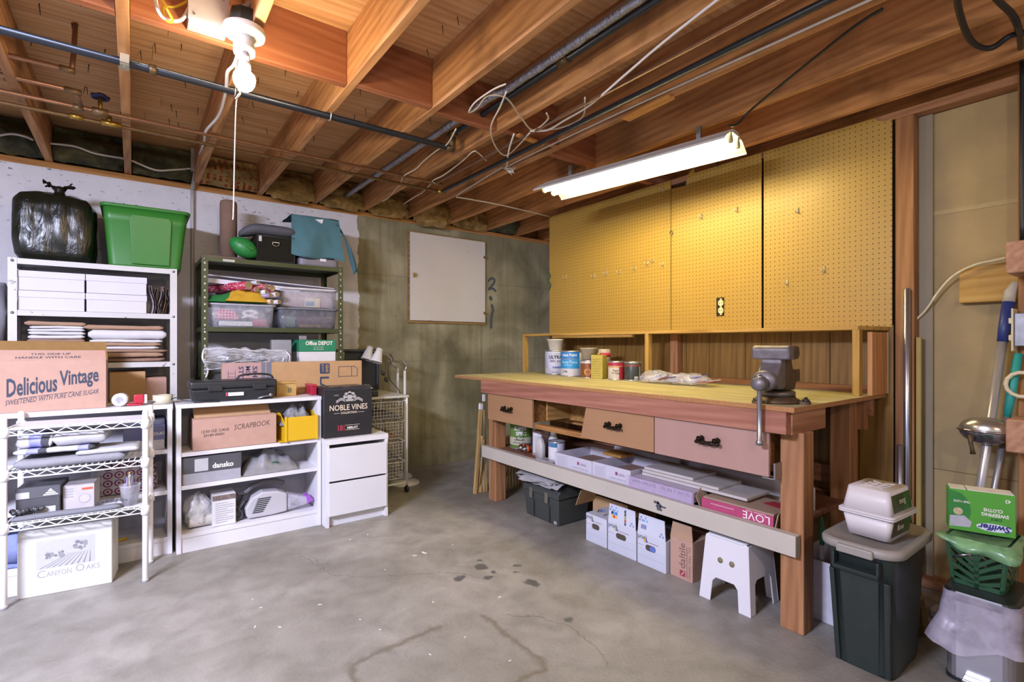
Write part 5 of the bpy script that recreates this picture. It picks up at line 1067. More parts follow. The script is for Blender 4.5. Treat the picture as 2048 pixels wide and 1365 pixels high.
for k in range(5): em.append(disc(cx+.03*math.cos(k*math.pi/4), cz-.012+.022*math.sin(k*math.pi/4), .012, 10))
em += [disc(cx,cz-.01,.02,12), rect(cx-.025,cz-.042,.05,.014)]
for s_ in (-1, 1): em += [[(cx+s_*q, cz-.035-.008*math.sin(q*90)+.006*(j)) for q in [.03+.008*k for k in range(8)]][::1] + [(cx+s_*q, cz-.042-.008*math.sin(q*90)+.006*j) for q in [.03+.008*k for k in range(8)]][::-1] for j in (0,1.6)]
em = [e if sum(e[i][0]*e[(i+1)%len(e)][1]-e[(i+1)%len(e)][0]*e[i][1] for i in range(len(e))) > 0 else e[::-1] for e in em]
flat(em, (x0, yw, z0), UX, UZ, M('a9a6a6',.6), wc, 'emblem'); text('WINE', (x0+W*.2, yw, z0+(z1-z0)*.845), UX, UZ, w=W*.09, h=.009, mat=M('a9a6a6',.6), parent=wc)
# scrapbook carton in the bookcase
ys = 3.285; a = fy(386,553,841,904,ys); x0, x1, z0 = a[0], a[1], .5465
sb_ = thing('scrapbook_carton', 'brown carton with handwritten lettering inside the right bookcase', 'box', ((x0+x1)/2, ys+.13, z0)); z1 = a[3]
wpart('box_body', MB().box(x0, x1, ys, ys+.25, z0, z1), CARD, sb_, .002, 1)
wpart('rear_flap', MB().hexa([(x0+.01,ys+.06,z1),(x1-.02,ys+.06,z1),(x1-.02,ys+.064,z1),(x0+.01,ys+.064,z1)], [(x0+.005,ys+.1,z1+.06),(x1-.03,ys+.1,z1+.055),(x1-.03,ys+.104,z1+.055),(x0+.005,ys+.104,z1+.06)]), CARD2, sb_)
wpart('front_flap', MB().box(x0+.002, x1-.002, ys+.002, ys+.058, z1+.0005, z1+.003), CARD, sb_, .0008, 1)
PEN = M('56433f',.8); text('SCRAPBOOK', (x0+.2, ys, z1-.075), V((1,0,.07)), UZ, w=.19, h=.03, mat=PEN, parent=sb_, shear=.12); text('12/50 OZ. CANS', (x0+.04, ys, z1-.078), V((1,0,.03)), UZ, w=.135, h=.016, mat=BLACKINK, parent=sb_, bold=.005); text('29189-00001', (x0+.05, ys, z1-.1), V((1,0,.03)), UZ, w=.1, h=.015, mat=BLACKINK, parent=sb_, bold=.005)
# yellow hopper bin
YB = M('d1a81c',.4,0,.04,10); x0, x1 = P(569,885,Y=3.27).x, P(636,885,Y=3.27).x; z0 = .5465
yb_ = thing('hopper_bin', 'yellow plastic hopper bin full of bags in the right bookcase', 'bin', ((x0+x1)/2, 3.36, z0)); zt = P(569,836,Y=3.27).z; yb0 = 3.262
wpart('front_panel', MB().box(x0+.012, x1-.008, yb0, yb0+.006, z0+.004, zt), YB, yb_, .002); wpart('front_rib', MB().box(x0, x0+.014, yb0-.006, yb0+.008, z0-.03+.03, zt+.004), YB, yb_, .003); wpart('front_rib', MB().box(x1-.016, x1-.002, yb0-.006, yb0+.008, z0, zt+.004), YB, yb_, .003)
sd = [(yb0+.006,z0+.006),(yb0+.24,z0+.006),(yb0+.24,zt+.02),(yb0+.1,zt+.02),(yb0+.006,zt-.04)]
for xx, sg in ((x0+.002,-.028),(x1-.008,0)): wpart('side_panel', MB().prism(sd, lambda u, v_, w_, sg=sg, xx=xx: (w_ + sg*(u-yb0)/.24, u, v_), xx, xx+.005), YB, yb_)
wpart('floor_panel', MB().box(x0-.03, x1-.003, yb0+.006, yb0+.24, z0, z0+.005), YB, yb_)
mound(x0-.02, x1-.012, yb0+.02, yb0+.22, zt-.05, .085, 21, M('7f8084',.35,0,.5,30), 'crumpled grey bags stuffed in the yellow hopper bin', 'crumpled_bags', 'bags', fold=.5)
# shoe box, sack, and the bottom shelf
ys = 3.29; z0 = .366; a = fy(364,483,918,960,ys); x0, x1 = .209, P(483,940,Y=ys).x; z1 = a[3]
sh = thing('shoe_box', 'grey shoe box with white lettering in the right bookcase', 'box', ((x0+x1)/2, ys+.12, z0)); SHB = M('4a4b4f',.6,0,.08,30)
wpart('box_body', MB().box(x0+.003, x1-.003, ys+.003, ys+.24, z0, z0+(z1-z0)*.4), M('9a9aa2',.6), sh, .001, 1); wpart('lid', MB().box(x0, x1, ys, ys+.243, z0+(z1-z0)*.4, z1), SHB, sh, .0015, 1)
text('dansko', (x0+(x1-x0)*.5, ys, z0+(z1-z0)*.5), UX, UZ, w=(x1-x0)*.36, h=.03, mat=WHITEINK, parent=sh, bold=.03); wpart('price_label', MB().box(x0+.06, x0+.125, ys-.0008, ys-.0001, z0+(z1-z0)*.45, z1-.012), M('b8b8bc',.6), sh)
mound(P(486,930,Y=3.3).x, P(600,930,Y=3.3).x, 3.30, 3.53, .3665, .115, 33, M('7d7d80',.45,0,.2,30,.4), 'grey drawstring sack with a green print in the right bookcase', 'drawstring_sack', 'sack', 34, 20, .3)
o = bpy.data.objects['drawstring_sack']; c = P(547,930,Y=3.31)
wpart('green_logo', MB().box(c.x-.002, c.x+.03, 3.326, 3.332, .40, .425).box(c.x-.05, c.x-.02, 3.322, 3.328, .385, .405), M('1c5a44',.6), o)
z0 = .1015
root = thing('produce_bag', 'clear plastic bag of folded white goods at the left of the bottom shelf', 'plastic bag', (P(395,1060,Y=3.33).x,3.36,z0))
wpart('bag_film', crumple('', '', '', [(P(397,1060,Y=3.33).x,3.38,z0+.085,.07,.06,.10)], None, 14, seed=8), FILM('film','e8e8ea',.5,.25), root)
wpart('rolled_cloth', MB().lathe([(.006,0),(.028,0),(.034,.004),(.034,.14),(.028,.146)], (P(372,1075,Y=3.32).x+.012,3.36,z0+.04), 20, (1,.15,-.05)), M('c2bcb2',.8), root)
a = fy(425,472,983,1050,3.31); x0, x1 = a[0], a[1]; z1 = P(425,1000,Y=3.31).z
lb = thing('paper_canister', 'white canister-like box with a dark printed top edge on the bottom shelf', 'box', ((x0+x1)/2,3.38,z0)); wpart('box_body', MB().box(x0, x1, 3.31, 3.45, z0, z1+.02), M('d0cfd2',.6,0,.03,20), lb, .003, 1)
flat([rect(0,0,x1-x0,.03)], (x0, 3.31, z1-.012), UX, UZ, M('6d605c',.6,0,.6,80), lb, 'printed_band'); flat([rect(.015,-.012*k,.09 if k % 3 else .06,.003) for k in range(10)], (x0, 3.31, z1-.03), UX, UZ, GREYINK, lb, 'printed_lines')
# handheld vacuum
hv = thing('hand_vacuum', 'grey handheld vacuum with a clear purple-tipped nozzle on the bottom shelf', 'vacuum', (P(535,1035,Y=3.36).x,3.37,z0)); hv.scale = (1.05,1,1)
VG = M('b3b2b8',.35,0,.04,20)
prof = [(-.115,.02),(-.1,.005),(.02,.004),(.1,.012),(.1,.125),(.05,.15),(-.03,.16),(-.09,.13),(-.12,.07)]
obj('motor_body', MB().prism(prof, lambda u, v_, w_: (u-.0, w_, v_*.95), -.05, .05), VG, hv, .02, 3)
obj('dust_cup', MB().prism([(.102,.01),(.21,.03),(.235,.05),(.225,.075),(.102,.12)], lambda u, v_, w_: (u, w_, v_*.95), -.045, .045), FILM('dustcup','cfccd8',.5,.15), hv, .012, 2)
obj('nozzle_tip', MB().prism([(.211,.03),(.25,.052),(.225,.09),(.205,.085)], lambda u, v_, w_: (u, w_, v_*.95), -.046, .046), M('9a5ab8',.25), hv, .005)
obj('handle', MB().tube([(-.1,0,.1),(-.115,0,.15),(-.08,0,.185),(-.02,0,.2),(.05,0,.195),(.09,0,.175)], [.014,.015,.016,.017,.016,.014], 10), M('5f5d62',.4), hv)
for k in range(8): obj('vent_slot', MB().box(-.085+.004*k, -.03+.006*k, -.0525, -.0503, .035+.011*k, .04+.011*k), BLACKP, hv)
cb = MB()
for k in range(4): cb.tube([(-.15+.012*math.sin(a*1.0+k)+.03*math.sin(a*2), -.03+.008*k, .085+.075*math.cos(a)) for a in [j*.52 for j in range(12)]], .0048, 5, closed=True)
obj('coiled_cord', cb, M('3d3b40',.5), hv)
# ================================================================ WIRE RACK AND WHAT IT HOLDS
RA, RB = V((-.448,3.05,0)), V((.045,3.0,0)); dx_ = (RB-RA).normalized(); dy_ = V((-dx_.y, dx_.x, 0)); RW = (RB-RA).length; RD = .24
rack = thing('wire_rack', 'white wire storage rack standing in front of the left bookcase', 'rack', RA, math.atan2(dx_.y, dx_.x))
for x, y in ((0,0),(RW,0),(0,RD),(RW,RD)):
    p = obj('post', MB().lathe([(.010,0),(.0125,.004),(.0125,.815),(.009,.822),(0,.824)], (x,y,0), 14), WIREWHITE, rack)
    obj('foot', MB().lathe([(.014,0),(.014,.012),(.0125,.016)], (x,y,0), 12), M('b5b5ba',.4), p)
for si, z in enumerate((.743,.557,.33)):
    m = MB()
    for y in (0, RD):
        m.tube([(0,y,z),(RW,y,z)], .0035, 6); m.tube([(0,y,z+.026),(RW,y,z+.026)], .0035, 6)
        n_ = 15; m.tube([(RW*(i+.3)/n_*.985, y, z+(.003 if i % 2 else .023)) for i in range(n_+1)], .0026, 5)
    for x in (0, RW):
        m.tube([(x,0,z),(x,RD,z)], .0035, 6); m.tube([(x,0,z+.026),(x,RD,z+.026)], .0035, 6)
    for i in range(1, 22): m.tube([(RW*i/22,0,z+.027),(RW*i/22,RD,z+.027)], .0022, 4)
    for x, y in ((0,0),(RW,0),(0,RD),(RW,RD)): m.lathe([(.0128,-.008),(.019,-.006),(.017,.034),(.0128,.036)], (x,y,z), 14)
    sh_ = obj('wire_shelf', m, WIREWHITE, rack, label='white wire shelf with zigzag edge')
    if si != 1: obj('shelf_liner', MB().box(.015, RW-.015, .012, RD-.012, z+.0295, z+.032), M('d5d5da',.5), sh_)
obj('side_hook', MB().tube([(RW+.012,.06,.8),(RW+.02,.06,.77),(RW+.02,.1,.75),(RW+.014,.12,.72)], .004, 6), WIREWHITE, rack)
def rk(x, y, z): return RA + dx_*x + dy_*y + V((0,0,z))
zl, zm = .33+.0325, .557+.0295
def soft(label, name, cat, x0, x1, y0, y1, z0, z1, mat, seed, amp=.006):
    m = rslab(0, x1-x0, 0, y1-y0, 0, z1-z0, seed, amp); r = obj(name, m, mat); r.location = rk(x0,y0,z0); r.rotation_euler = (0,0,rack.rotation_euler.z); return tag(r, label, cat)
GREYT = FABRIC('77777c','9a9a9e',90); LGT = FABRIC('a6a5a8','c2c1c2',120)
t = NT('striped_flannel'); v = t.coord(False); s_ = t.n('SeparateXYZ', Vector=v).outputs[0]; fr_ = t.math('FRACT', t.math('ADD', t.math('MULTIPLY', s_, 5.5), t.math('MULTIPLY', t.noise(v, 6, 2), .25)))
STRIPE = t.fin(t.ramp(fr_, [(.0,'b9b9c2'),(.32,'c9c8cc'),(.34,'8d90c0'),(.55,'9b9ecb'),(.57,'4a4a50'),(.72,'46464c'),(.74,'c4c3c6')]), .95)
soft('dark grey ribbed mat folded at the bottom of the wire rack pile', 'folded_mat', 'mat', .025, .41, .018, .222, zm, zm+.04, GREYT, 3)
soft('light grey folded towel on the right of the grey mat', 'folded_towel', 'towel', .235, .465, .022, .2, zm+.041, zm+.063, LGT, 5, .004)
soft('striped flannel folded flat on the grey mat', 'folded_flannel', 'shirt', .024, .30, .022, .215, zm+.064, zm+.086, STRIPE, 7, .004)
soft('striped flannel shirt bunched at the left of the wire rack', 'folded_flannel', 'shirt', .03, .150, .03, .215, zm+.087, zm+.145, STRIPE, 9, .01)
soft('pale fluffy folded blanket on the right of the striped shirt', 'folded_blanket', 'blanket', .155, .34, .03, .22, zm+.088, zm+.148, LGT, 11, .01)
def rbox(label, name, cat, x0, x1, y0, y1, z0, z1, mat, lidm=None, lidh=.3):
    r = thing(name, label, cat, rk((x0+x1)/2,(y0+y1)/2,z0), rack.rotation_euler.z); w2, d2, h2 = (x1-x0)/2, (y1-y0)/2, z1-z0
    if lidm is None: obj('box_body', MB().box(-w2,w2,-d2,d2,0,h2-.003), mat, r, .001, 1); obj('flap', MB().box(-w2+.001,w2-.001,-d2,d2,h2-.0025,h2), mat, r, .0008, 1)
    else: obj('box_body', MB().box(-w2+.002,w2-.002,-d2+.002,d2,0,h2*(1-lidh)), mat, r, .001, 1); obj('lid', MB().box(-w2,w2,-d2,d2+.002,h2*(1-lidh),h2), lidm, r, .001, 1)
    return r, w2, d2, h2
DKG = M('48484c',.55,0,.1,30)
r, w2, d2, h2 = rbox('dark grey shoe box with a triangle of white stripes on the wire rack', 'shoe_box', 'box', .024, .175, .05, .218, zl, zl+.135, DKG, M('55555a',.55,0,.08,30), .36)
flat([[(.02,.012),(.034,.012),(.03,.02)], [(.034,.012),(.052,.012),(.04,.03)], [(.05,.012),(.068,.012),(.05,.04)], rect(.02,.004,.055,.005)], (.0-.0, -d2, h2*.66), UX, UZ, WHITEINK, r, 'emblem') if False else None
def lflat(r, pts, o, mat, name='print'):
    mb = MB()
    for pl in pts: mb.add([(o[0]+a, o[1]-.0008, o[2]+b) for a, b in pl], [tuple(range(len(pl)))], False)
    return obj(name, mb, mat, r)
lflat(r, [[(0,0),(.05,0),(.05,.005),(0,.005)], [(.006,.008),(.044,.008),(.04,.014),(.01,.014)], [(.014,.017),(.036,.017),(.025,.03)]], (.018,-d2,h2*.70), WHITEINK, 'emblem'); lflat(r, [rect(0,0,.045,.028), ], (-w2+.002,-d2,h2*.66), M('b5b5b8',.6), 'patch'); lflat(r, [rect(0,0,.11,.036)], (-.05,-d2+.002,h2*.06), M('b9b9bd',.6), 'label'); lflat(r, [rect(.006+.006*k,.01,.003,.018) for k in range(6)], (-.05,-d2+.0012,h2*.06), BLACKINK, 'barcode')
r, w2, d2, h2 = rbox('pale light-bulb carton with an orange stripe on the wire rack', 'bulb_carton', 'box', .178, .292, .08, .218, zl, zl+.12, M('b4aeb0',.6,0,.06,30))
lflat(r, [rect(0,0,.04,.01)], (.012,-d2,h2*.78), M('c0563c',.6), 'orange_stripe'); lflat(r, [rect(0,-.012*k,.03,.003) for k in range(4)], (-w2+.008,-d2,h2*.85), GREYINK, 'printed_lines')
lflat(r, [[(a[0]*k, a[1]*k) for a in disc(0,0,.022,18)] for k in (1,)], (.022,-d2,h2*.45), M('a09a9c',.6), 'bulb_outline'); lflat(r, [disc(0,0,.019,18)], (.022,-d2-.0004,h2*.45), M('b8b2b4',.6), 'bulb_fill')
cup = thing('utensil_cup', 'clear plastic cup full of pens and cutlery on the wire rack', 'cup', rk(.43,.06,zl)); 
obj('cup_body', MB().lathe([(.03,0),(.042,.095),(.044,.097),(.042,.099),(.04,.097),(.028,.004),(0,.004)], n=22), FILM('cup','d4d4da',.4,.15), cup)
rnd = random.Random(3)
for k in range(11):
    a = rnd.uniform(0,6.28); q = rnd.uniform(.004,.022); l = rnd.uniform(.12,.155); tx = rnd.uniform(-.25,.25)
    obj('utensil', MB().cyl((q*math.cos(a),q*math.sin(a),.008), (q*math.cos(a)*1.6+tx*.08, q*math.sin(a)*1.6, l), .0038, n=6), M(['c9c8cc','5a5a60','d8b62a','9a98a2','7b6fa0','b4b3b8'][k % 6],.4), cup)
soft('long grey padded sleeve lying along the front of the wire rack', 'padded_sleeve', 'sleeve', .022, .40, .008, .046, zl, zl+.022, FABRIC('6f7076','85868c',200), 15, .003)
bd = MB(); rnd = random.Random(8)
for k in range(16): bd.lathe([(0,-.011),(.009,-.006),(.011,0),(.009,.006),(0,.011)], rk(.02+.105*k/16, .035+rnd.uniform(-.012,.012), zl+.034+rnd.uniform(0,.012)), 8, (rnd.uniform(-1,1),rnd.uniform(-1,1),1))
o = solo('chunky_strap', bd, M('4a4a4e',.3,.3,.3,60), 'dark chunky beaded strap lying on the padded sleeve', 'strap')
fg = MB(); rnd = random.Random(12)
for k in range(26):
    p = rk(.30+rnd.uniform(0,.11), .03+rnd.uniform(0,.04), zl+.026); fg.tube([p, p+V((rnd.uniform(.0,.04),rnd.uniform(-.03,.01),.012)), p+V((rnd.uniform(.01,.06),-.02,rnd.uniform(0,.012)))], .0014, 4)
tag(solo('fringe', fg, M('55555a',.9), 'tangle of grey fringe threads beside the cup of utensils', 'fringe'), kind='stuff')
# wine box printed with a vineyard view, under the rack
ba, bb_ = P(34,1201,Z=0), P(224,1166,Z=0); d = (bb_-ba).normalized(); rz = math.atan2(d.y, d.x); W = (bb_-ba).length; hh = .297
co = thing('white_wine_box', 'white wine box printed with a vineyard drawing, on the floor under the wire rack', 'box', (ba.x, ba.y, 0), rz)
t = NT('white_board'); v = t.coord(False); WBD = t.fin(t.mix(t.noise(v, 20, 3), 'cbcbc9', 'd6d6d3'), .6)
obj('box_body', MB().box(0,W,0,.165,0,hh-.004), WBD, co, .002, 1); obj('top_flap', MB().box(.002,W-.002,0,.163,hh-.0035,hh), WBD, co, .001, 1); obj('side_tab', MB().box(W+.0002,W+.002,.05,.07,.17,.28), M('bcb9b0',.7), co)
def lt(body, x, z, w_, h_, mat, root, bold=0):
    mb = text(body, (x,0,z), UX, UZ, w=w_, h=h_, mat=mat, bold=bold, lift=.0008); return obj('lettering', mb, mat, root)
GI = M('9a9a9c',.7); lt('C', W*.20, hh*.265, .028, .034, GI, co); lt('ANYON', W*.295, hh*.27, .088, .024, GI, co); lt('O', W*.60, hh*.275, .032, .034, GI, co); lt('AKS', W*.71, hh*.28, .052, .024, GI, co)
lflat(co, [rect(0,0,W*.62,hh*.43)], (W*.19,0,hh*.40), M('b4b4b4',.7,0,.05,60), 'picture')
fl_ = []
for k in range(9):
    a0, b0 = .01+.022*k, .004+.002*k; fl_.append([(W*.19+a0, hh*.405), (W*.19+a0+.006, hh*.405), (W*.19+.12+.009*k, hh*.405+.055), (W*.19+.119+.009*k, hh*.405+.055)])
lflat(co, fl_, (0,-.0006,0), M('868688',.8), 'vine_rows')
rnd = random.Random(5); tr = [disc(W*.19+.155+rnd.uniform(-.02,.02), hh*.40+.085+rnd.uniform(-.018,.02), rnd.uniform(.004,.009), 8) for k in range(16)] + [disc(W*.19+.035+rnd.uniform(0,.06), hh*.40+.055+rnd.uniform(-.008,.014), rnd.uniform(.004,.008), 8) for k in range(16)]
for i, e in enumerate(tr): lflat(co, [e], (0,-.0008-.00003*i,0), M('8f8f91',.8) if i % 2 else M('7c7c80',.8), 'tree_print')
# blue bundle and white plastic box behind it
soft('blue fabric bundle under the wire rack behind the vineyard box', 'blue_bundle', 'bundle', -.12, .024, .11, .2, .127, .29, FABRIC('6d78a6','8a93bb',60), 21, .01)
r, w2, d2, h2 = rbox('white plastic box on the floor behind the vineyard box', 'plastic_box', 'box', -.13, .024, .12, .22, .001, .125, M('c0c0c6',.4), M('cdcdd2',.4), .25)
# inside the left bookcase
a = fy(246,330,842,900,3.35); x0, x1 = a[0], a[1]; mc = thing('blue_white_carton', 'blue and white carton on the upper shelf of the left bookcase', 'box', ((x0+x1)/2,3.45,.5685))
wpart('box_body', MB().box(x0+.002, x1-.002, 3.352, 3.54, .5685, .62), M('c4c5cc',.5), mc, .001, 1); wpart('lid', MB().box(x0, x1, 3.35, 3.543, .6205, .70), M('6f73a0',.5,0,.06,20), mc, .001, 1); wpart('top_band', MB().box(x0+.001, x1-.001, 3.36, 3.54, .7005, .73), M('4a4b5a',.5), mc, .001, 1)
text('COURT', (P(303,872,Y=3.35).x, 3.35, .645), UX, UZ, w=.06, h=.016, mat=WHITEINK, parent=mc, bold=.02)
# shopping bag with rings
x0, x1 = P(165,960,Y=3.38).x, P(328,960,Y=3.38).x; zb_ = .3465
t = NT('ring_print_bag'); v = t.coord(False); sp = t.n('SeparateXYZ', Vector=v)
def cl(s, k): return t.math('SUBTRACT', t.math('FRACT', t.math('DIVIDE', s, k)), .5)
ca, cb = cl(sp.outputs[0], .047), cl(sp.outputs[2], .042); dd = t.math('SQRT', t.math('ADD', t.math('MULTIPLY', ca, ca), t.math('MULTIPLY', cb, cb)))
ring = t.math('ADD', t.math('MULTIPLY', t.math('LESS_THAN', dd, .44), t.math('GREATER_THAN', dd, .29)), t.math('LESS_THAN', dd, .15))
ring = t.math('MULTIPLY', ring, t.math('GREATER_THAN', sp.outputs[0], -.10))
RINGB = t.fin(t.mix(ring, t.mix(t.noise(v, 12, 5, .5), 'a6a5a6', 'c6c4c8'), '7a2a58'), .4)
def sbag(u, v_):
    a = u*2*math.pi; z = v_; r_ = (1 - .12*z**2)*(1 if z < .8 else 1-(z-.8)*3.2); r_ = max(r_, .02) if v_ < 1 else .02
    if v_ == 0: r_ = 0.0
    sq = min(1/max(abs(math.cos(a)),1e-3), 1/max(abs(math.sin(a)),1e-3))**.6
    k = r_*sq*.86*(1+.06*noise.noise(V((math.cos(a)*3,math.sin(a)*3,z*4))))
    return ((x0+x1)/2 + math.cos(a)*k*(x1-x0)/2, 3.455 + math.sin(a)*k*.1, zb_ + .175*max(0, z-.02) + .01*noise.noise(V((a*2, z*5, 2)))*(z > .1))
solo('shopping_bag', MB().grid(sbag, 60, 26), RINGB, 'white plastic shopping bag printed with purple rings in the left bookcase', 'shopping bag', loc=((x0+x1)/2, 3.455, zb_))
c = P(240,1068,Y=3.36); solo('yellow_clip', MB().tube([(c.x-.03,3.4,.098),(c.x,3.39,.1005),(c.x+.03,3.4,.103)], [.006,.008,.005], 8).tube([(c.x+.005,3.395,.101),(c.x+.03,3.385,.1)], .004, 6), M('d0a418',.4), 'small yellow plastic tool on the bottom shelf of the left bookcase', 'tool')

# ================================================================ WIRE TROLLEY AND LAMPS BESIDE THE CHEST
tr_ = thing('wire_trolley', 'white drawer trolley of wire baskets beside the chest', 'trolley', (1.53,3.88,0)); TX0, TX1, TY0, TY1, TZ = 1.375, 1.69, 3.60, 4.13, .745
wpart('top_board', MB().box(TX0-.01, TX1+.005, TY0-.005, TY1, TZ-.016, TZ), M('c0bfb6',.45,0,.03,9), tr_, .003)
for x in (TX0+.008, TX1-.008):
    for y in (TY0+.008, TY1-.012): wpart('post', MB().cyl((x,y,.055),(x,y,TZ-.016),.0075, n=10), WIREWHITE, tr_); wpart('caster', MB().lathe([(0,-.012),(.02,-.012),(.0245,-.006),(.0245,.006),(.02,.012),(0,.012)], (x,y,.026), 14, (1,0,0)).box(x-.006,x+.006,y-.006,y+.006,.026,.056), BLACKP, tr_)
zs_ = [.70,.545,.39,.235]
for zi, zt in enumerate(zs_):
    m = MB(); zb2 = zt-.125; x0, x1, y0, y1 = TX0+.02, TX1-.03, TY0+.02, TY1-.03
    m.tube([(x0,y0,zt),(x1,y0,zt),(x1,y1,zt),(x0,y1,zt)], .0035, 5, closed=True)
    for z in [zb2 + (zt-zb2)*k/5 for k in range(5)]: m.tube([(x0+.008,y0+.006,z),(x1-.008,y0+.006,z),(x1-.008,y1,z),(x0+.008,y1,z)], .0018, 4, closed=True)
    for k in range(11): x = x0+.01+(x1-x0-.02)*k/10; m.tube([(x,y0+.004,zt),(x,y0+.006,zb2),(x,y1,zb2),(x,y1,zt)], .0018, 4)
    for k in range(15): y = y0+.01+(y1-y0-.02)*k/14; m.tube([(x0+.004,y,zt),(x0+.008,y,zb2),(x1-.008,y,zb2),(x1-.004,y,zt)], .0018, 4)
    wpart('wire_basket', m, WIREWHITE, tr_)
    wpart('side_rail', MB().tube([(TX1-.012,TY0+.015,zt+.002),(TX1-.012,TY1-.02,zt+.002)], .004, 5), WIREWHITE, tr_)
    mound(x0+.02, x1-.02, y0+.02, y1-.05, zb2+.003, .05, 40+zi, M(['6b6a70','8a6a4a','54555e','77767c'][zi],.6,0,.5,45), ['dark oddments in the top basket of the wire trolley','brown and orange oddments in the second basket of the trolley','dark oddments in the third basket of the trolley','grey oddments in the lowest basket of the trolley'][zi], 'basket_contents', 'oddments', fold=.4)
wpart('lower_rail', MB().tube([(TX0+.01,TY0+.008,.075),(TX1-.008,TY0+.008,.075)], .006, 6), WIREWHITE, tr_)
LW = M('cfcecb',.4,0,.02,9)
def floor_lamp(label, bx, by, zt, heads):
    r = thing('floor_lamp', label, 'lamp', (bx,by,0))
    wpart('base', MB().lathe([(.118,0),(.12,.006),(.112,.016),(.03,.024),(.012,.03)], (bx,by,0), 34), LW, r); wpart('pole', MB().cyl((bx,by,.02),(bx,by,zt),.0105, n=12), LW, r)
    pts = [V((bx,by,zt))] + [P(a,b,Y=by) for a,b in heads]; wpart('gooseneck', MB().tube(pts, .0065, 8, sub=6), CHROME, r)
    e = pts[-1]; hd = wpart('lamp_head', MB().lathe([(.0,0),(.025,.001),(.028,.036),(.032,.044),(.046,.1),(.052,.115),(.048,.115),(.042,.095),(0,.085)], e + V((.012,0,.03)), 22, (-.35,-.1,-1)), LW, r)
    return r
floor_lamp('white floor lamp with an arched chrome neck, nearer the chest edge', 1.772, 3.84, P(812,742,Y=3.84).z, [(812,733),(805,721),(790,712),(772,707),(757,705)])
floor_lamp('second white floor lamp standing behind the first, against the wall', 1.81, 4.06, P(785,737,Y=4.06).z, [(785,730),(780,716),(768,709),(752,704),(738,701)])
for k, (lab, pts) in enumerate((('black lamp cord with a plug hanging from the chrome neck',[(766,712),(764,726),(762,738),(764,744)]),('black lamp cord with a round plug hanging lower',[(771,711),(771,730),(770,748),(771,757)]),('thin black cord running down behind the lamp pole',[(780,708),(786,720),(776,735),(780,760),(800,786),(802,830),(800,870),(801,910),(799,940)]))):
    r = cable('lamp_cord', [P(a,b,Y=3.83-.01*k) for a,b in pts], .003, BCAB, lab, 'cord', 6)
    if k < 2: wpart('plug', MB().lathe([(0,0),(.012,.004),(.015,.02),(.010,.036),(0,.04)], P(*pts[-1],Y=3.83-.01*k)+V((0,0,.006)), 12, (.3,0,-1)), BLACKP, r)
# black leaning tray and power adapter
a = fy(690,758,699,778,4.08); x0, x1 = 1.262, a[1]; TR = M('23272a',.45,0,.1,20); z0 = TZ+.001
lt_ = thing('black_tray', 'black plastic tray leaning behind the tan carton and chest', 'tray', ((x0+x1)/2,4.1,z0)); xs = TX0-.005
wpart('tray_panel', MB().box(xs, x1-.01, 4.095, 4.105, z0, a[3]-.01), TR, lt_); wpart('tray_rim', MB().box(x0, x1, 4.06, 4.11, a[3]-.022, a[3]), TR, lt_, .006, 2)
wpart('side_rim', MB().tube([(x1-.012,4.085,z0+.014),(x1-.012,4.082,a[3]-.09),(x1-.03,4.08,a[3]-.05),(x1-.08,4.08,a[3]-.03)], .013, 8, sub=4), TR, lt_)
pa = P(746,780,Y=3.66); pd = thing('power_adapter', 'black power adapter with a coiled lead on the trolley top', 'adapter', (pa.x,3.66,TZ+.001)); obj('adapter_body', MB().box(-.05,.035,-.02,.03,0,.045), BLACKP, pd, .006); obj('coiled_lead', MB().tube([(.03*math.cos(k*.7)+.0, .005*math.sin(k), .062+.018*math.sin(k*.7)) for k in range(18)], .004, 5, sub=2), BCAB, pd)

# ================================================================ LOWER SHELF OF THE BENCH
SZ = .3862
k = can('green and white gallon paint can beside the far bench leg', 2.262, 2.92, SZ, GAL_R, GAL_H, M('5f7f3a',.4,0,.06,12), [(.03,.085,-40,130,M('b4b29c',.4))])
wrap_text(k, 'SUPER', GAL_R, .135, 48, .026, WHITEINK, .03); wrap_text(k, 'SPEC', GAL_R, .1, 50, .026, WHITEINK, .03); wrap_text(k, 'FINISH 100%', GAL_R, .062, 42, .011, BLACKINK, .02); wrap_text(k, 'ACRYLIC FLAT', GAL_R, .042, 42, .011, BLACKINK, .02)
obj('bail', MB().tube([(GAL_R*1.05*-math.cos(q), -GAL_R*1.05*math.sin(q+.9), .165-.09*math.sin((q+1.4)/2.9*math.pi)) for q in [-1.4+2.9*j/14 for j in range(15)]], .0022, 5), STEEL, k)
for i, (yy, xx, lab) in enumerate(((2.815,2.15,'small aerosol can lying on its side, left of the pair'),(2.765,2.145,'small black and orange aerosol can lying on its side, right of the pair'))):
    r = thing('aerosol_can', lab, 'aerosol can', (xx,yy,SZ)); ax_ = V((.96,-.25,0))
    obj('can_body', MB().lathe([(.026,.02),(.026,.14),(.022,.146)], (0,0,.0265), 20, ax_), [M('3a3634',.35,.2,.2,60)], r); obj('orange_band', MB().lathe([(.0264,.03),(.0264,.055)], (0,0,.0265), 20, ax_), M('b84a24',.4), r); obj('can_top', MB().lathe([(.0,0),(.014,.002),(.015,.008),(.024,.012),(.0262,.016),(.0262,.022)], (0,0,.0265), 20, ax_), CHROME, r)
b = carton('narrow white-labelled carton beside the paint bottles', 2.165, 2.27, 2.585, 2.675, SZ, .555, M('a08880',.7), flaps=True); flat([rect(.008,.02,.072,.135)], (2.165,2.672,SZ), -UY, UZ, PAPERW, b, 'label'); flat([rect(.014,.03+.011*k,.05 if k % 2 else .06,.003) for k in range(10)], (2.1645,2.672,SZ), -UY, UZ, GREYINK, b, 'printed_lines')
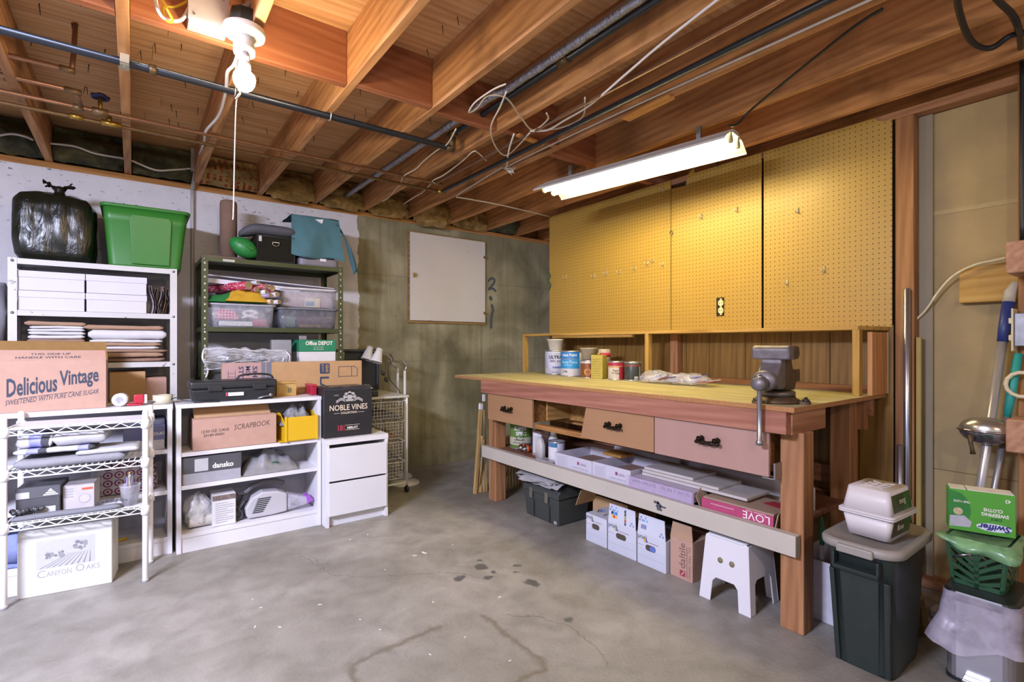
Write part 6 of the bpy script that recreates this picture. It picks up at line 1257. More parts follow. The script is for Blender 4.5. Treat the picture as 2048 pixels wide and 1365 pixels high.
jg = thing('plastic_jug', 'flat white plastic jug on the bench shelf', 'jug', (2.135,2.555,SZ)); obj('jug_body', MB().loft([[(p,q,z) for p,q in rrect(w_,d_,.008,3)] for z,w_,d_ in ((0,.034,.07),(.09,.034,.07),(.125,.03,.045),(.14,.022,.026))]), M('bcb8b6',.45), jg); obj('cap', MB().lathe([(.014,.14),(.014,.16),(0,.161)], n=16), M('c4c2c0',.4), jg)
jb2 = thing('plastic_bottle', 'white bottle with a white cap behind the quart can', 'bottle', (2.24,2.545,SZ)); obj('bottle_body', MB().lathe([(.03,0),(.032,.004),(.032,.12),(.02,.145)], n=22), M('c6c6c8',.4), jb2); obj('cap', MB().lathe([(.021,.145),(.021,.17),(.016,.174),(0,.174)], n=18), M('d2d2d4',.4), jb2)
k = can('quart can with a blue and orange label on the bench shelf', 2.2, 2.465, SZ, .054, .125, M('b3b2c0',.4), [(.0,.118,-38,50,M('cfcdd0',.4)),(.09,.1185,-38,50,M('3a86c0',.4)),(.045,.0825,-38,50,M('c98f2c',.4)),(.080,.085,-38,50,M('b8502c',.4))])
solo('glass_tray', MB().prism(rrect(.07,.16,.012,3,2.125,2.47), lambda u, v_, w_: (u,v_,w_), SZ, SZ+.012), FILM('tray','b9b8be',.6,.15), 'flat clear plastic tray in front of the quart can', 'tray')
TILE = M('c4bfc0',.3,0,.03,8); TILEB = M('8f7468',.85,0,.08,30); WCART = M('bdbac6',.6,0,.03,14)
def tilebox(label, ya, yb, h_, full=True):
    r = thing('tile_carton', label, 'box', (2.2,(ya+yb)/2,SZ)); x0, x1 = 2.092, 2.40
    for q in ((x0,x0+.004,ya,yb),(x1-.004,x1,ya,yb),(x0+.004,x1-.004,ya,ya+.004),(x0+.004,x1-.004,yb-.004,yb)): wpart('box_wall', MB().box(q[0],q[1],q[2],q[3],SZ,SZ+h_), WCART, r)
    wpart('box_floor', MB().box(x0+.004,x1-.004,ya+.004,yb-.004,SZ,SZ+.004), CARD, r)
    for kk in range(3): wpart('tile', MB().box(x0+.008,x1-.03,ya+.008,yb-.03-.01*kk,SZ+.006+kk*.012,SZ+.016+kk*.012), TILEB, r)
    L_ = yb-ya; o = (x0, yb, SZ); flat([rect(L_*.34,.006,.0015,h_-.01)], o, -UY, UZ, GREYINK, r, 'printed_rule'); flat([rect(.02,.016+.007*kk,L_*.24,.0025) for kk in range(8)], o, -UY, UZ, M('9f9daa',.7), r, 'printed_lines')
    text('daltile', (x0, yb-L_*.70, SZ+h_*.5), -UY, UZ, w=L_*.16, h=.016, mat=M('6d6a78',.7), parent=r); flat([rect(0,0,.016,.018)], (x0, yb-L_*.62, SZ+h_*.5), -UY, UZ, M('8a3a68',.7), r, 'logo'); text('CERAMIC MOSAIC TILE', (x0, yb-L_*.48, SZ+h_*.22), -UY, UZ, w=L_*.42, h=.009, mat=M('8a8894',.7), parent=r)
    return r
tilebox('white tile carton on the bench shelf, nearer the quart can', 2.045, 2.36, .083)
tilebox('white tile carton on the bench shelf, next to the shrink-wrapped pack', 1.765, 2.042, .085)
carton('flat tan envelope-like carton lying over the two tile cartons', 2.26, 2.38, 1.98, 2.12, SZ+.087, SZ+.1, M('a87a3c',.7), flaps=True)
def tilestack(label, n_, x0, x1, ya, yb, z, th, mat, name='ceramic_tile', dy=0.0, topm=None):
    for kk in range(n_):
        m = MB().box(x0, x1, ya+dy*kk, yb+dy*kk, z, z+th); m.m = [0]*6
        solo(name, m, [mat], label % (['lowest','second','third','fourth','fifth','sixth'][kk]), 'tile', bev=.0012, seg=1, group=label.split('%s ')[1]); z += th+.0006
    return z
z = tilestack('%s tan tile of the stack behind the shrink-wrapped pack', 5, 2.17, 2.42, 1.40, 1.745, SZ, .0125, M('a3928a',.5,0,.06,20))
def slab(label, x0, x1, ya, yb, z, th=.013): solo('long_tile', MB().box(x0, x1, ya, yb, z, z+th), M('b9b3b0',.45,0,.05,12), label, 'tile', bev=.0015, seg=1)
slab('long white-edged tile, lowest of the three stepped ones', 2.14, 2.34, 1.16, 1.73, z); slab('long white-edged tile, middle of the three stepped ones', 2.15, 2.35, 1.30, 1.735, z+.0138); slab('long white-edged tile, top of the three stepped ones', 2.16, 2.36, 1.44, 1.73, z+.0276)
for i, (ya, yb, dx) in enumerate(((1.72,2.2,0),(1.02,1.66,.0),(1.1,1.75,.05))):
    solo('white_baseboard', MB().prism([(2.45+dx,SZ+.0),(2.47+dx,SZ+.0),(2.47+dx,SZ+.10),(2.462+dx,SZ+.105),(2.45+dx,SZ+.095)], lambda u, v_, w_: (u,w_,v_), ya, yb), M('c8c6cc',.4), ['white moulding strip behind the tile cartons','white moulding strip at the near end of the bench shelf','white moulding strip at the back of the bench shelf'][i], 'moulding')
# shrink-wrapped pack
sw = thing('shrink_wrapped_pack', 'shrink-wrapped lilac tile pack with stamped numbers on the bench rail', 'pack', (2.11,1.57,SZ)); wpart('pack_body', MB().box(2.068,2.165,1.385,1.755,.3965,.45), M('b7adc0',.5,0,.04,20), sw, .004)
m = MB().grid(lambda u, v_: (2.062 + .004*noise.noise(V((u*20,v_*6,1))) + .05*max(0,v_-.7), 1.77-.40*u, .396+.058*min(1,v_*1.25)+.003*noise.noise(V((u*9,v_*9,4)))), 40, 10); wpart('film', m, FILM('shrink_film','b9a4c8',.35,.08), sw)
text('SEMI-ORLITE', (2.0675,1.735,.428), -UY, UZ, w=.15, h=.014, mat=M('5c5a66',.7), parent=sw, shear=-.1); text('TR 206 3 13AC93', (2.0675,1.555,.428), -UY, UZ, w=.16, h=.015, mat=M('5c5a66',.7), parent=sw)
# pink printed tile box, upside-down lettering
lv = thing('pink_tile_box', 'torn pink tile box with upside-down lettering at the near end of the shelf', 'box', (2.12,1.19,SZ)); PK = M('a84068',.5,0,.12,30)
wpart('box_front', MB().box(2.087,2.091,1.02,1.345,SZ,SZ+.05), PK, lv); wpart('box_floor', MB().box(2.091,2.3,1.02,1.345,SZ,SZ+.003), CARD, lv)
wpart('torn_side', MB().hexa([(2.087,1.012,SZ),(2.16,1.012,SZ),(2.16,1.016,SZ),(2.087,1.016,SZ)], [(2.087,1.0,SZ+.06),(2.16,1.01,SZ+.075),(2.16,1.014,SZ+.075),(2.087,1.004,SZ+.06)]), M('a08a70',.9,0,.2,50), lv)
wpart('torn_side', MB().hexa([(2.087,1.35,SZ),(2.17,1.35,SZ),(2.17,1.354,SZ),(2.087,1.354,SZ)], [(2.08,1.37,SZ+.05),(2.17,1.39,SZ+.09),(2.17,1.394,SZ+.09),(2.08,1.374,SZ+.05)]), M('a08a70',.9,0,.2,50), lv)
text('LOVE', (2.087,1.035,SZ+.042), UY, -UZ, w=.115, h=.032, mat=WHITEINK, parent=lv, n=(-1,0,0), bold=.0); text('CERAMIC TILES', (2.087,1.05,SZ+.049), UY, -UZ, w=.085, h=.005, mat=WHITEINK, parent=lv, n=(-1,0,0)); text('www.loveceramictiles.com', (2.087,1.19,SZ+.036), UY, -UZ, w=.11, h=.006, mat=WHITEINK, parent=lv, n=(-1,0,0))
for kk in range(5): wpart('tile', MB().box(2.094,2.3,1.022,1.342-.004*(kk % 2),SZ+.004+kk*.0105,SZ+.0138+kk*.0105), M('a08876',.5,0,.06,20), lv, .001, 1)
wpart('red_scrap', MB().prism([(2.18,1.03),(2.25,1.02),(2.26,1.10),(2.2,1.12)], lambda u, v_, w_: (u,v_,w_), SZ+.0575, SZ+.0595), M('9c3038',.6), lv)

# ================================================================ UNDER THE BENCH
# toolbox
tb = thing('toolbox', 'dark grey plastic toolbox with metal latches under the far end of the bench', 'toolbox', (2.25,2.52,0)); TBM = M('3c3f3d',.45,0,.1,60,.1); y0, y1 = 2.345, 2.69
wpart('box_body', MB().taper(2.105,2.38,y0,y1,0,.165,.012), TBM, tb, .008, 2)
pr = [(2.098,.168),(2.387,.168),(2.387,.195),(2.36,.232),(2.30,.25),(2.185,.25),(2.125,.232),(2.098,.195)]
wpart('box_lid', MB().prism(pr, lambda u, v_, w_: (u,w_,v_), y0-.006, y1+.006), TBM, tb, .005, 2)
for y in (2.445, 2.60): wpart('latch', MB().box(2.088,2.1,y-.014,y+.014,.13,.2).box(2.084,2.09,y-.009,y+.009,.14,.165), M('b5b2a8',.25,.9,.2,60), tb, .002); wpart('groove', MB().box(2.1015,2.106,y-.02,y-.016,.01,.12), M('20282a',.6), tb)
wpart('badge', MB().box(2.108,2.112,2.365,2.39,.012,.03), M('9a9a98',.5), tb)
pp = MB(); rnd = random.Random(17)
for kk in range(5):
    z = .252 + kk*.0065; a = rnd.uniform(-.2,.2); cx, cy = 2.2+rnd.uniform(-.02,.02), 2.53+rnd.uniform(-.03,.03)
    m = MB().grid(lambda u, v_, kk=kk, z=z, a=a, cx=cx, cy=cy: (cx + (u-.5)*.26*math.cos(a) - (v_-.5)*.36*math.sin(a), cy + (u-.5)*.26*math.sin(a) + (v_-.5)*.36*math.cos(a), z + .004*noise.noise(V((u*5,v_*5,kk))) + .003 - .035*max(0,.18-u)*4*abs(math.sin(v_*3+kk)) ), 14, 14)
    solo('newspaper', m, M('a9a7a8',.6,0,.12,50), ['lowest sheet of paper','second sheet of paper','middle sheet of paper','fourth sheet of paper','topmost sheet of paper'][kk] + ' lying on the dark grey toolbox', 'paper', group='papers on the toolbox')
# open tan carton behind the first printed box
oc = thing('open_carton', 'open tan carton behind the leftmost white printer carton', 'box', (2.3,2.13,0))
for q in ((2.17,2.174,2.0,2.25,0,.2),(2.44,2.444,2.0,2.25,0,.2),(2.174,2.44,2.246,2.25,0,.26),(2.174,2.44,2.0,2.004,0,.2),(2.174,2.44,2.004,2.246,0,.004)): pass
for q in ((2.30,2.304,1.96,2.24,0,.2),(2.56,2.564,1.96,2.24,0,.2),(2.304,2.56,2.236,2.24,0,.26),(2.304,2.56,1.96,1.964,0,.2)): wpart('box_wall', MB().box(*q), CARD2, oc)
wpart('raised_flap', MB().hexa([(2.15,2.236,.16),(2.30,2.236,.16),(2.30,2.24,.16),(2.15,2.24,.16)], [(2.13,2.17,.27),(2.30,2.17,.27),(2.30,2.174,.27),(2.13,2.174,.27)]), CARD2, oc)
# printer cartons
WC = M('c4c6d2',.55,0,.02,14)
def ellipse_pts(a): return a
def prismbox(label, ya, yb, flap, bluef):
    x0, x1, h_ = 2.108, 2.285, .156; r = thing('printer_carton', label, 'box', (2.2,(ya+yb)/2,0), 0, 'white printer cartons under the bench'); L_ = yb-ya
    wpart('box_body', MB().box(x0,x1,ya,yb,0,h_), WC, r, .0015, 1)
    o = (x0, yb, 0)
    if flap:
        fx0, fx1 = x0-.0, x0+.012
        wpart('raised_flap', MB().hexa([(x0,ya+.002,h_+.001),(x0+.003,ya+.002,h_+.001),(x0+.003,yb-.001,h_+.001),(x0,yb-.001,h_+.001)], [(fx1,ya+.016,h_+.098),(fx1+.003,ya+.016,h_+.098),(fx1+.003,yb-.002,h_+.098),(fx1,yb-.002,h_+.098)]), WC, r)
        fv = V((.012,0,.097)).normalized(); fo = V((x0, yb, h_+.001)) 
    else:
        wpart('flap', MB().box(x0,x1,ya+.001,yb-.001,h_+.0005,h_+.003), WC, r); fv = V((1,0,0)); fo = V((x0+.03, yb, h_+.003))
    hx = [disc(L_*.1+.02*math.cos(q)+(.02 if kk > 2 else 0)+.012*(kk % 3), .075+(-.014 if kk % 2 else 0), .0055, 6) for kk, q in enumerate((0,0,0,.1,.1))]
    flat([disc(L_*.10,.082,.006,6), disc(L_*.16,.068,.006,6), disc(L_*.06,.068,.006,6)], fo, -UY, fv, M('6d7ca8',.6), r, 'hexagon_print'); flat([disc(L_*.26,.082,.006,6), disc(L_*.32,.068,.006,6), disc(L_*.22,.068,.006,6)], fo, -UY, fv, M('6aa4cc',.6), r, 'hexagon_print')
    flat([disc(L_*.84,.03,.006,6), disc(L_*.90,.018,.006,6), disc(L_*.80,.018,.006,6)], fo, -UY, fv, M('7f86b8',.6), r, 'hexagon_print')
    if not bluef:
        for kk, cl_ in enumerate(('2e3138','4a9ad0','3a6ab8','d8c23a','c23a58','e0b048')): flat([rect(L_*.10+(kk % 3)*L_*.075, .045-.018*(kk//3), L_*.07, .016)], fo, -UY, fv, M(cl_,.6), r, 'colour_swatch')
        for kk, cl_ in enumerate(('3a3a40','4a4848','8aa03a','b04a3a','3a4a6a')): flat([rect(L_*.56+.0015*kk, .072-.016*kk, L_*.06, .015)], fo, -UY, fv, M(cl_,.6), r, 'colour_strip')
    else: flat([rect(L_*.12+L_*.05*kk, .026, L_*.04, .022) for kk in range(4)], fo, -UY, fv, M('7074a4',.6), r, 'barcode')
    text('prism', (x0, yb-L_*.03, h_*.80), -UY, UZ, w=L_*.31, h=.028, mat=M('3a3c50',.7), parent=r, bold=.01)
    for kk, cl_ in enumerate(('d88a3a','c9c23a','5aa84a','3a7ab8','5a3a8a','b83a4a')): flat([[(L_*(.24+.026*kk),.0),(L_*(.266+.026*kk),.0),(L_*.30+.0006*kk,.044-.004*kk)]], (x0, yb, h_*.77), -UY, UZ, M(cl_,.6), r, 'logo_ray', .0007+.00005*kk)
    text('Home Entertainment', (x0, yb-L_*.42, h_*.775), -UY, UZ, w=L_*.34, h=.007, mat=M('8a3a40',.7), parent=r); text('Maximum output', (x0, yb-L_*.02, h_*.63), -UY, UZ, w=L_*.22, h=.005, mat=M('7a4a40',.7), parent=r)
    wpart('hand_hole', MB().prism([(p, q) for p, q in rrect(L_*.36,.030,.0145,4,yb-L_*.48,h_*.62)], lambda u, v_, w_: (w_, u, v_), x0-.0008, x0-.0002), M('4c4438',.9), r)
    if bluef: wpart('blue_insert', MB().prism([(p, q) for p, q in rrect(L_*.2,.024,.011,4,yb-L_*.55,h_*.62)], lambda u, v_, w_: (w_, u, v_), x0-.0013, x0-.0008), M('5a70b8',.6), r)
    ln = [rect(L_*.04, h_*q, L_*.92, .0012) for q in (.04,.28,.30,.52)] + [rect(L_*(.05+.045*kk), h_*.05, .0008, h_*.22) for kk in range(21)] + [rect(L_*(.05+.06*kk), h_*.31, .0008, h_*.2) for kk in range(16)]
    flat(ln, o, -UY, UZ, M('a3a6b8',.7), r, 'printed_table', .0006)
    return r
prismbox('white printer carton, leftmost of three, with its lid folded flat', 1.948, 2.108, False, False)
prismbox('white printer carton with raised flap showing colour swatches', 1.742, 1.938, True, False)
prismbox('white printer carton with raised flap and a blue insert in its hand hole', 1.557, 1.733, True, True)
# brown wall-tile carton
dl = thing('brown_tile_carton', 'brown wall-tile carton with lettering set on its side beside the stool', 'box', (2.24,1.48,0)); ya, yb = 1.42, 1.545
wpart('box_body', MB().box(2.128,2.34,ya,yb,0,.19), CARD, dl, .0015, 1)
wpart('raised_flap', MB().hexa([(2.128,ya,.191),(2.132,ya,.191),(2.132,yb,.191),(2.128,yb,.191)], [(2.14,ya+.014,.262),(2.144,ya+.014,.262),(2.144,yb-.006,.262),(2.14,yb-.006,.262)]), M('a8876e',.85,0,.05,20), dl)
text('daltile', (2.128,yb-.085,.055), UZ, UY, w=.12, h=.034, mat=M('6d4a48',.8), parent=dl, n=(-1,0,0)); text('DESIGN WITH CONFIDENCE', (2.128,yb-.098,.012), UZ, UY, w=.15, h=.007, mat=M('6d4a48',.8), parent=dl, n=(-1,0,0), bold=.02); text('CERAMIC WALL TILE', (2.128,yb-.115,.01), UZ, UY, w=.155, h=.011, mat=M('6d4a48',.8), parent=dl, n=(-1,0,0))
flat([rect(0,0,.03,.028)], (2.128,yb-.055,.015), -UY, UZ, M('96304a',.7), dl, 'logo'); flat([[(.004,.004),(.011,.004),(.026,.02),(.026,.025),(.02,.025)]], (2.128,yb-.055,.015), -UY, UZ, CARD, dl, 'logo_stroke', .0009)
# plastic step stool
stl = thing('step_stool', 'white plastic step stool with two round holes under the bench', 'stool', (2.17,1.215,0)); SP = M('d3d1d6',.35,0,.02,8)
ys = .115; yt_ = .085; xh = .12; xt = .1; H = .29
def face(v_): return v_/H
fr = [(-.12,0),(-.066,0),(-.058,.09),(-.042,.108),(.042,.108),(.058,.09),(.066,0),(.12,0),(.1,H-.014),(.09,H),(-.09,H),(-.1,H-.014)]
obj('leg_panel', MB().prism(fr, lambda u, v_, w_: (-xh + (xh-xt)*v_/H + w_, u, v_), 0, .006), SP, stl, .002, 1); obj('leg_panel', MB().prism(fr, lambda u, v_, w_: (xh - (xh-xt)*v_/H - .006 + w_, u, v_), 0, .006), SP, stl, .002, 1)
sd = [(-.118,0),(-.075,0),(-.065,.12),(-.05,.135),(.05,.135),(.065,.12),(.075,0),(.118,0),(.098,H-.006),(-.098,H-.006)]
for sg in (-1, 1): obj('side_panel', MB().prism(sd, lambda u, v_, w_, sg=sg: (u, sg*((.119 - .02*v_/H - w_)), v_), 0, .006), SP, stl, .002, 1)
obj('seat', MB().prism(rrect(.21,.18,.02,4), lambda u, v_, w_: (u,v_,w_), H-.006, H+.004), SP, stl, .003, 2)
for yy in (.024, -.03): obj('round_hole', MB().lathe([(.0,0),(.0125,0),(.0125,.0008)], (-xh+(xh-xt)*.19/H-.0012,yy,.19), 18, (1,0,-.07)), M('7d7554',.8), stl)
# white open bin with a brush, behind the near leg
wbn = thing('white_bin', 'white cardboard bin with a brush handle behind the near bench leg', 'bin', (2.4,.93,0))
for q in ((2.265,2.27,.86,1.02),(2.50,2.505,.86,1.02),(2.27,2.50,.86,.865),(2.27,2.50,1.015,1.02)): wpart('bin_wall', MB().box(q[0],q[1],q[2],q[3],0,.245), M('c0bfca',.5), wbn)
wpart('bin_floor', MB().box(2.27,2.50,.865,1.015,0,.004), M('b0afb8',.5), wbn)
bh = thing('dish_brush', 'green and white brush standing in the white bin', 'brush', (2.31,.93,.005)); obj('brush_handle', MB().tube([(0,0,0),(-.01,-.005,.2),(-.02,-.01,.36)], [.008,.010,.007], 8), M('c2c2c8',.4), bh); obj('brush_grip', MB().tube([(-.016,-.008,.3),(-.02,-.01,.34),(-.028,-.012,.42)], [.009,.014,.005], 8), M('3c7a5a',.4), bh)
# sticks leaning by the far end of the bench
ST = WOOD('8a6a3c','b2925c','c8ac7a','Z'); STL = ['longest pale stick leaning on the far end of the bench','thin stick leaning beside the longest one','short square stick at the far bench leg','thin pale stick against the far bench leg','thin stick ending below the bench top']
for i, (pa, pb, w_) in enumerate((((950,988),(962,806),.022),((960,986),(958,928),.02),((968,985),(964,872),.014),((973,984),(968,820),.010),((956,986),(968,880),.008))):
    p0 = P(pa[0],pa[1],Z=0); p1 = P(pb[0],pb[1],X=p0.x+.03); d = (p1-p0); a_ = d.cross(UX).normalized()*w_/2; b2 = d.cross(a_).normalized()*w_/2
    m = MB().hexa([p0-a_-b2,p0+a_-b2,p0+a_+b2,p0-a_+b2], [p1-a_-b2,p1+a_-b2,p1+a_+b2,p1-a_+b2])
    if i == 0:
        r = thing('wooden_stick', STL[i], 'stick', p0); wpart('stick_body', m, ST, r); q = p0 + d*.93; wpart('white_tape', MB().hexa([q-a_*1.08-b2*1.08,q+a_*1.08-b2*1.08,q+a_*1.08+b2*1.08,q-a_*1.08+b2*1.08],[s_+d*.06 for s_ in (q-a_*1.08-b2*1.08,q+a_*1.08-b2*1.08,q+a_*1.08+b2*1.08,q-a_*1.08+b2*1.08)]), PAPERW, r)
    else: solo('wooden_stick', m, ST, STL[i], 'stick')
tg = thing('wooden_trellis', 'fan of thin wooden slats standing on the floor behind the far bench leg', 'trellis', (2.3,3.18,0))
for i in range(6):
    p0 = P(1010+i*6,985-i*3,Z=0); p1 = p0 + V((.02,.02+.006*i,.42)); a_ = V((.004,-.008,0)); b2 = V((.004,.003,0))
    wpart('slat', MB().hexa([p0-a_-b2,p0+a_-b2,p0+a_+b2,p0-a_+b2], [p1-a_-b2,p1+a_-b2,p1+a_+b2,p1-a_+b2]), ST, tg)
for i in range(4):
    p0 = P(1013+i*7,984-i*3,Z=0)+V((.0,0,.12)); p1 = p0 + V((.03,-.08,.28)); a_ = V((.002,.003,0))
    wpart('cross_slat', MB().tube([p0,p1], .005, 4), ST, tg)
wpart('outlet_tab', MB().box(2.04,2.06,3.092,3.1,.72,.77), PAPERW, bench)

# ================================================================ RIGHT-HAND CORNER
# pegboard hooks
HK = M('c9c8c0',.3,.8,.0)
hooks = [(1132,555),(1189,553),(1213,547),(1240,545),(1271,538),(1296,527),(1307,521),(1327,529),(1404,434),(1475,421),(1597,423),(1575,566),(1649,541)]
pw = ['far left','second from the left','third from the left','fourth from the left','fifth from the left','sixth from the left','raised one of the middle cluster','last of the middle cluster','upper, left of the pair','upper, right of the pair','upper one on the near panel','lower left one on the near panel','lower right one on the near panel']
for i, (a, b) in enumerate(hooks):
    c = P(a, b, X=px_-.007); m = MB().tube([c+V((0,0,.018)), c+V((-.003,0,-.004)), c+V((-.012,0,-.012)), c+V((-.028,.002,-.008)), c+V((-.036,.003,.006))], .0028, 6)
    m.cyl(c+V((.0,0,.02)), c+V((.0,0,-.014)), .0042, n=6)
    solo('peg_hook', m, HK, 'metal peg hook on the pegboard, ' + pw[i], 'hook', group='hooks on the pegboard')
for px, py, lab in ((1324,379,'small ring hook near the top seam of the pegboard'),(1343,465,'small dark bracket on the first pegboard seam')):
    c = P(px, py, X=px_-.008); solo('ring_hook', MB().tube([c+V((-.004,.012*math.cos(k*.6),.016*math.sin(k*.6)-.006)) for k in range(9)], .0022, 5), HK if py < 400 else IRON, lab, 'hook')
c = P(1436,325,X=px_-.03); solo('joist_hook', MB().tube([c+V((0,0,.03)), c, c+V((-.012,0,-.02)), c+V((-.02,-.01,-.03))], .005, 6), IRON, 'dark hook hanging from the joist above the pegboard', 'hook')
cable('green_twine', [P(1096,545,X=px_-.012), P(1100,552,X=px_-.014), P(1096,562,X=px_-.012), P(1101,570,X=px_-.014), P(1098,580,X=px_-.012)], .006, M('2c5a38',.8), 'scrap of green twine on the far edge of the pegboard', 'twine')
c = P(1442,614,X=px_-.006); ot = thing('duplex_outlet', 'ivory duplex outlet in a dark cut-out of the pegboard', 'outlet', (px_-.007,c.y,c.z-.04))
wpart('cut_out', MB().box(px_-.0085,px_-.0065,c.y-.022,c.y+.03,c.z-.058,c.z+.058), M('241c0c',.9), ot)
for dz in (.024,-.024): q = wpart('receptacle', MB().prism(rrect(.034,.034,.012,3,c.y-.002,c.z+dz), lambda u, v_, w_: (w_,u,v_), px_-.014, px_-.0085), M('d2cba0',.5), ot); wpart('slot', MB().box(px_-.0146,px_-.014,c.y-.010,c.y-.007,c.z+dz-.006,c.z+dz+.006).box(px_-.0146,px_-.014,c.y+.004,c.y+.007,c.z+dz-.006,c.z+dz+.006), BLACKP, q)
wpart('receptacle_yoke', MB().box(px_-.012,px_-.0085,c.y-.008,c.y+.004,c.z-.052,c.z+.052), M('bdb68c',.5), ot)
# tall tube and stick by the stud
solo('metal_tube', MB().lathe([(.0125,0),(.014,.002),(.014,1.402),(.011,1.404),(.011,1.3),(0,1.3)], (2.945,.812,0), 18), M('b0b2bc',.25,.9,.04,5), 'tall shiny metal tube standing against the stud', 'tube')
solo('metal_tube', MB().lathe([(.0125,0),(.013,.002),(.013,.66),(.01,.661),(0,.6)], (2.905,.828,0), 16), M('a4a6b2',.3,.9,.04,5), 'short metal tube standing beside the tall one', 'tube')
solo('wooden_strip', MB().box(2.97,2.99,.765,.783,0,1.17), M('a3904e',.7,0,.1,9), 'thin tan wooden strip standing beside the tall metal tube', 'strip')
# horizontal board, stud arms, cable
wpart('wall_board', MB().box(3.0,3.045,.2,P(1918,570,X=3.0).y,P(1918,607,X=3.0).z,P(1918,537,X=3.0).z), WOOD('8a6428','b08a44','c4a25e','Y'), wr, .003, 1)
for za, zb2, lab in ((1.42,1.545,''),(.71,.84,'')): wpart('wall_arm', MB().box(2.78,2.964,.37,.445,za,zb2), WOOD('8a5a48','b08468','c49c80','X'), wr, .004, 1)
cable('electric_cable', [P(1822,648,X=3.02), P(1850,622,X=3.01), P(1880,580,X=3.0), P(1910,550,X=2.985), P(1950,530,X=2.98), P(1985,522,X=2.98), P(2012,516,X=2.975)], .0055, M('d3cba6',.5), 'cream cable arching across the drywall to the wall arm')
eb = thing('outlet_box', 'grey metal outlet box with an ivory cover at the right edge', 'outlet', (2.93,.41,1.13)); wpart('box_body', MB().box(2.885,2.963,.36,.437,1.13,1.265), M('8d8d92',.4,.5,.2,30), eb, .003); wpart('cover', MB().box(2.875,2.97,.4375,.4445,1.11,1.285), M('cfc6a4',.4), eb, .003)
for z in (1.235,1.165): wpart('plug_blank', MB().box(2.905,2.93,.445,.457,z-.012,z+.012), M('d6ceb0',.4), eb, .003)
c = P(2045,770,X=2.9); solo('cable_loop', MB().tube([c + V((0,.05*math.cos(k*2*math.pi/14),.05*math.sin(k*2*math.pi/14))) for k in range(14)], .008, 8, closed=True), M('cfc6a8',.5), 'cream cable loop hanging at the right edge', 'cable')
# dusters and mop poles
mp = thing('flat_mop', 'floor mop with a blue grip and silver pole leaning on the drywall', 'mop', (2.755,.577,0)); A0, A1 = V((2.755,.577,0)), V((2.975,.458,1.40)); dd_ = A1-A0
wpart('pole', MB().cyl(A0, A0+dd_*.82, .0165, n=16), M('c4c1be',.3,.6,.03,6), mp); wpart('collar', MB().cyl(A0+dd_*.515, A0+dd_*.535, .021, n=16), M('2a3570',.4), mp); wpart('grip', MB().tube([A0+dd_*.82, A0+dd_*.86, A0+dd_*.94], [.0185,.021,.021], 16), M('2a3878',.45), mp); wpart('grip_end', MB().tube([A0+dd_*.94, A0+dd_*.97, A0+dd_+V((.0,-.012,0))], [.021,.02,.012], 16), M('b0a99c',.5), mp)
mp2 = thing('squeegee_pole', 'grey pole with a teal grip leaning behind the floor mop', 'pole', (2.85,.56,0)); B0, B1 = V((2.85,.56,0)), V((2.94,.432,1.10)); d2_ = B1-B0
wpart('pole', MB().cyl(B0, B0+d2_*.8, .011, n=12), M('9a9a9c',.35,.6,.05,9), mp2); wpart('grip', MB().tube([B0+d2_*.76, B0+d2_*.84, B1], [.012,.0165,.014], 12), M('2a9a90',.5), mp2)
wpart('base', MB().box(2.81,2.895,.53,.585,0,.03), M('8a8a8e',.5), mp2, .004); wpart('mop_head', MB().box(2.66,2.74,.50,.66,0,.035), M('9c9a9e',.8), mp, .008)
# oval chrome lamp clamped to the lower arm
c = P(1970,862,X=2.84); ol = thing('oval_lamp', 'oval chrome work lamp with a lever fixed to the lower wall arm', 'lamp', (c.x,c.y,c.z-.06))
def ell(s_, zc, k0, k1, rx=.085, ry=.06, rz_=.058):
    return MB().grid(lambda u, v_: tuple(c + V((ry*math.cos(u*2*math.pi)*math.sin(math.pi*(k0+(k1-k0)*v_))*.8, rx*math.sin(u*2*math.pi)*math.sin(math.pi*(k0+(k1-k0)*v_)), rz_*s_*math.cos(math.pi*(k0+(k1-k0)*v_))))), 28, 10)
wpart('upper_shell', ell(1,0,0,.5), M('c2bfb4',.22,.85,.04,8), ol); wpart('lower_shell', ell(-1,0,0,.5), M('a6a8b2',.18,.9,.04,8), ol)
wpart('rim', MB().tube([c + V((.05*math.cos(a*math.pi/12),.0875*math.sin(a*math.pi/12),0)) for a in range(24)], .005, 6, closed=True), CHROME, ol)
wpart('lever', MB().tube([c+V((-.045,.035,-.02)), c+V((-.055,.035,-.045)), c+V((-.052,.03,-.075)), c+V((-.05,.028,-.095))], [.012,.008,.007,.010], 8), M('5a4a38',.5,.4), ol); wpart('mount', MB().box(c.x-.012,c.x+.012,.446,c.y-.07,c.z-.02,c.z+.02), IRON, ol)
# big dark bin with a grey lid
bn = thing('trash_bin', 'dark green plastic bin with a grey lid beside the bench', 'trash bin', (2.18,.69,0)); BN = M('252e2c',.38,0,.12,30)
rg = lambda w_, d_, r_, z: [(p, q, z) for p, q in rrect(w_, d_, r_, 5)]
obj('bin_body', MB().loft([rg(.27,.175,.03,0),rg(.275,.18,.034,.01),rg(.335,.2,.04,.33),rg(.345,.205,.04,.332),rg(.35,.208,.04,.40),rg(.365,.214,.04,.415),rg(.365,.214,.04,.43)]), BN, bn)
obj('bin_lid', MB().loft([rg(.385,.232,.06,.422),rg(.41,.25,.07,.426),rg(.412,.252,.07,.446),rg(.395,.238,.065,.454),rg(.36,.21,.06,.452),rg(.34,.19,.06,.442),rg(.0,.0,.0,.441) if False else rg(.1,.05,.02,.441)]), M('8d8880',.5,0,.04,14), bn)
obj('lid_tab', MB().box(-.218,-.196,-.055,.055,.418,.447), M('8d8880',.5,0,.04,14), bn, .005, 2)
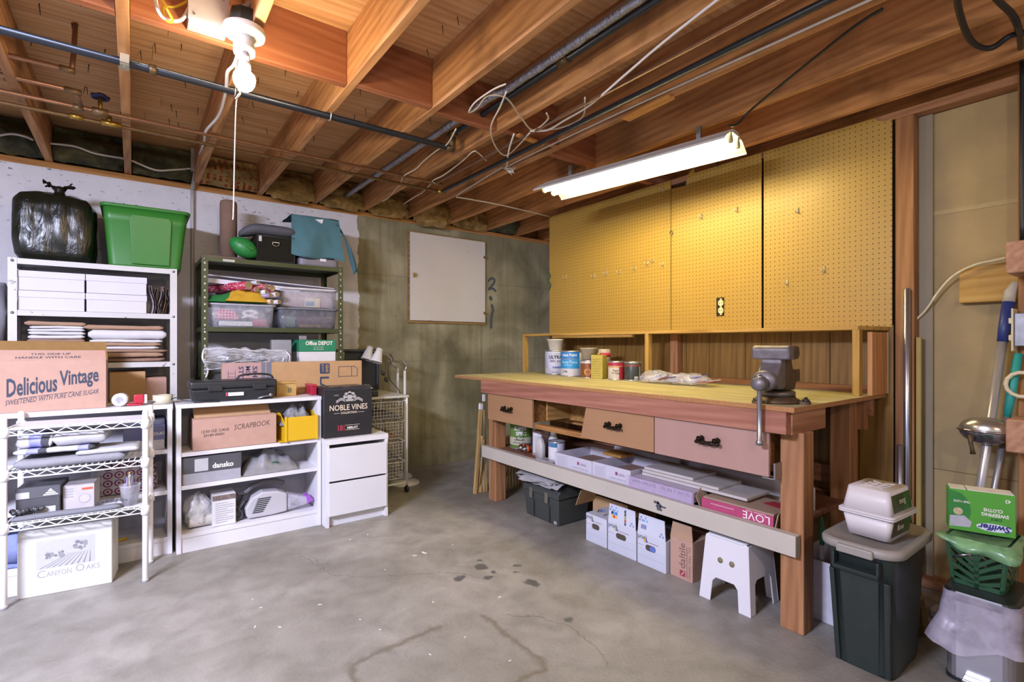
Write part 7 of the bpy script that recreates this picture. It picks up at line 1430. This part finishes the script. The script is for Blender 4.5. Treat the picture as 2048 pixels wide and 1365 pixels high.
for xs_, ys_ in ((-1,0),): obj('front_rib', MB().hexa([(-.138,-.05,.0),(-.13,-.05,.0),(-.13,.05,.0),(-.138,.05,.0)], [(-.176,-.06,.36),(-.165,-.06,.36),(-.165,.06,.36),(-.176,.06,.36)]), BN, bn, .003)
obj('bin_handle', MB().hexa([(-.21,-.068,.355),(-.17,-.068,.355),(-.17,.068,.355),(-.21,.068,.355)], [(-.214,-.07,.37),(-.175,-.07,.37),(-.175,.07,.37),(-.214,.07,.37)]).box(-.21,-.175,-.07,-.062,.365,.41).box(-.21,-.175,.062,.07,.365,.41), BN, bn, .003)
for yy in (-.075, .075): obj('corner_rib', MB().hexa([(-.143,yy-.008,.005),(-.132,yy-.008,.005),(-.132,yy+.008,.005),(-.143,yy+.008,.005)], [(-.18,yy*1.1-.008,.34),(-.166,yy*1.1-.008,.34),(-.166,yy*1.1+.008,.34),(-.18,yy*1.1+.008,.34)]), BN, bn, .002)
# two tubs stacked rim to rim
TUBW = M('cac4c4',.4,0,.02,8)
def tub_(label, z, inv):
    r = thing('wipes_tub', label, 'tub', (2.17,.685,z), math.radians(-3))
    w0, d0, w1, d1 = .175, .13, .205, .155
    lo, hi = ((w1,d1),(w0,d0)) if inv else ((w0,d0),(w1,d1)); h_ = .085
    obj('tub_body', MB().loft([rg(lo[0],lo[1],.016,.006 if inv else 0), rg(hi[0],hi[1],.016,h_-(0 if inv else .006))]), TUBW, r); obj('tub_rim', MB().loft([rg(w1+.022,d1+.022,.02,0 if inv else h_-.006), rg(w1+.022,d1+.022,.02,.006 if inv else h_)]), TUBW, r)
    if inv:
        for kk in range(3): obj('embossed_bar', MB().hexa([(-.05+.03*kk,-.035,h_-.001),(-.042+.03*kk,-.035,h_-.001),(.0+.03*kk,.035,h_-.001),(-.008+.03*kk,.035,h_-.001)], [(-.05+.03*kk,-.035,h_+.002),(-.042+.03*kk,-.035,h_+.002),(.0+.03*kk,.035,h_+.002),(-.008+.03*kk,.035,h_+.002)]), TUBW, r); obj('embossed_bar', MB().hexa([(-.05+.03*kk,.035,h_-.001),(-.008+.03*kk,-.035,h_-.001),(.0+.03*kk,-.035,h_-.001),(-.042+.03*kk,.035,h_-.001)], [(-.05+.03*kk,.035,h_+.002),(-.008+.03*kk,-.035,h_+.002),(.0+.03*kk,-.035,h_+.002),(-.042+.03*kk,.035,h_+.002)]), TUBW, r)
    # label on the -Y face (towards the right of the picture)
    sgn = -1 if inv else 1; yb0 = -(lo[1]+(hi[1]-lo[1])*.15)/2-.0008; yb1 = -(lo[1]+(hi[1]-lo[1])*.85)/2-.0008
    m = MB(); m.add([(-.075,yb0,h_*.15),(.08,yb0,h_*.15),(.08,yb1,h_*.85),(-.075,yb1,h_*.85)], [(0,1,2,3)], False); obj('label', m, M('3a3320',.35,0,.5,22), r)
    m = MB(); m.add([(.0,yb0-.0004,h_*.15),(.08,yb0-.0004,h_*.15),(.08,yb1-.0004,h_*.85),(.02,yb1-.0004,h_*.85)], [(0,1,2,3)], False); obj('green_picture', m, M('2f4a22',.35,0,.6,30), r)
    mb = text('Bona', (0,0,0), UX, UZ, w=.05, h=.02, lift=0); ym = (yb0+yb1)/2-.0018
    mb.v = [((.03-q[0]) if inv else (-.035+q[0]), (yb0+(yb1-yb0)*((h_*.62-q[2])/h_ if inv else (h_*.4+q[2])/h_)) - .0014, (h_*.62-q[2]) if inv else (h_*.4+q[2])) for q in mb.v]
    if not inv: pass
    obj('lettering', mb, WHITEINK, r)
    return r
tub_('white wipes tub standing upright on the grey bin lid', .4545, False); tub_('white wipes tub turned upside down on the lower tub', .5405, True)
# pedal bin with a liner, basket with green bag, cloth carton
pb = thing('pedal_bin', 'brushed steel pedal bin with a white liner at the lower right', 'trash bin', (2.36,.42,0)); PX0, PX1, PY0, PY1 = 2.235, 2.49, .335, .51
SB = M('b5b3ba',.28,.85,.05,6); wpart('bin_body', MB().prism(rrect(PX1-PX0,PY1-PY0,.03,4,(PX0+PX1)/2,(PY0+PY1)/2), lambda u, v_, w_: (u,v_,w_), .012, .27), SB, pb); wpart('base_ring', MB().prism(rrect(PX1-PX0+.006,PY1-PY0+.006,.033,4,(PX0+PX1)/2,(PY0+PY1)/2), lambda u, v_, w_: (u,v_,w_), 0, .012), BLACKP, pb)
wpart('bin_lid', MB().prism(rrect(PX1-PX0+.012,PY1-PY0+.012,.036,4,(PX0+PX1)/2,(PY0+PY1)/2), lambda u, v_, w_: (u,v_,w_), .271, .305), M('1f2622',.35), pb, .008, 2); wpart('pedal', MB().box(PX0-.035,PX0+.002,.395,.46,.018,.03), SB, pb, .004)
m = MB()
def liner(u, v_):
    a = u*2*math.pi; k = v_; cx, cy = (PX0+PX1)/2, (PY0+PY1)/2; q = 1/max(abs(math.cos(a)), abs(math.sin(a)))
    q = min(q, 1.3); hx, hy = (PX1-PX0)/2+.010, (PY1-PY0)/2+.010; fl = .006*k + .06*max(0,k-.5)*max(0,math.cos(a-2.5))**2 + .004*math.sin(a*11+k*2)*k + .008*noise.noise(V((math.cos(a)*2,math.sin(a)*2,k*2)))
    return (cx+math.cos(a)*q*(hx+fl), cy+math.sin(a)*q*(hy+fl), .30 - k*(.165+.02*math.sin(a*2+2.4)+.008*math.sin(a*5)))
wpart('bin_liner', m.grid(liner, 72, 14), FILM('liner','bdb6c6',.5,.3), pb)
GRN = M('1f4a2c',.4,0,.08,20); bk = thing('plastic_basket', 'dark green leaf-cut plastic basket on the pedal bin', 'basket', (2.39,.44,.306)); H2 = .16
def bw(fn, name='basket_wall'):
    return None
hx0, hy0, hx1, hy1 = .085, .065, .10, .08
def bpt(side, s_, z):    # side 0: -X face, 1: -Y face, 2: +X, 3: +Y ; s in -1..1
    k = z/H2; hx = hx0+(hx1-hx0)*k; hy = hy0+(hy1-hy0)*k
    return {0: (-hx, -s_*hy, z), 1: (s_*hx, -hy, z), 2: (hx, s_*hy, z), 3: (-s_*hx, hy, z)}[side]
for side in range(4):
    n_ = {0: V((-1,0,0)), 1: V((0,-1,0)), 2: V((1,0,0)), 3: V((0,1,0))}[side]; m = MB()
    def strip(p0, p1, w_, m=m, side=side, n_=n_):
        d = V((p1[0]-p0[0], (p1[1]-p0[1])/H2)); l = max(d.length, 1e-6); nn = V((-d.y, d.x))*(w_/l); c4 = []
        for (s_, z), sg in ((p0,-1),(p1,-1),(p1,1),(p0,1)): c4.append(V(bpt(side, max(-1,min(1,s_+sg*nn.x)), max(0,min(H2,z+sg*nn.y*H2)))))
        m.hexa([q for q in c4], [q+n_*.003 for q in c4])
    strip((-1,.008),(1,.008),.05); strip((-1,H2-.012),(1,H2-.012),.08); strip((-.94,0),(-.94,H2),.07); strip((.94,0),(.94,H2),.07); strip((0,0),(0,H2*.9),.09)
    for s_ in (-1, 1):
        for kk in range(4): strip((0,.01+.022*kk),(s_*.9,.035+.034*kk),.045)
        strip((0,.09),(s_*.4,H2),.04)
    obj('basket_side', m, GRN, bk)
obj('basket_floor', MB().box(-.085,.085,-.065,.065,0,.004), GRN, bk)
def gbag(u, v_):
    a = u*2*math.pi; q = min(1.3, 1/max(abs(math.cos(a)), abs(math.sin(a)))); k = v_; out = .004+.022*math.sin(k*2.4)+.008*math.sin(a*6+k*3)*k
    return (2.39+math.cos(a)*q*(hx1+out), .44+math.sin(a)*q*(hy1+out), .306+H2+.006 - k*(.034+.016*math.sin(a*2+.6)+.006*math.sin(a*5)))
gbm = MB().grid(gbag, 64, 12); wpart('bag_liner', gbm, FILM('green_film','7fae7c',.72,.25), bk); wpart('bag_sling', MB().grid(lambda u, v_: tuple(V((2.39,.44,.306)) + V(((u-.5)*.19, (v_-.5)*.15, H2+.004-.012*math.sin(math.pi*u)*math.sin(math.pi*v_)))), 10, 8), FILM('green_film2','5f8a60',.85,.3), bk)
wpart('handle_bar', MB().tube([(2.285,.50,.40),(2.282,.45,.425)], .004, 6), STEEL, bk)
sf = thing('cloth_carton', 'bright green carton of sweeping cloths standing upside down on the basket', 'box', (2.42,.455,.306+H2+.0075), math.radians(-72)); SG = M('4f9a34',.45,0,.05,14)
sw_, sd_, sh2 = .175, .075, .145
obj('box_body', MB().box(-sw_/2,sw_/2,-sd_/2,sd_/2,0,sh2), SG, sf, .0015, 1); obj('open_flap', MB().box(-sw_/2+.004,-.04,-sd_/2+.004,sd_/2-.004,sh2+.0004,sh2+.003), M('c9c6bc',.7), sf); obj('open_flap', MB().box(-.036,sw_/2-.004,-sd_/2+.004,sd_/2-.004,sh2+.0004,sh2+.003), M('d2cfc6',.7), sf)
def sflat(pts, mat, name, lift=.0008):
    mb = MB()
    for pl in pts: mb.add([(a, -sd_/2-lift, b) for a, b in pl], [tuple(range(len(pl)))], False)
    return obj(name, mb, mat, sf)
sflat([[(-sw_/2,.03)] + [(-sw_/2+.06*math.cos(q), .075+.07*math.sin(q)) for q in [(-.7+.15*k) for k in range(12)]] + [(-sw_/2,sh2-.001)]], M('2c7a34',.45), 'dark_swoosh', .0004)
sflat([[(-sw_/2+.003,.012),(-.03,.016),(-.025,.035),(-.045,.055),(-sw_/2+.003,.05)]], M('a9a9b2',.6,0,.1,60), 'duster_picture', .0007); sflat([disc(-.062,.068,.013,16)], M('b9a888',.6,0,.3,90), 'round_picture', .0009)
def stext(body, xr, zt, w_, h_, mat, bold=0, shear=0, lift=.0012):     # rotated half a turn: the box stands on its head
    mb = text(body, (0,0,0), UX, UZ, w=w_, h=h_, bold=bold, shear=shear, lift=0); mb.v = [(xr-q[0], -sd_/2-lift, zt-q[2]) for q in mb.v]; obj('lettering', mb, mat, sf)
sflat([disc(.032,.026,.046,24,.014)], M('cfd4e2',.5), 'brand_oval', .0006); stext('Swiffer', .075, .037, .085, .022, M('2a2f7a',.5), .03, .2); stext('DRY', .052, .06, .03, .009, M('1f5a24',.5), .03); stext('SWEEPING', .07, .076, .07, .012, WHITEINK, .03); stext('CLOTHS', .055, .092, .05, .012, WHITEINK, .03); stext('43', .075, .13, .014, .013, WHITEINK, .02); stext('TRAP + LOCK', -.03, .108, .045, .008, WHITEINK, .02)
# hand broom behind the bins
hb = thing('hand_broom', 'old hand broom standing between the two bins', 'broom', (2.5,.68,0)); wpart('bristles', MB().hexa([(2.46,.62,0),(2.53,.62,0),(2.53,.72,0),(2.46,.72,0)], [(2.47,.64,.13),(2.52,.64,.13),(2.52,.70,.13),(2.47,.70,.13)]), M('6a5a34',.95,0,.4,90,.6), hb); wpart('broom_head', MB().hexa([(2.468,.638,.131),(2.522,.638,.131),(2.522,.702,.131),(2.468,.702,.131)], [(2.48,.66,.2),(2.51,.66,.2),(2.51,.685,.2),(2.48,.685,.2)]), M('8a7a4a',.8), hb); wpart('broom_handle', MB().cyl((2.495,.672,.195),(2.50,.675,.42),.011, n=10), M('2a3a2c',.6), hb)
